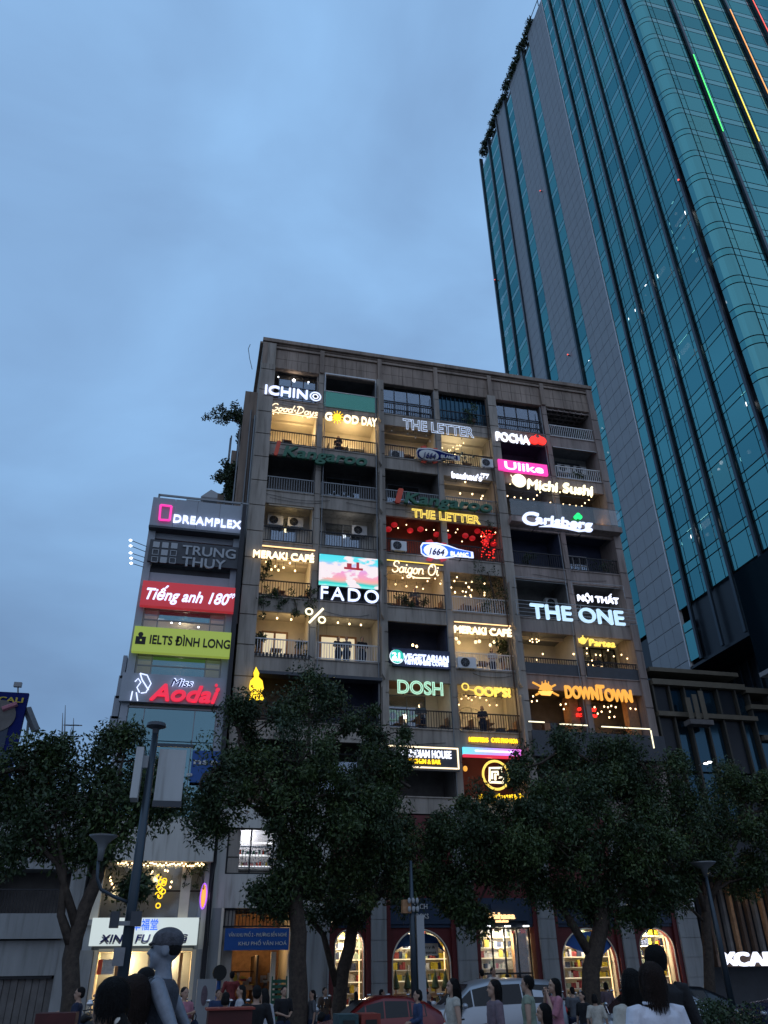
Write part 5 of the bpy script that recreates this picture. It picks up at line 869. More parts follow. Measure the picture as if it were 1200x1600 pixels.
for i, (x, yb_, yt) in enumerate(((96, 1160, 1114), (100, 1160, 1102), (108, 1160, 1140), (113, 1160, 1122))):
    t = thing('antenna_mast', '%s thin antenna mast on a distant roof above the left tree' % ('leftmost', 'tallest', 'short third', 'rightmost')[i], 'mast', P(x, yb_, 60)); a, c = P(x, yb_+20, 60), P(x+2, yt, 60); MB().tube([a, c], [.08, .02], 5).build('mast', 'grey_metal', t)
    b = MB(); [b.box(a.x-.35+.1*j, a.x+.35-.05*j, 59.95, 60.05, a.z+1.3+j*.8, a.z+1.36+j*.8) for j in range(2)]; b.build('crossbar', 'grey_metal', t)
# distant block peeking over the slim building
t = thing('far_apartment_block', 'grey distant apartment block peeking over the slim office building', 'building', P(330, 800, 90)); p, q, u = P(311, 800, 90), P(356, 800, 90), P(330, 772, 90)
MB().box(p.x, q.x, 90, 100, 0, u.z-.5).build('wall', 'plaster_grey', t); MB().prism([(p.x, u.z-.5), (q.x, u.z-.5), (q.x-1, u.z), (p.x+1.2, u.z+.7)], 90, 100).build('roof', 'sign_grey', t, fix=True)
me = MB().box(-.25, .25, -.05, .05, -.5, .5).mesh('window', 'dark_panel')
for r in range(6):
    for c in range(6): o = link('window', me, t, (p.x+.6+c*(q.x-p.x-1.2)/5, 89.97, u.z-1.6-r*1.7)); o.matrix_parent_inverse = parent_inv(t)
t = thing('far_house', 'low distant grey roof left of the distant apartment block', 'building', P(300, 800, 80)); p, q, u = P(293, 800, 80), P(312, 800, 80), P(300, 784, 80); MB().box(p.x, q.x, 80, 88, 0, u.z).build('wall', 'plaster_grey', t); MB().box(p.x-.3, q.x, 79.8, 88, u.z, u.z+.15).build('roof', 'sign_grey', t)
# ------------------------------------------------------------------ glass tower
tw = thing('office_tower', 'tall teal glass office tower with a rounded corner and dark fins', 'building', (60, 65, 0))
def tl(b, n, m, **k): return b.build(n, m, tw, **k)
TX, TF, RR, TOP, SH = 42.0, 40.3, 1.35, 140.6, 3.6; NS = 31; ZB = 30.2
tl(MB().box(TX+.9, 95, TF+.9, 87.2, 30.2, 138.5), 'core', 'tower_dark'); tl(MB().box(TX+3.5, 95, TF+5, 87.2, 0, 30.2), 'lower_core', 'tower_dark')
tl(MB().box(TX+.05, 95, TF+.4, 58.1, 24.7, 24.95), 'soffit', 'tower_dark')
fins = [42.2, 46.2, 50.0, 53.1, 56.2]
for y in fins: tl(MB().box(TX-.24, TX-.02, y-.15, y+.15, 25, 143), 'fin', 'tower_fin')
for y, a in ((66.35, 22), (74.9, 0), (78.9, 0), (83.2, 0), (87.6, 0)): tl(MB().box(TX-.25, TX+.4, y-.17, y+.17, a, 137.5), 'fin', 'tower_fin')
# stone strips built of panels
def stone(y0, y1, z0, z1):
    tl(MB().box(TX+.1, TX+1, y0, y1, z0, z1), 'stone_backing', 'tower_dark'); z = z0; n = max(1, round((y1-y0)/1.45)); w = (y1-y0)/n; st = MB(); k = 0
    while z < z1-.1:
        h = min(1.78, z1-z)
        for i in range(n):
            bb = (TX-.0, TX+.1, y0+i*w+.02, y0+(i+1)*w-.02, z+.02, z+h-.02)
            if z < 52 and y0 < 60: tl(MB().box(*bb), 'stone_panel', 'tower_stone')
            else: st.box(*bb)
        z += 1.8
    stuff(tl(st, 'stone_panels', 'tower_stone'))
stone(58.2, 63.9, 4, 137.6); stone(66.6, 72.3, 4, 137.6); stone(75.1, 78.7, 10, 137.6)
tl(MB().box(TX-.06, TX+.3, 58.05, 58.19, 24.9, 143), 'edge_trim', 'white_metal'); tl(MB().box(TX, TX+1, 63.9, 66.2, 4, 29.8), 'dark_infill', 'tower_dark')
# glazing: vision panes and spandrels per storey and bay
gm = ['tower_glass', 'tower_glass_b', 'tower_glass_c']; rg = random.Random(3); meshc = {}; rest = [MB(), MB(), MB(), MB()]; cnt = [0]
sideb = [(42.40, 46.0, 1), (46.42, 49.78, 1), (50.22, 52.88, 1), (53.32, 55.98, 1), (56.42, 58.04, 0), (63.95, 66.15, 0), (72.35, 74.7, 0), (79.1, 83.0, 0), (83.4, 87.4, 0)]
def pane(name, y0, y1, z0, z1, m, front, near):
    key = (round(y1-y0, 2), round(z1-z0, 2), m, front)
    if near and cnt[0] < 296:
        cnt[0] += 1
        if key not in meshc: meshc[key] = (MB().box(0, y1-y0, 0, .03, 0, z1-z0) if front else MB().box(0, .03, 0, y1-y0, 0, z1-z0)).mesh(name, m)
        o = link(name, meshc[key], tw, (y0, TF+.02, z0) if front else (TX+.02, y0, z0)); return
    b = rest[gm.index(m) if m in gm else 3]
    if front: b.box(y0, y1, TF+.02, TF+.05, z0, z1)
    else: b.box(TX+.02, TX+.05, y0, y1, z0, z1)
def baypanes(a, c, z, full, front, near, sk):
    m = rg.choices(gm, (6, 3, 1))[0]; g = .085
    if full:
        xs = [a, a+.62, c-.62, c]
        for i in range(3):
            mm_ = m
            if i != 1:   # narrow lights are split once more
                hz = z+1.35 if (i == 0) != (int(z) % 2 == 0) else z+1.9
                pane('glass_pane', xs[i]+g/2, xs[i+1]-g/2, z+.04, hz-.03, mm_, front, near and (cnt[0] < 270)); pane('glass_pane', xs[i]+g/2, xs[i+1]-g/2, hz+.03, z+2.62, mm_, front, False)
            else: pane('glass_pane', xs[i]+g/2, xs[i+1]-g/2, z+.04, z+2.62, mm_, front, near)
            pane('spandrel_pane', xs[i]+g/2, xs[i+1]-g/2, z+2.74, z+3.52, 'spandrel', front, False)
    else:
        pane('glass_pane', a, c, z+.04, z+2.62, m, front, near and z < 70); pane('spandrel_pane', a, c, z+2.74, z+3.52, 'spandrel', front, False)
for s_ in range(NS):
    z = ZB+s_*SH
    if z > 138: break
    for (a, c, full) in sideb:
        if a > 60 and z > 134: continue
        baypanes(a, c, z, full, False, z < 72, 0)
    for (a, c) in ((43.45, 46.85), (47.3, 51.1), (51.5, 55.3), (55.7, 59.8), (60.2, 64.2), (64.6, 68.6)): baypanes(a, c, z, 1, True, False, 0)
z = 25.1; baypanes(56.42, 58.04, z+.2, 0, False, True, 0)
for i, n_ in enumerate(gm+['spandrel']): stuff(tl(rest[i], 'glass_panes', n_))
# rounded corner: curved panes
cb = [MB(), MB()]
for s_ in range(NS):
    z = ZB+s_*SH
    for z0, z1, k in ((z+.04, z+2.62, 0), (z+2.74, z+3.52, 1)):
        nseg = 8
        for i in range(nseg):
            a0, a1 = math.pi+math.pi/2*i/nseg, math.pi+math.pi/2*(i+1)/nseg; cx, cy = TX+RR, TF+RR
            rr_ = RR; p0 = (cx+RR*math.cos(a0), cy+RR*math.sin(a0)); p1 = (cx+RR*math.cos(a1), cy+RR*math.sin(a1)); cb[k].quad((*p0, z0), (*p1, z0), (*p1, z1), (*p0, z1))
for k in (0, 1):
    o = stuff(tl(cb[k], 'curved_panes', 'tower_glass' if k == 0 else 'spandrel', smooth=True))
b = MB(); n_ = 12; pts = [(TX+RR+(RR-.10)*math.cos(math.pi+math.pi/2*i/n_), TF+RR+(RR-.10)*math.sin(math.pi+math.pi/2*i/n_)) for i in range(n_+1)]
for i in range(n_): b.quad((*pts[i], 25), (*pts[i+1], 25), (*pts[i+1], 143), (*pts[i], 143))
tl(b, 'corner_backing', 'tower_dark')
for x in (47.07, 51.3, 55.5, 60.0, 64.4, 68.8): tl(MB().box(x-.14, x+.14, TF-.3, TF-.02, 25, 143), 'fin', 'tower_fin')
for y in fins[:4]+[57.5]:
    pass
tl(MB().box(TX+.3, TX+.5, 42, 56.4, 25, 30.2), 'dark_band', 'tower_dark'); tl(MB().box(43.4, 72, TF+.3, TF+.5, 25, 30.2), 'dark_band', 'tower_dark')
b = MB(); [b.box(TX+3.3, TX+3.5, 45+i*1.1, 45.15+i*1.1, 8, 24.7) for i in range(12)]; tl(b, 'rib', 'tower_fin')
def led(x, pz0, pz1, m, lab):
    t = thing('led_line', lab, 'light strip', (x, TF-.4, 60)); MB().box(x-.05, x+.05, TF-.40, TF-.35, pz0, pz1).build('tube', m, t); MB().box(x-.08, x+.08, TF-.345, TF-.305, pz0, pz1).build('holder', 'tower_fin', t)
def zf(px, py): return P(px, py, TF-.5).z
led(47.07, zf(1123, 201), zf(1076, 81), 'led_green', 'green glowing line on the first fin right of the rounded tower corner'); led(51.3, zf(1181, 217), 141, 'led_yellow', 'yellow glowing line on the second fin of the tower front'); led(55.5, 80, zf(1135, 11), 'led_orange', 'orange glowing line on the third fin of the tower front'); led(60.0, 85, 141, 'led_red', 'red glowing line on the fourth fin of the tower front')
# rooms lit behind the glass
lm2 = {}
for i, (x, y, w_, d_) in enumerate(((1064, 342, .25, 2.4), (1068, 372, .3, .3), (1056, 334, .3, .3), (1033, 425, .5, 1.6), (1009, 446, .2, .2), (992, 485, .25, .25), (983, 498, .2, .2), (966, 520, .25, .25), (1071, 545, .6, 1.6), (1089, 406, .25, .5), (1009, 461, .15, .15), (1137, 471, .35, .3), (1103, 818, .7, 1.3), (1105, 835, .3, .3), (1080, 838, .25, .8), (1127, 723, .3, .3), (1123, 733, .2, .2), (1170, 706, .3, .3), (1166, 631, .3, .6), (941, 669, .15, .15), (950, 707, .15, .15), (921, 564, .15, .15))):
    d = ray(x, y); p = Vector((0, 0, CZ))+d*((TX+.55)/d.x); t = thing('ceiling_panel_light', ('large' if w_ >= .5 else 'small')+' ceiling light behind tower glass, '+('lowest' if y > 800 else 'low' if y > 600 else 'middle' if y > 430 else 'high')+' group, '+('right' if x > 1100 else 'left' if x < 1000 else 'central')+' part', 'lamp', p, 'ceiling lights inside the glass tower')
    MB().cbox(p, .18, d_*.8, w_*.8).build('lens', 'e_bulbw', t); MB().cbox(p+Vector((.12, 0, 0)), .05, d_*.8+.1, w_*.8+.1).build('housing', 'grey_metal', t)
for i, (x, y) in enumerate(((844, 298), (887, 554), (1060, 281), (773, 437))):
    d = ray(x, y); p = Vector((0, 0, CZ))+d*((TX-.35)/d.x); t = thing('warning_light', 'small red warning light, %s of four on the tower side' % ('second highest', 'lowest', 'highest', 'leftmost')[i], 'lamp', p); MB().ell(p, .1, .1, .1, 8, 6).build('lens', 'led_red', t); MB().box(p.x, TX-.0, p.y-.05, p.y+.05, p.z-.2, p.z-.1).build('arm', 'black_metal', t)
t = thing('roof_garden', 'fringe of dark plants and rails along the tower roof edge', 'plants', (TX, 75, 138)); cc = np.array([(TX-.1+random.uniform(-.2, .4), y, 138.4+random.uniform(-1.3, .8)) for y in np.linspace(62, 87, 120)]); leafmesh('foliage', leaves(6000, cc, np.full(120, .6), .4, .22, 77, .6), t)
b = MB().box(TX-.1, TX, 58.3, 87.6, 139.2, 139.3); [b.box(TX-.1, TX, 59+i*3, 59.12+i*3, 137.6, 140.4) for i in range(10)]; b.build('rail', 'tower_fin', t)
# ------------------------------------------------------------------ dark glass podium right of the block
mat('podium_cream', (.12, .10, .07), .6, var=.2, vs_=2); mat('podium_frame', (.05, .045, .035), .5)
pd = thing('glass_podium', 'dark glass building with cream bands right of the cafe block', 'building', (30, 38, 0))
def pl_(b, n, m, **k): return b.build(n, m, pd, **k)
pl_(MB().box(23.3, 60, D+1.0, D+8, 0, 15.6), 'core', 'tower_dark')
Z1, Z2, Z3 = 15.72, 14.98, 13.3
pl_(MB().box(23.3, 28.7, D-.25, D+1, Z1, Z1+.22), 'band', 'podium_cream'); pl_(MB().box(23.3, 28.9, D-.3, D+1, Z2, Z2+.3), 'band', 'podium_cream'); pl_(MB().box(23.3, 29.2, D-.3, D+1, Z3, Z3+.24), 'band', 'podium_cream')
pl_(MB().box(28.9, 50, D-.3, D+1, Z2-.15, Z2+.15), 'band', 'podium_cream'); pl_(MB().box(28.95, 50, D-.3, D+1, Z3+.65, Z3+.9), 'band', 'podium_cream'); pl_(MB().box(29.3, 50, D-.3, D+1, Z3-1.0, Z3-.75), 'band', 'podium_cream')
xs = [23.35, 24.3, 25.2, 26.2, 27.2, 28.3, 29.1, 30.3, 31.6, 33, 34.4]
for i in range(10):
    for (a, c) in ((Z3+.26, Z2-.02), (10.6, Z3-.02), (7.9, 10.5)):
        if i > 5: a, c = (a-.9, c-.9) if c > 10.6 else (a, c-.9)
        pl_(MB().box(xs[i]+.09, xs[i+1]-.09, D+.05+.12*(i % 2), D+.09+.12*(i % 2), a, c), 'pane', 'podium_glass' if i % 4 != 0 else 'tower_dark')
    pl_(MB().box(xs[i]-.045, xs[i]+.045, D-.15, D+.3, 7.5, Z2 if i < 6 else Z2-.2), 'mullion', 'podium_frame')
b = MB(); c = P(1078, 1105, D-.6)
pl_(MB().box(c.x-.35, c.x+1.0, D-.9, D-.3, c.z-.95, c.z-.7), 'balcony_base', 'plaster_dark')
for k in range(3): pl_(MB().box(c.x-.3+k*.42, c.x-.02+k*.42, D-.8, D-.75, c.z-.65, c.z+.45+.2*k), 'sign_plate', 'podium_cream')
t = thing('overhang', 'dark navy overhanging volume at the right edge above the glass podium', 'building', (36, 32, 15)); MB().box(30, 50, 26, D-.4, 15.95, 22).build('body', 'podium_glass', t); MB().box(29.9, 50, 25.9, D-.42, 15.7, 15.94).build('edge', 'shutter', t)
# cafe at street level
pl_(MB().box(24, 50, D+.8, D+.9, 0, 7.5), 'wall', 'dark_panel'); pl_(MB().box(23.6, 50, D-1.2, D+.7, 5.6, 6.3), 'canopy', 'tower_dark'); pl_(MB().box(23.6, 50, D-.6, D, 2.0, 2.5), 'sign_beam', 'wood_dark')
for i in range(22):
    x = 24.2+i*.42; pl_(MB().tube([(x, D+.3, 2.5), (x, D+.3, 5.5)], .15, 6), 'curtain', ('wood_dark', 'wood_dark', 'plaster_dark', 'wood')[i % 4])
light('cafe_light', (26.2, D-.4, 4.9), YEL, 3, None); light('cafe_light', (29.6, D-.3, 5.0), YEL, 9, None); pl_(MB().box(28.2, 32, D+.5, D+.55, 2.6, 5.4), 'lit_wall', 'cream_wall')
t = sign('bright white CAFE lettering over the street entrance at the right edge', (1165, 1500)); tx('X', (1131, 1508), (1150, 1508), 21, 'e_white', t, D-.7, bold=.1); tx('CAFE', (1151, 1508), (1226, 1508), 21, 'e_white', t, D-.7, bold=.1)
# ------------------------------------------------------------------ trees
def Rv(R, s): return Vector((R.uniform(-s, s), R.uniform(-s, s), R.uniform(-s, s)))
def tree(label, y, trunk, limbs, blobs, n, seed, L=.19, rt=.28):
    """trunk / limbs: pixel polylines read at depth y give the real limb positions; blobs: (px, py, rx_px, ry_px, dy)"""
    R = random.Random(seed); base = P(*trunk[0], y); t = thing('street_tree', label, 'tree', (base.x, y, .13)); k = y/1411.0
    tp = [Vector((base.x, y, .1))]+[P(*a, y) for a in trunk]; rr = [rt*1.25]+[rt*(1-.45*i/len(trunk)) for i in range(len(trunk))]
    # break up straightness
    q = []; qr = []
    for i in range(len(tp)-1):
        for f_ in (0, .5): q.append(tp[i].lerp(tp[i+1], f_)+Rv(R, .04 if i or f_ else 0)); qr.append(rr[i]+(rr[i+1]-rr[i])*f_)
    q.append(tp[-1]); qr.append(rr[-1]); MB().tube(q, qr, 10).build('trunk', 'bark', t, True)
    ends = []
    for l in limbs:
        r0 = l[0]; pts = [P(a[0], a[1], y+(a[2] if len(a) > 2 else 0)) for a in l[1:]]; n_ = len(pts); MB().tube(pts, [r0*(1-.75*i/(n_-1)) for i in range(n_)], 7).build('limb', 'bark', t, True); ends.append(pts[-1])
    cen = []; rad = []; b = MB(); att_ = [v for v in ends]+[tp[-1]]
    for (px, py, rx, ry, dy) in blobs:
        c = P(px, py, y+dy); ax, az = rx*k*1.05, ry*k*1.05; m = max(8, int(ax*az*14)); a0 = min(att_, key=lambda e: (e-c).length); b.tube([a0, a0.lerp(c, .5)+Rv(R, .2), c], [.07, .05, .02], 5)
        for i in range(m):
            u = Vector((R.gauss(0, 1), R.gauss(0, 1), R.gauss(0, 1))).normalized()*R.random()**.4; p = c+Vector((u.x*ax, u.y*min(ax, az)*1.1, u.z*az)); cen.append(tuple(p)); rad.append(R.uniform(.2, .72))
            if R.random() < .6: b.tube([c, c.lerp(p, .6)+Rv(R, .12), p], [.03, .02, .008], 4)
    stuff(b.build('twigs', 'bark', t)); cen = np.array(cen); rad = np.array(rad)
    half = n; leafmesh('crown', leaves(half, cen, rad, L, L*.42, seed, .45), t, seed=seed)
    return t
tree('dark leafy street tree at the left with a forked trunk', 22, [(108, 1600), (112, 1500), (122, 1450), (150, 1380), (172, 1300)], [(.13, (112, 1480), (95, 1430), (100, 1360), (85, 1280)), (.12, (120, 1450), (90, 1350), (40, 1300)), (.10, (165, 1330), (210, 1280), (250, 1240)), (.08, (172, 1300), (185, 1220), (195, 1170)), (.04, (165, 1400), (180, 1380), (210, 1375)), (.07, (95, 1360), (60, 1260), (30, 1200))],
     [(60, 1230, 80, 50, 1), (150, 1300, 50, 30, 0), (200, 1240, 60, 40, 1), (20, 1310, 50, 40, 0), (270, 1250, 26, 26, 0), (30, 1200, 60, 38, 0), (110, 1195, 60, 35, 0), (180, 1190, 45, 45, 0), (30, 1270, 60, 50, .5), (100, 1270, 60, 45, 0), (170, 1250, 40, 35, -.5), (235, 1215, 40, 35, 0), (240, 1270, 28, 20, 0), (-50, 1230, 60, 70, 0), (60, 1330, 55, 28, 0), (150, 1325, 28, 20, 0), (212, 1385, 14, 6, 0), (90, 1165, 40, 16, 0), (185, 1150, 28, 12, 0)], 34000, 11, .14, .21)
tree('large street tree with a thick trunk in front of the left half of the block', 26, [(466, 1600), (466, 1500), (464, 1420), (462, 1330)], [(.14, (462, 1360), (430, 1280), (400, 1200), (375, 1150)), (.13, (462, 1340), (480, 1230), (485, 1120)), (.12, (464, 1360), (520, 1280), (570, 1200)), (.10, (466, 1400), (520, 1340), (590, 1290)), (.08, (430, 1280), (360, 1240), (320, 1210)), (.07, (500, 1300), (600, 1240), (640, 1230))],
     [(470, 1250, 80, 60, -1), (560, 1280, 70, 60, -1), (400, 1230, 60, 50, -.5), (500, 1380, 45, 30, 0), (590, 1370, 50, 40, 0), (340, 1200, 40, 40, 0), (320, 1260, 30, 24, 0), (620, 1200, 30, 40, 0), (640, 1390, 30, 24, 0), (330, 1290, 22, 14, 0), (462, 1335, 40, 30, 0), (480, 1085, 60, 38, 0), (430, 1120, 65, 48, 0), (540, 1120, 60, 50, 0), (600, 1150, 45, 55, .5), (380, 1180, 55, 45, 0), (470, 1190, 70, 60, -1), (560, 1215, 70, 60, 0), (350, 1250, 45, 35, 0), (448, 1272, 46, 42, 0), (520, 1300, 70, 55, 0), (605, 1290, 50, 55, 0), (470, 1350, 50, 40, 0), (412, 1400, 18, 18, 0), (440, 1400, 30, 25, 0), (655, 1335, 36, 34, 0), (372, 1110, 16, 20, 0), (540, 1370, 35, 26, 0)], 80000, 12, .14, .29)
tree('second street tree with a slanting forked trunk behind the thick one', 30.3, [(528, 1600), (536, 1520), (552, 1450), (600, 1380), (618, 1330)], [(.13, (526, 1540), (505, 1460), (470, 1420), (440, 1400)), (.09, (600, 1380), (640, 1350), (660, 1310)), (.08, (575, 1420), (560, 1360), (550, 1320))],
     [(560, 1380, 55, 40, 0), (500, 1400, 40, 38, 0), (610, 1350, 45, 38, 0), (660, 1380, 34, 26, 0), (540, 1420, 34, 22, 0), (620, 1300, 60, 40, 0)], 20000, 13, .14, .25)
tree('broad dense street tree in front of the right half of the block', 26, [(922, 1600), (924, 1520), (940, 1440), (930, 1380), (905, 1330)], [(.16, (928, 1500), (880, 1420), (840, 1360), (790, 1310)), (.14, (940, 1440), (985, 1370), (1020, 1300)), (.12, (905, 1340), (890, 1240), (880, 1170)), (.1, (920, 1360), (980, 1260), (1020, 1220)), (.07, (960, 1410), (1010, 1370), (1050, 1360))],
     [(700, 1420, 40, 20, 0), (860, 1310, 80, 60, -1), (1000, 1340, 70, 60, -1), (780, 1300, 70, 50, -1), (940, 1400, 60, 40, 0), (1060, 1200, 40, 30, 0), (690, 1300, 34, 40, 0), (715, 1395, 40, 24, 0), (1040, 1390, 50, 26, 0), (960, 1230, 90, 50, 1), (1000, 1430, 30, 14, 0), (870, 1170, 55, 35, 0), (930, 1195, 60, 45, 0), (820, 1200, 42, 35, 0), (990, 1215, 55, 45, 0), (760, 1270, 60, 40, 0), (840, 1260, 70, 50, -.8), (920, 1270, 70, 55, -.8), (1010, 1280, 65, 55, 0), (1070, 1250, 50, 45, 0), (730, 1320, 60, 42, 0), (800, 1335, 65, 45, 0), (880, 1345, 60, 42, 0), (960, 1345, 60, 42, 0), (1040, 1330, 50, 40, 0), (700, 1370, 40, 34, 0), (765, 1375, 45, 24, 0), (845, 1385, 34, 20, 0), (705, 1300, 40, 30, 0), (1090, 1310, 45, 50, 0), (740, 1430, 16, 22, 0), (900, 1400, 40, 24, 0), (1010, 1390, 45, 22, 0), (975, 1175, 30, 20, 0)], 112000, 14, .14, .30)
tree('dark street tree at the right edge before the glass podium', 27, [(1108, 1600), (1106, 1500), (1104, 1400)], [(.12, (1104, 1430), (1080, 1360), (1060, 1300)), (.12, (1104, 1420), (1140, 1340), (1170, 1270)), (.06, (1100, 1440), (1060, 1400), (1040, 1370))],
     [(1130, 1230, 45, 30, 0), (1190, 1250, 45, 45, 0), (1130, 1300, 60, 45, 0), (1200, 1320, 60, 50, 0), (1100, 1350, 50, 30, 0), (1170, 1370, 55, 26, 0), (1250, 1260, 60, 60, 0), (1060, 1385, 30, 16, 0)], 34000, 15, .14, .2)
t = thing('hedge', 'low round dark bush at the lower right', 'bush', (9.8, 12, .3)); 
p = P(1145, 1590, 11); cc = np.array([(p.x+random.uniform(-.62, .55), 11+random.uniform(-.3, .3), p.z+random.uniform(-.5, .12)) for _ in range(40)]); leafmesh('foliage', leaves(5000, cc, np.full(40, .16), .05, .025, 99, .1), t, pr=(.85, .14, .01)); MB().tube([(p.x, 11, .3), (p.x, 11, p.z)], .04, 5).build('stem', 'bark', t)
# ------------------------------------------------------------------ street lamps and poles
mat('banner_cloth', (.42, .43, .43), .8, var=.12, vs_=3, streak=True)
t = thing('street_lamp', 'tall dark lamp post with blank banners and a disc top at the left', 'street lamp', (-.68, 14, .3)); px_ = P(218, 1330, 14).x
MB().tube([(px_, 14, .3), (px_, 14, 3.2), (px_, 14, 5.6)], [.09, .08, .055], 14).build('post', 'tower_fin', t, True); MB().tube([(px_, 14, 5.5), (px_, 14, 5.68), (px_, 14, 5.72), (px_, 14, 5.78)], [.04, .06, .17, .15], 18).build('lamp_head', 'dark_panel', t)
a = P(241, 1163, 13.95); MB().box(px_, px_+.66, 13.97, 14.03, a.z-.02, a.z+.03).build('banner_arm', 'tower_fin', t)
q0, q1 = P(238, 1172, 14), P(285, 1252, 14); MB().box(px_+.11, px_+.56, 13.985, 14.015, q1.z, q0.z+.02).build('banner', 'banner_cloth', t); MB().box(px_+.1, px_+.57, 13.96, 14.04, q1.z-.1, q1.z-.005).build('banner_foot', 'dark_panel', t)
MB().box(px_-.26, px_-.14, 13.8, 14.2, q1.z-.0, q0.z).build('banner', 'banner_cloth', t); MB().box(px_-.14, px_, 13.97, 14.03, q0.z-.3, q0.z-.1).build('banner_clamp', 'shutter', t)
MB().tube([P(206, 1412, 14), P(180, 1402, 14), P(158, 1390, 14), P(152, 1372, 14), P(154, 1345, 14)], .026, 8).build('side_arm', 'tower_fin', t, True)
c = P(156, 1345, 14); MB().tube([(c.x, 14, c.z), (c.x, 14, c.z+.16), (c.x, 14, c.z+.26), (c.x, 14, c.z+.34), (c.x, 14, c.z+.37)], [.045, .055, .09, .19, .23], 18).build('lamp_bowl', 'grey_metal', t, True)
c = P(196, 1436, 13.9); MB().box(c.x-.22, c.x-.09, 13.8, 13.95, c.z-.12, c.z+.1).build('loudspeaker', 'dark_panel', t); MB().box(c.x+.08, c.x+.24, 13.8, 13.95, c.z-.1, c.z+.1).build('loudspeaker', 'dark_panel', t); MB().box(c.x-.14, c.x+.12, 13.83, 13.9, c.z-.09, c.z-.03).build('clamp', 'grey_metal', t); MB().box(c.x-.1, c.x+.06, 13.82, 13.88, c.z-.62, c.z-.38).build('notice', 'plaster_grey', t)
for nm, x, y, yt, lab in (('c', 648, 24.5, 1345, 'dark street pole wrapped with star decorations in front of the Christmas window'), ('r', 1108, 25, 1350, 'dark lamp post with a flared bowl among the right trees')):
    b0 = P(x+(34 if nm == 'r' else 0), 1560, y); zt = P(x, yt, y).z; t = thing('street_lamp', lab, 'street lamp', (b0.x, y, .0)); MB().tube([(b0.x, y, 0), (b0.x, y, 2.8), (b0.x, y, zt)], [.11, .09, .045], 10).build('post', 'tower_fin', t, True)
    if nm == 'r': MB().tube([(b0.x, y, zt-.4), (b0.x, y, zt-.15), (b0.x, y, zt), (b0.x, y, zt+.05)], [.05, .12, .38, .42], 16).build('lamp_bowl', 'grey_metal', t, True)
    else:
        MB().box(b0.x+.1, b0.x+.32, y-.1, y+.1, .6, P(650, 1430, y).z).build('light_panel', 'shutter', t); cz = P(648, 1415, y).z
        for i in range(6): MB().ell((b0.x-.12+.12*(i % 3), y-.15, cz-.1+.22*(i//3)), .05, .05, .08, 7, 5).build('star_ornament', 'shutter', t)
        MB().box(b0.x-.3, b0.x-.05, y-.1, y+.1, cz-.2, cz+.15).build('gold_ornament', 'wood', t)
t = thing('road_lamp', 'small twin headed white road light above the right trees', 'street lamp', P(1108, 1192, 27)); a = P(1092, 1197, 27); c = P(1115, 1191, 27); MB().tube([a, a.lerp(c, .5)+Vector((0, 0, .12)), c], .03, 5).build('arm', 'black_metal', t)
for x, y in ((1103, 1193), (1109, 1191)): MB().cbox(P(x, y, 26.9), .13, .1, .05).build('lens', 'e_bulbw', t)
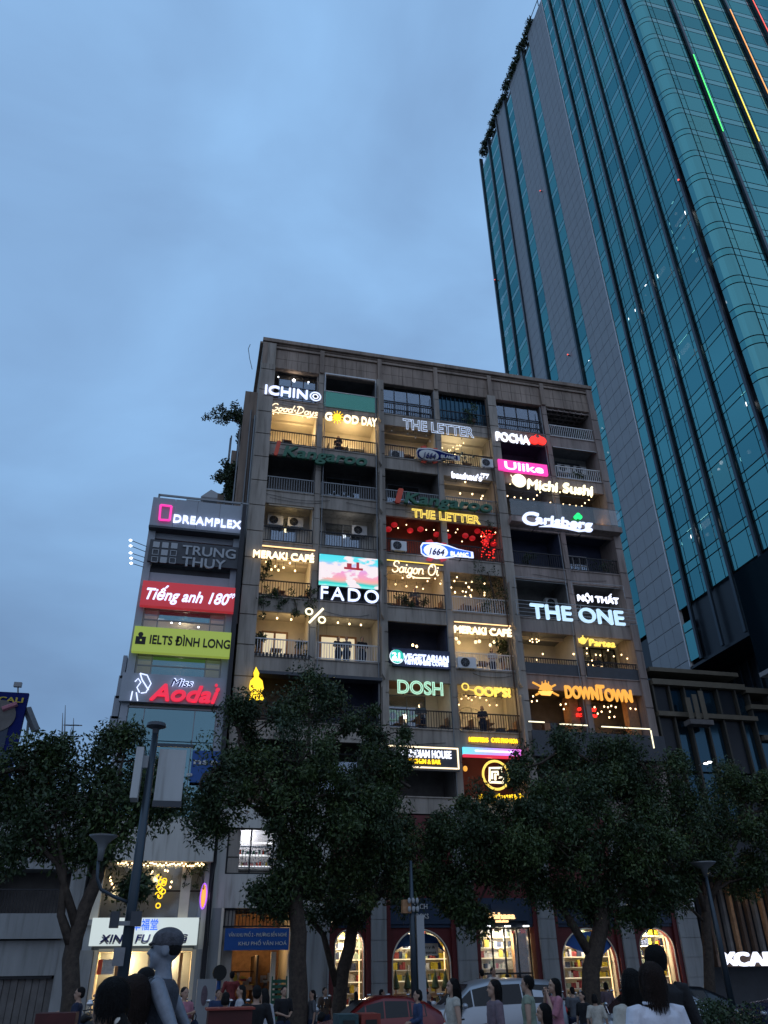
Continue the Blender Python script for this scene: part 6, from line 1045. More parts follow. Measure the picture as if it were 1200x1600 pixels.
# ------------------------------------------------------------------ cars
def car(label, x, y, kind, paint, dirx=1, name='parked_car'):
    """side profile stations: (x, z_low, z_belt, z_top, half width low, half width top)"""
    if kind == 'hatch': Ln = 3.8; st = [(-1.88, .45, .62, .62, .62, .55), (-1.80, .28, .72, .74, .76, .66), (-1.35, .24, .84, .86, .83, .72), (-.98, .24, .90, .94, .84, .70), (-.35, .24, .92, 1.36, .84, .60), (.15, .24, .94, 1.47, .84, .60), (.8, .24, .96, 1.45, .84, .60), (1.3, .24, .97, 1.34, .84, .58), (1.72, .26, .98, 1.10, .80, .62), (1.86, .42, .80, .82, .66, .58)]
    elif kind == 'suv': st = [(-2.35, .5, .8, .82, .68, .6), (-2.28, .36, .98, 1.0, .84, .74), (-1.6, .32, 1.08, 1.12, .92, .78), (-1.1, .32, 1.12, 1.17, .92, .76), (-.45, .32, 1.13, 1.68, .92, .66), (.1, .32, 1.14, 1.80, .92, .66), (1.0, .32, 1.16, 1.82, .92, .66), (1.9, .32, 1.18, 1.76, .92, .66), (2.22, .34, 1.15, 1.35, .88, .70), (2.32, .5, .9, .92, .76, .68)]
    else: st = [(-2.1, .5, .7, .72, .64, .56), (-2.0, .3, .82, .84, .8, .7), (-1.4, .26, .9, .93, .86, .74), (-.95, .26, .93, .98, .86, .72), (-.3, .26, .95, 1.40, .86, .6), (.3, .26, .96, 1.50, .86, .6), (1.0, .26, .98, 1.47, .86, .6), (1.6, .26, 1.0, 1.25, .86, .6), (2.0, .28, .98, 1.03, .82, .66), (2.1, .45, .8, .82, .7, .6)]
    t = thing(name, label, 'car', (x, y, 0)); V = []; F = []; ring = 12
    def sec(s):
        X, zl, zb, zt, wl_, wt = s; pts = [(0, zl), (wl_*.85, zl), (wl_, zl+.12), (wl_, (zl+zb)/2), (wl_*.97, zb), (wt+(wl_*.97-wt)*.12, zb+(zt-zb)*.88), (wt*.8, zt), (0, zt+.015)]
        return [(X*dirx, w, z) for w, z in pts]+[(X*dirx, -w, z) for w, z in reversed(pts[1:-1])]
    secs = [sec(s) for s in st]; n = len(secs[0]); b = MB(); b.v = [(x+p[0], y+p[1], p[2]) for s in secs for p in s]
    for i in range(len(secs)-1):
        for j in range(n): b.f.append((i*n+j, i*n+(j+1) % n, (i+1)*n+(j+1) % n, (i+1)*n+j)); b.m.append(0)
    b.f.append(tuple(range(n))); b.f.append(tuple((len(secs)-1)*n+j for j in range(n))); b.m += [0, 0]
    b.build('body', paint, t, True, True)
    for sg in (-1, 1):           # glass set 6 mm proud of the cabin sides
        for (i0, i1) in ((3, 5), (5, 6), (6, 7)):
            for k_ in range(i0, i1):
                A0, A1 = st[k_], st[k_+1]
                def pt(s, f_): return Vector((x+s[0]*dirx, y+sg*(s[4]*.97+(s[5]+(s[4]*.97-s[5])*.12-s[4]*.97)*f_+.008), s[2]+(s[3]-s[2])*.88*f_))
                g = MB(); lo, hi = .1, .9
                a_, b_, c_, d_ = pt(A0, lo), pt(A1, lo), pt(A1, hi), pt(A0, hi); m_ = .02*(1 if dirx > 0 else -1)
                if k_ == 3: d_ = pt(A0, lo+.001)+Vector((0, 0, .002))
                a_.x += m_; b_.x -= m_; c_.x -= m_; d_.x += m_; g.quad(a_, b_, c_, d_); off = Vector((0, -sg*.005, 0)); g.quad(a_+off, b_+off, c_+off, d_+off); g.build('side_window', 'car_glass', t)
    s0, s1 = st[3], st[4]; g = MB(); g.quad((x+(s0[0]+.03)*dirx, y-s0[5]*.8, s0[3]+.035), (x+(s0[0]+.03)*dirx, y+s0[5]*.8, s0[3]+.035), (x+(s1[0]-.02)*dirx, y+s1[5]*.8, s1[3]+.02), (x+(s1[0]-.02)*dirx, y-s1[5]*.8, s1[3]+.02)); g.build('windscreen', 'car_glass', t)
    wx = (st[2][0]+.05, st[-3][0]-.12); wr = .33 if kind != 'suv' else .39
    for X in wx:
        for sg in (-1, 1):
            yy = y+sg*(st[3][4]-.02); w_ = MB().tube([(x+X*dirx, yy-.1, wr), (x+X*dirx, yy+.1, wr)], wr, 20).build('wheel', 'rubber', t); kid(MB().tube([(x+X*dirx, yy-.11, wr), (x+X*dirx, yy+.11, wr)], wr*.6, 12).build('rim', 'chrome', None), w_)
            kid(MB().tube([(x+X*dirx, yy-.115, wr), (x+X*dirx, yy+.115, wr)], wr*.15, 8).build('hub_cap', 'dark_panel', None), w_)
    for sg in (-1, 1):
        MB().ell((x+(st[1][0]+.06)*dirx, y+sg*st[1][4]*.72, st[1][2]-.08), .16, .16, .075, 12, 8).build('headlight', 'head_lens', t, True); MB().ell((x+(st[-2][0]+.02)*dirx, y+sg*st[-2][4]*.8, st[-2][2]-.12), .1, .12, .12, 10, 6).build('tail_light', 'tail_lens', t, True)
        MB().ell((x+(st[3][0]+.35)*dirx, y+sg*(st[3][4]+.1), st[3][2]+.08), .08, .11, .075, 10, 6).build('wing_mirror', paint, t, True); MB().box(x+.28*dirx-.08, x+.28*dirx+.08, y+sg*(st[4][4]+.005)-.012, y+sg*(st[4][4]+.005)+.012, st[4][2]-.12, st[4][2]-.09).build('door_handle', 'chrome', t)
    return t
car('dark red hatchback parked before the bookshop arches', 5.4, 24.2, 'hatch', 'car_red', 1); car('silver white SUV in front of the bookshop entrance', 8.55, 24.6, 'suv', 'car_silver', 1); car('dark navy car at the far left edge', -6.3, 23.5, 'sedan', 'car_navy', 1)
car('dark navy SUV at the right edge under the bright letters', 18.2, 22.8, 'suv', 'car_navy', 1); car('black sedan between the white shirted woman and the navy SUV', 15.6, 26.6, 'sedan', 'car_black', 1); car('pale hatchback mostly hidden behind the white shirted women', 12.6, 20.2+2.6, 'hatch', 'car_silver', 1)
# ------------------------------------------------------------------ motorbikes
def scooter(label, x, y, rz, paint):
    t = thing('parked_motorbike', label, 'motorbike', (0, 0, 0), 'motorbikes parked by the shops')
    for X in (-.6, .62): w = MB().tube([(X, -.05, .26), (X, .05, .26)], .26, 18).build('wheel', 'rubber', t); kid(MB().tube([(X, -.055, .26), (X, .055, .26)], .13, 10).build('rim', 'chrome'), w)
    MB().tube([(-.55, 0, .55), (-.4, 0, .45), (-.1, 0, .34), (.15, 0, .33), (.35, 0, .55), (.7, 0, .68)], [.04, .13, .12, .15, .17, .05], 10).build('body', paint, t, True)
    MB().tube([(-.05+.02, 0, .68), (.2, 0, .74), (.6, 0, .78), (.72, 0, .76)], [.06, .12, .13, .05], 10).build('seat', 'rubber', t, True); MB().tube([(-.62, 0, .26), (-.5, 0, .6), (-.42, 0, .95)], [.03, .06, .05], 8).build('fork', 'chrome', t, True)
    MB().ell((-.5, 0, .93), .1, .16, .1, 10, 8).build('headlight', 'head_lens', t, True); MB().tube([(-.35, -.33, 1.0), (-.42, -.1, .97), (-.42, .1, .97), (-.35, .33, 1.0)], .02, 6).build('handlebar', 'black_metal', t)
    for s in (-1, 1): MB().tube([(-.4, s*.26, 1.0), (-.42, s*.32, 1.18)], .01, 4).ell((-.42, s*.33, 1.22), .02, .07, .045, 8, 6).build('mirror', 'chrome', t)
    MB().ell((.78, 0, .62), .05, .1, .05, 8, 6).build('tail_light', 'tail_lens', t, True); t.location = (x, y, .13); t.rotation_euler = (0, 0, rz); t['label'] = label; return t
sc = scooter('dark red motorbike at the left end of the row under the Christmas window arch', 8.4, 30.5, 1.3, 'cloth_red'); paints = ['car_black', 'cloth_blue', 'car_silver', 'car_red']
bikes = [(8.9, 30.6, 1.4), (9.5, 30.4, 1.2), (10.1, 30.6, 1.5), (10.7, 30.5, 1.3), (4.6, 31, 1.4), (5.2, 31.2, 1.2), (13.6, 27.6+2, 1.4), (14.2, 29.8, 1.2), (14.8, 29.7, 1.5), (15.4, 29.7, 1.3), (16.0, 29.9, 1.4), (16.6, 29.6, 1.2), (17.2, 29.8, 1.6), (7.2, 31.2, 1.3), (-2.0, 31.3, 1.3), (.3, 31.5, 1.5), (.9, 31.4, 1.2), (12.6, 25.6+2, .9), (13.2, 27.4, 1.1), (11.4, 27.9, 1.2), (12.0, 28, 1.3), (3.9, 28.4, 1.3), (4.6, 28.2, 1.1), (1.6, 28.3, 1.4), (2.2, 28.2, 1.2)]
sc_b = scooter('dark blue motorbike in the row before the tea shop at the left', -2.6, 31.2, 1.35, 'cloth_blue'); sc_c = scooter('pale motorbike in the row before the tea shop at the left', -.9, 31.4, 1.2, 'car_silver')
def bike_label(x, y): return 'parked motorbike in the row ' + ('before the tea shop at the left' if x < 1.2 else 'before the shop with the blue board' if x < 3 else 'between the thick and the slanting tree trunks' if x < 7.3 else 'under the Christmas window arch' if x < 11 else 'nearest the right tree trunk, close to the kerb' if y < 29 else 'under the arch right of the bookshop entrance')
for i, (x, y, a) in enumerate(bikes): dup((sc, sc_b, sc, sc_c)[i % 4], (x, y, .13), a, bike_label(x, y))
sc2 = scooter('motorbike ridden between the red car and the silver SUV', 7.0, 21.9, 0.1, 'car_black'); sc2['group'] = ''; del sc2['group']; sc2['category'] = 'motorbike'; sc2.location.z = 0; sc2.location.x = 7.4
sc3 = scooter('motorbike with a pale fairing standing right of the silver SUV', 11.6, 21.8, .4, 'car_silver'); del sc3['group']; sc3.location.z = 0
sc4 = scooter('motorbike with bright mirrors beside the left tree trunk', -1.3, 19.5, 1.9, 'cloth_red'); del sc4['group']; sc4.location.z = .34
# ------------------------------------------------------------------ people
def remesh(b, name, m, parent, vox, smooth=3):
    me = b.mesh('t', m); o = bpy.data.objects.new('t', me); TS.collection.objects.link(o)
    r = o.modifiers.new('r', 'REMESH'); r.mode = 'VOXEL'; r.voxel_size = vox; s = o.modifiers.new('s', 'SMOOTH'); s.iterations = smooth; s.factor = .5
    TV.update(); m2 = bpy.data.meshes.new_from_object(o.evaluated_get(TV.depsgraph)); m2.name = name
    bpy.data.objects.remove(o); bpy.data.meshes.remove(me); m2.polygons.foreach_set('use_smooth', [True]*len(m2.polygons)); m2.materials.clear(); m2.materials.append(M[m])
    return link(name, m2, parent)
def person(label, x, y, z, rz, H=1.62, skin='skin', top='cloth_white', bottom='cloth_navy', hair='hair', hs='long', arms='down', sleeve=.5, near=False, skirt=False, cap=False, bag=None, female=True, stride=0, collar=False, head=0):
    """local frame: faces -Y, origin on the ground"""
    t = thing('person', label, 'person', (0, 0, 0)); h = H; sw = .112*h if female else .125*h; vox = .011 if near else .02
    hz = .925*h; sh = .815*h; el = {}; wr = {}
    for s in (-1, 1):
        a = arms if isinstance(arms, str) else arms[0 if s < 0 else 1]
        if a == 'down': e, w = Vector((s*(sw+.045*h), .01, .63*h)), Vector((s*(sw+.05*h), -.03, .475*h))
        elif a == 'phone': e, w = Vector((s*(sw+.03*h), -.02, .64*h)), Vector((s*.04*h, -.19*h, .70*h))
        elif a == 'face': e, w = Vector((s*(sw+.01*h), -.09*h, .65*h)), Vector((s*.03*h, -.10*h, .84*h))
        elif a == 'hip': e, w = Vector((s*(sw+.04*h), .09*h, .655*h)), Vector((s*(sw-.005*h), -.02*h, .53*h))
        elif a == 'front': e, w = Vector((s*(sw+.03*h), .0, .64*h)), Vector((s*.05*h, -.13*h, .60*h))
        el[s] = e; wr[s] = w
    def torso(b, g): b.tube([(0, 0, .46*h), (0, 0, .52*h), (0, -.005, .62*h), (0, -.01, .72*h), (0, 0, .79*h), (0, .005, .825*h)], [.085*h+g, .098*h+g, .078*h+g, .095*h+g, (.105 if female else .12)*h+g, .055*h+g], 16, sq=[.75, .72, .74, .68, .55, .7])
    def arm(b, s, g, upto=1.0, hand=False):
        S0 = Vector((s*sw*.93, 0, sh-.012*h)); e, w = el[s], wr[s]
        if upto <= .5: e2 = S0.lerp(e, upto*2); b.tube([S0-Vector((s*.03*h, 0, 0)), S0, e2], [.03*h+g, .034*h+g, .028*h+g], 10); return
        w2 = e.lerp(w, (upto-.5)*2); b.tube([S0-Vector((s*.03*h, 0, 0)), S0, S0.lerp(e, .5), e, e.lerp(w2, .4), w2], [.028*h+g, .033*h+g, .029*h+g, .023*h+g, .022*h+g, .0155*h+g*.8], 10)
        if hand:
            d = (w-e).normalized(); sd = d.cross(Vector((s, 0, 0))); sd = sd.normalized() if sd.length > .1 else Vector((0, 1, 0)); p = w+d*.045*h; b.tube([w, w+d*.02*h, w+d*.055*h], [.015*h, .022*h, .02*h], 10, sq=[1, .5, .45])
            for i in range(4):
                o_ = sd*((i-1.5)*.0105*h); l = (.036, .043, .04, .03)[i]*h; f0 = w+d*.05*h+o_; n2 = d.cross(sd); b.tube([f0, f0+d*l*.55, f0+d*l+n2*l*.25], [.0058*h, .0052*h, .004*h], 6)
            th = w+d*.02*h+sd*.018*h; b.tube([th, th+d*.022*h+sd*.014*h, th+d*.042*h+sd*.016*h], [.007*h, .006*h, .005*h], 6)
    def legs(b, g, lo=0.0):
        for s in (-1, 1):
            q = stride*s; pts = [(s*.05*h, 0, .5*h), (s*.055*h, -.02*h+q*.1, .4*h), (s*.055*h, q*.2, .28*h), (s*.055*h, q*.3+.01, .15*h), (s*.055*h, q*.35+.01, .04*h)]; r = [.075*h, .062*h, .042*h, .036*h, .024*h]
            b.tube(pts, [a+g for a in r], 10)
            if not lo: b.tube([(s*.055*h, q*.35+.03, .025*h), (s*.057*h, q*.35-.04*h, .02*h), (s*.06*h, q*.35-.10*h, .014*h)], [.022*h, .024*h, .014*h], 8)
    Rh = Matrix.Rotation(head, 3, 'Z')
    def hp(v): v = Vector(v); return Rh @ Vector((v.x*h, v.y*h, v.z*h))+Vector((0, 0, hz))
    b = MB(); torso(b, 0); legs(b, 0); [arm(b, s, 0, 1, True) for s in (-1, 1)]
    b.tube([(0, .01, .80*h), (0, .005, .845*h), (0, -.005, .89*h)], [.042*h, .032*h, .034*h], 12)
    hr = Rh.to_3x3()
    b.ell(hp((0, .006, .012)), .047*h, .058*h, .060*h, 20, 14, hr); b.ell(hp((0, -.018, -.028)), .036*h, .038*h, .044*h, 16, 10, hr); b.ell(hp((0, -.042, -.055)), .016*h, .014*h, .013*h, 10, 8, hr)
    if near or True:
        b.tube([hp((0, -.048, .008)), hp((0, -.062, -.016)), hp((0, -.052, -.022))], [.006*h, .0105*h, .007*h], 8); b.ell(hp((0, -.05, -.036)), .015*h, .009*h, .006*h, 10, 6, hr); b.ell(hp((0, -.048, .020)), .032*h, .010*h, .007*h, 10, 6, hr)
        for s in (-1, 1): b.ell(hp((s*.048, .008, -.008)), .006*h, .014*h, .020*h, 8, 8, hr)
    body = remesh(b, 'body', skin, t, vox*.75 if near else vox*.8, 2)
    for s in (-1, 1): MB().ell(hp((s*.018, -.0505, .006)), .0075*h, .004*h, .004*h, 10, 6, hr).build('eye', 'print_black', t, True)
    b = MB(); torso(b, .014 if not near else .018); [arm(b, s, .013, sleeve) for s in (-1, 1)] if sleeve > 0 else None
    if skirt: b.tube([(0, 0, .56*h), (0, 0, .5*h), (0, 0, .26*h)], [.10*h, .115*h, .15*h], 16, sq=[.75, .8, .8])
    o = remesh(b, 'shirt' if not skirt else 'dress', top, t, vox)
    if collar: MB().tube([(.052*h*math.cos(a), .012+.05*h*math.sin(a), .838*h) for a in np.linspace(0, 6.3, 20)], .012, 6).build('collar', top, t, True)
    if not skirt: b = MB(); b.tube([(0, 0, .54*h), (0, 0, .46*h)], [.1*h, .098*h], 14, sq=[.74, .75]); legs(b, .014, 1); remesh(b, 'trousers', bottom, t, vox)
    b = MB(); b.ell(hp((0, .013, .022)), .0505*h, .058*h, .055*h, 20, 14, hr) if not cap else None
    if hs == 'long': b.tube([hp((0, .03, .03)), hp((0, .05, -.03)), hp((0, .05, -.12)), hp((0, .055, -.21))], [.045*h, .055*h, .060*h, .03*h], 14, sq=[.8, .6, .5, .4])
    if hs == 'bob': b.tube([hp((0, .025, .02)), hp((0, .03, -.03)), hp((0, .026, -.065))], [.05*h, .058*h, .048*h], 14, sq=[.9, .8, .75])
    if hs == 'tail': b.ell(hp((0, .062, -.045)), .022*h, .022*h, .022*h, 10, 8); b.tube([hp((0, .065, -.05)), hp((0, .095, -.09)), hp((0, .09, -.15)), hp((0, .085, -.20))], [.02*h, .038*h, .035*h, .012*h], 12)
    if hs == 'short': b.ell(hp((0, .03, -.01)), .047*h, .038*h, .045*h, 16, 10, hr) if not cap else b.ell(hp((0, .018, .004)), .0475*h, .0475*h, .040*h, 16, 10, hr)
    if not (cap and hs == 'none'): remesh(b, 'hair', hair, t, vox*.8, 1)
    if near and not cap:
        hrng = random.Random(int(x*100)); b = MB(); ns = 1500
        ln = {'long': .30, 'bob': .15, 'tail': .09, 'short': .05 if not cap else .022}.get(hs, .08)*h
        for _ in range(ns):
            a_ = hrng.uniform(-PI*.12, PI*1.12) if not cap else hrng.uniform(PI*.1, PI*.9); e_ = hrng.uniform(.1, 1.35) if not cap else hrng.uniform(-.5, .2); c_ = Vector((0, .013*h, .02*h)); pts = []; L_ = ln*hrng.uniform(.6, 1.1); d0 = Vector((math.cos(a_)*math.cos(e_)*.0515*h, math.sin(a_)*math.cos(e_)*.060*h, math.sin(e_)*.057*h)); q_ = d0.copy(); n_ = 5; w_ = hrng.uniform(.0012, .0028)
            sp_out = hrng.uniform(.0, .006)*h
            for i_ in range(n_+1):
                pts.append(q_+c_); q_ = q_+Vector((hrng.uniform(-.0035, .0035), hrng.uniform(-.0035, .0035), -1*L_/n_)) if q_.z < 0 or i_ > 2 else q_+(Vector((-q_.x*q_.z, -q_.y*q_.z, q_.x**2+q_.y**2)).normalized()*(-L_/n_))
                if q_.z > -.03*h: k_ = math.sqrt((q_.x/(.0515*h))**2+(q_.y/(.060*h))**2+(q_.z/(.057*h))**2); q_ = q_*((1.0+sp_out/h*10)/max(k_, .2)) if k_ < 1.05 or i_ < 2 else q_
            sd_ = Vector((-math.sin(a_), math.cos(a_), 0))*w_
            for i_ in range(n_): A_, B_2 = hp(pts[i_]/h), hp(pts[i_+1]/h); b.quad(A_-sd_, A_+sd_, B_2+sd_*.8, B_2-sd_*.8)
        stuff(b.build('hair_strands', hair, t))
    if hs == 'tail': MB().ell(hp((0, .068, -.055)), .026*h, .02*h, .02*h, 12, 8).build('hair_tie', 'leather_cream', t, True)
    if cap:
        b = MB(); b.ell(hp((0, .008, .033)), .0545*h, .0635*h, .046*h, 20, 14, hr); b.tube([hp((0, -.045, .022)), hp((0, -.066, .016))], [.040*h, .034*h], 12, sq=[.16, .14]); remesh(b, 'cap', cap, t, vox*.8, 1)
    if bag: s, m_ = bag; MB().ell((s*(sw+.09*h), 0, .49*h), .05*h, .10*h, .13*h, 12, 8).build('bag', m_, t, True); MB().tube([(s*sw*.9, -.02, sh+.03*h), (s*(sw+.07*h), -.05*h, .66*h), (s*(sw+.09*h), 0, .56*h)], .012, 6).build('bag_strap', m_, t)
    t.location = (x, y, z); t.rotation_euler = (0, 0, rz); return t
def at_head(px, py, y, zg, H): return P(px, py, y)
PI = math.pi
def pp(label, px, py, y, zg, rz, **k):
    """px, py: top of the head in the photograph; the height follows from the ground level under the feet"""
    p = P(px, py, y); return person(label, p.x, y, zg, rz, H=(p.z-zg)/1.005, **k)
mat('vest_dark', (.05, .055, .07), .9, var=.4, vs_=25, bump=1); mat('cap_grey', (.085, .085, .10), .9, var=.4, vs_=30, bump=1)
mat('shirt_bright', (.62, .62, .68), .9, var=.12, vs_=8, bump=1)
# silver painted performer standing on a low block, in profile facing left
p = P(262, 1450, 6.2); t = thing('pedestal', 'low dark block under the silver painted man', 'block', (p.x, 6.2, .34)); MB().box(p.x-.3, p.x+.3, 5.9, 6.5, .34, .6).build('block', 'dark_panel', t)
person('silver painted man in profile wearing a grey cap and sleeveless vest', p.x, 6.2, .6, -PI/2-.15, H=p.z-.6, skin='silver_skin', top='vest_dark', bottom='vest_dark', hair='hair', hs='short', arms='hip', sleeve=0, near=True, cap='cap_grey', female=False)
pp('girl with a dark ponytail tied with a pale band and a collared white shirt', 176, 1523, 5.4, .34, -PI/2-.75, top='cloth_white', hs='tail', near=True, collar=True)
pp('girl with reddish dark hair and a white school shirt left of the silver man', 214, 1519, 6.0, .34, -PI/2-1.4, top='cloth_white', hair='hair_brown', hs='bob', near=True, collar=True)
pp('dark haired girl in a grey top close behind the silver man', 238, 1524, 6.5, .34, PI+.2, top='cloth_grey', hs='long', near=True)
pp('dark short haired visitor seen behind the schoolgirls', 232, 1509, 8.6, .34, PI-.6, top='cloth_navy', hs='short', female=False); pp('light skinned visitor with dark hair beside the silver man face', 251, 1511, 9, .34, -PI/2, top='cloth_grey', hs='short', female=False)
pp('woman in a loose white shirt with a dropped collar seen from behind at the right', 1012, 1500, 6.4, .34, PI, top='shirt_bright', hair='hair_brown', hs='bob', near=True, sleeve=.95, collar=True)
pp('woman with long black hair and a cream cardigan left of the white shirt', 981, 1511, 7.6, .34, PI+.3, top='cloth_cream', hs='long', near=True, sleeve=.95)
pp('tall man in black behind the white shirted woman', 1019, 1474, 7.8, .34, PI-.1, top='cloth_black', bottom='cloth_black', hs='short', near=True, sleeve=.95, female=False)
pp('woman with long black hair, bare arm and a cream tote bag', 706, 1527, 14, .34, -PI/2, top='cloth_cream', hs='long', bag=(-1, 'leather_cream'), sleeve=.15, near=True)
pp('woman in a mauve top looking at her hands before the silver SUV', 770, 1529, 12.6, .34, -PI/2, top='cloth_mauve', bottom='cloth_mauve', hs='bob', arms='front', near=True)
pp('woman with short hair in a pale patterned sleeveless dress', 822, 1523, 13.6, .34, -PI/2-.5, top='cloth_green', hs='short', skirt=True, sleeve=.15, near=True)
pp('woman in a pink patterned dress holding a hand to her face', 864, 1527, 14.2, .34, -PI/2, top='cloth_pink', hs='bob', arms='face', skirt=True, bag=(-1, 'cloth_black'), near=True)
pp('person in teal sitting low between the mauve and the patterned dresses', 847, 1566, 12.6, -.02, -PI/2-.3, top='cloth_teal', hs='bob', near=True)
pp('rider in a blue shirt on the motorbike by the red car', 652, 1545, 20.4, .05, -PI/2, top='cloth_blue', hs='bob', arms='front', sleeve=.95)
pp('pedestrian in white walking beside the bookshop door', 741, 1533, 27, .13, PI/2, top='cloth_white', hs='short', sleeve=.5, female=False)
pp('man in a dark shirt standing before the tea shop at the far left', 126, 1541, 21, .13, -PI/2, top='cloth_navy', hs='short', arms='phone', female=False)
pp('person with a backpack in front of the tea shop entrance', 290, 1541, 21, .13, .6, top='cloth_pink', hs='short', arms='phone', bag=(1, 'cloth_navy'))
pp('man in a red shirt standing in the shop under the blue board', 363, 1517, 34, .3, PI, top='cloth_red', hs='short', female=False)
pp('woman in a white blouse before the shop under the blue board', 377, 1538, 22, .13, -PI/2, top='cloth_white', hs='long', arms='phone')
pp('person in black with their back turned before the blue board shop', 402, 1538, 17, .13, PI, top='cloth_black', hs='short', female=False, near=False)
pp('person with a pale jacket right behind the one in black', 413, 1543, 19, .13, PI+.5, top='cloth_white', hs='long', sleeve=.95)
pp('person standing inside the bright bookshop doorway at the left side', 752, 1514, 34.5, .13, PI, top='cloth_black', hs='short', female=False); pp('customer in a white shirt inside the bookshop doorway', 770, 1511, 35, .13, .4, top='cloth_white', hs='short'); pp('customer in dark clothes at the right of the bookshop doorway', 792, 1521, 34.5, .13, PI, top='cloth_navy', hs='short')
pp('person in a lilac dress far right of the right bookshop arch', 945, 1534, 27, .13, PI, top='cloth_mauve', hs='bob', skirt=True)
pp('stooping figure in brown beside the second tree trunk', 508, 1542, 28.5, .13, .5, top='wood_dark', hs='short', female=False)
for i, (px, w) in enumerate(((529, 'cloth_black'), (541.5, 'cloth_grey'), (566, 'cloth_black'))):
    p = P(px, 997, D+.5); person('%s of three dark visitors standing at the rail under the pendant bulbs' % ('leftmost', 'middle', 'rightmost')[i], p.x, D+.5, 15.05, (.3, -.2, .1)[i], H=1.62+.03*i, top=w, hs='short', female=bool(i % 2), arms='front')
for (lb, px, py, y, rz, tp_, hs_, fm) in (('dark pedestrian just left of the thick tree trunk', 444, 1540, 24, .4, 'cloth_black', 'short', False), ('woman in grey between the thick trunk and the slanting trunk', 488, 1546, 26, -1.4, 'cloth_grey', 'long', True), ('rider in dark clothes beside the Christmas window pole', 668, 1548, 25.5, 1.2, 'cloth_navy', 'short', False), ('man in a grey shirt left of the right tree trunk', 893, 1541, 24, PI, 'cloth_grey', 'short', False),
    ('woman in dark clothes right beside the right tree trunk', 908, 1548, 22.5, -1.2, 'cloth_black', 'bob', True), ('person in white at the foot of the right tree trunk', 928, 1552, 21.5, 2.6, 'cloth_cream', 'bob', True), ('person in a dark shirt by the utility cabinet', 342, 1545, 26, .3, 'cloth_blue', 'short', False), ('person in grey at the left edge of the blue board shop', 354, 1549, 20, 2.8, 'cloth_grey', 'bob', True), ('small dark pedestrian before the leftmost bookshop arch', 556, 1549, 29, PI, 'cloth_black', 'long', True), ('customer in red inside the leftmost bookshop arch doorway', 597, 1545, 28, 1.3, 'cloth_red', 'bob', True)):
    pp(lb, px, py, y, .13 if y > 23 else 0, rz, top=tp_, hs=hs_, female=fm, arms='down' if fm else 'front')
for (r, k, dx, lb, tp_) in ((2, 1, 1.2, 'guest in dark clothes seated behind the rail under the sun sign', 'cloth_black'), (5, 2, 1.9, 'dark guest behind the plants under the cursive neon', 'cloth_grey'), (6, 3, 2.4, 'guest in white behind the rail of the brightest cafe', 'cloth_white'), (7, 3, 1.6, 'guest behind the rail below the yellow neon with the letter Q', 'cloth_navy'), (7, 2, 2.0, 'guest in grey behind the rail below the mint neon word', 'cloth_grey'), (6, 5, 1.2, 'dark guest behind the rail under the teapot sign', 'cloth_black')):
    person(lb, BX[k]+dx, D+.6, ZT[r]-.1, .4*dx-1, H=1.62, top=tp_, hs='bob' if k % 2 else 'short', female=bool(k % 2), arms='front')
# ------------------------------------------------------------------ street clutter
mat('cart_red', (.06, .008, .008), .6, var=.3, vs_=4); mat('bin_red', (.20, .03, .02), .6)
def bin_(label, px, py, m, w=.9):
    p = P(px, py, 15.5); t = thing('crate_bin', label, 'bin', (p.x, 15.5, .34)); MB().box(p.x-w/2, p.x+w/2, 15.2, 15.8, .34, p.z).build('box', m, t); MB().box(p.x-w/2+.07, p.x+w/2-.07, 15.17, 15.199, p.z-.35, p.z-.08).build('front_panel', 'print_black', t)
bin_('dark teal slotted bin in front of the red hatchback', 540, 1584, 'cloth_teal', .33); bin_('red slotted bin in front of the red hatchback', 574, 1583, 'bin_red', .33)
p = P(325, 1578, 16); q = P(392, 1580, 16); t = thing('street_cart', 'red vendor cart with a flat top before the blue board shop', 'cart', (p.x, 16, .34)); MB().box(p.x, q.x, 15.7, 16.3, .75, p.z).build('body', 'cart_red', t); MB().box(p.x-.04, q.x+.04, 15.65, 16.35, p.z, p.z+.03).build('top_board', 'bin_red', t)
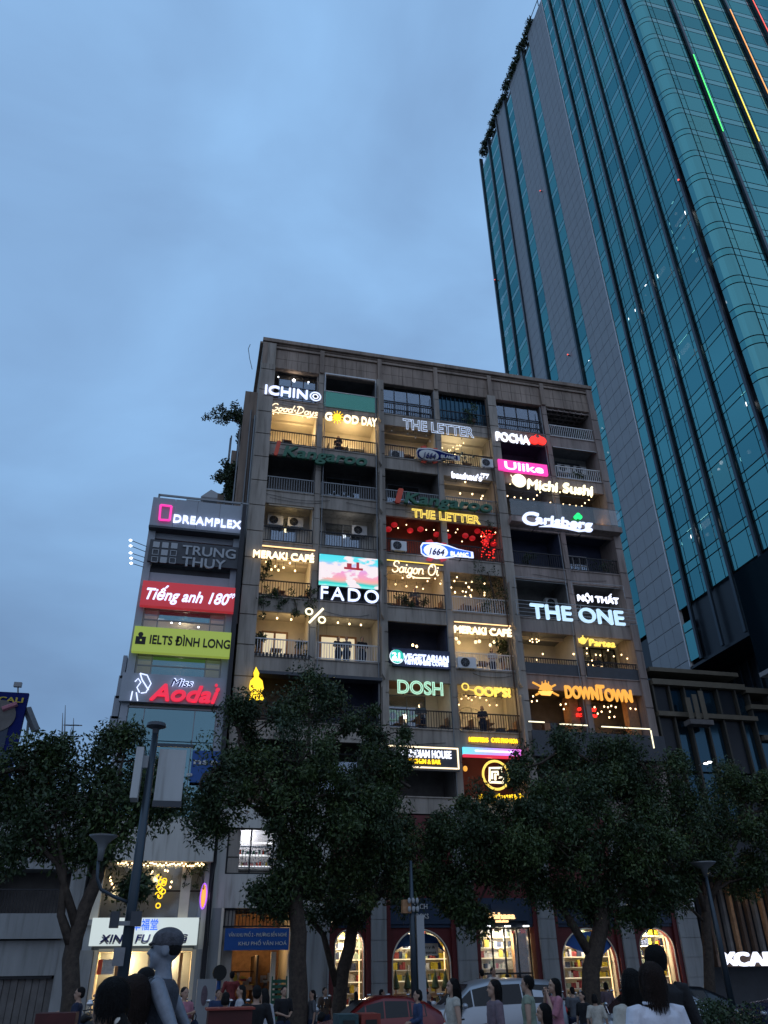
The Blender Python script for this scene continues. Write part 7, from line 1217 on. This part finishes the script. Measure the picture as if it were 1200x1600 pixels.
for a in (p.x+.1, q.x-.1): MB().tube([(a, 15.7, .55), (a, 15.75, .55)], .21, 14).build('wheel', 'rubber', t)
p = P(60, 1583, 17); t = thing('street_cart', 'dark red vendor cart beside the left tree trunk', 'cart', (p.x, 17, .34)); MB().box(p.x, p.x+.65, 16.7, 17.3, .6, p.z).build('body', 'cart_red', t); MB().tube([(p.x+.15, 16.7, .5), (p.x+.15, 16.75, .5)], .16, 12).build('wheel', 'rubber', t)
p = P(309, 1530, 29.6); q = P(335, 1572, 29.6); t = thing('utility_cabinet', 'pale utility cabinet with a purple drawing near the tea shop', 'cabinet', (p.x, 29.6, .13)); MB().box(p.x, q.x, 29.6, 30.0, .13, p.z).build('casing', 'shutter', t); MB().ell(((p.x+q.x)/2-.05, 29.59, p.z-.45), .1, .01, .28, 12, 8).build('drawing', 'cloth_mauve', t)
for i, (x, y0, y1) in enumerate(((438, 1515, 1590),)): 
    p = P(x, y0, 33); t = thing('green_rack', 'green slatted rack standing beside the thick tree trunk', 'rack', (p.x, 33, .13)); [MB().box(p.x-.28, p.x+.22, 32.9+.01*j, 32.95+.01*j, .3+j*.16, .4+j*.16).build('slat', 'kangaroo_green', t) for j in range(10)]; MB().box(p.x-.3, p.x-.26, 32.9, 33, .13, 1.95).box(p.x+.22, p.x+.26, 32.9, 33, .13, 1.95).build('frame', 'kangaroo_green', t)
t = thing('standing_fan', 'dark round fan on a blue stand at the left of the blue board shop', 'fan', P(343, 1520, 33)); p = P(343, 1520, 33); MB().tube([(p.x, 33, p.z), (p.x, 32.85, p.z)], .25, 18).build('fan_cage', 'print_black', t); MB().tube([(p.x, 33.05, .13), (p.x, 33.05, p.z)], .08, 8).build('stand', 'sign_blue', t)
bpy.data.scenes.remove(TS)
S.cycles.use_light_tree = True
# keep loose room lights with the building they light
for o in list(COL.objects):
    if o.type == 'LIGHT' and o.parent is None and o.data.type != 'SUN':
        tgt = apt if o.location.x > 1.3 and o.location.x < 23.2 else (ob if o.location.x < 1.3 else pd); att(o, tgt)
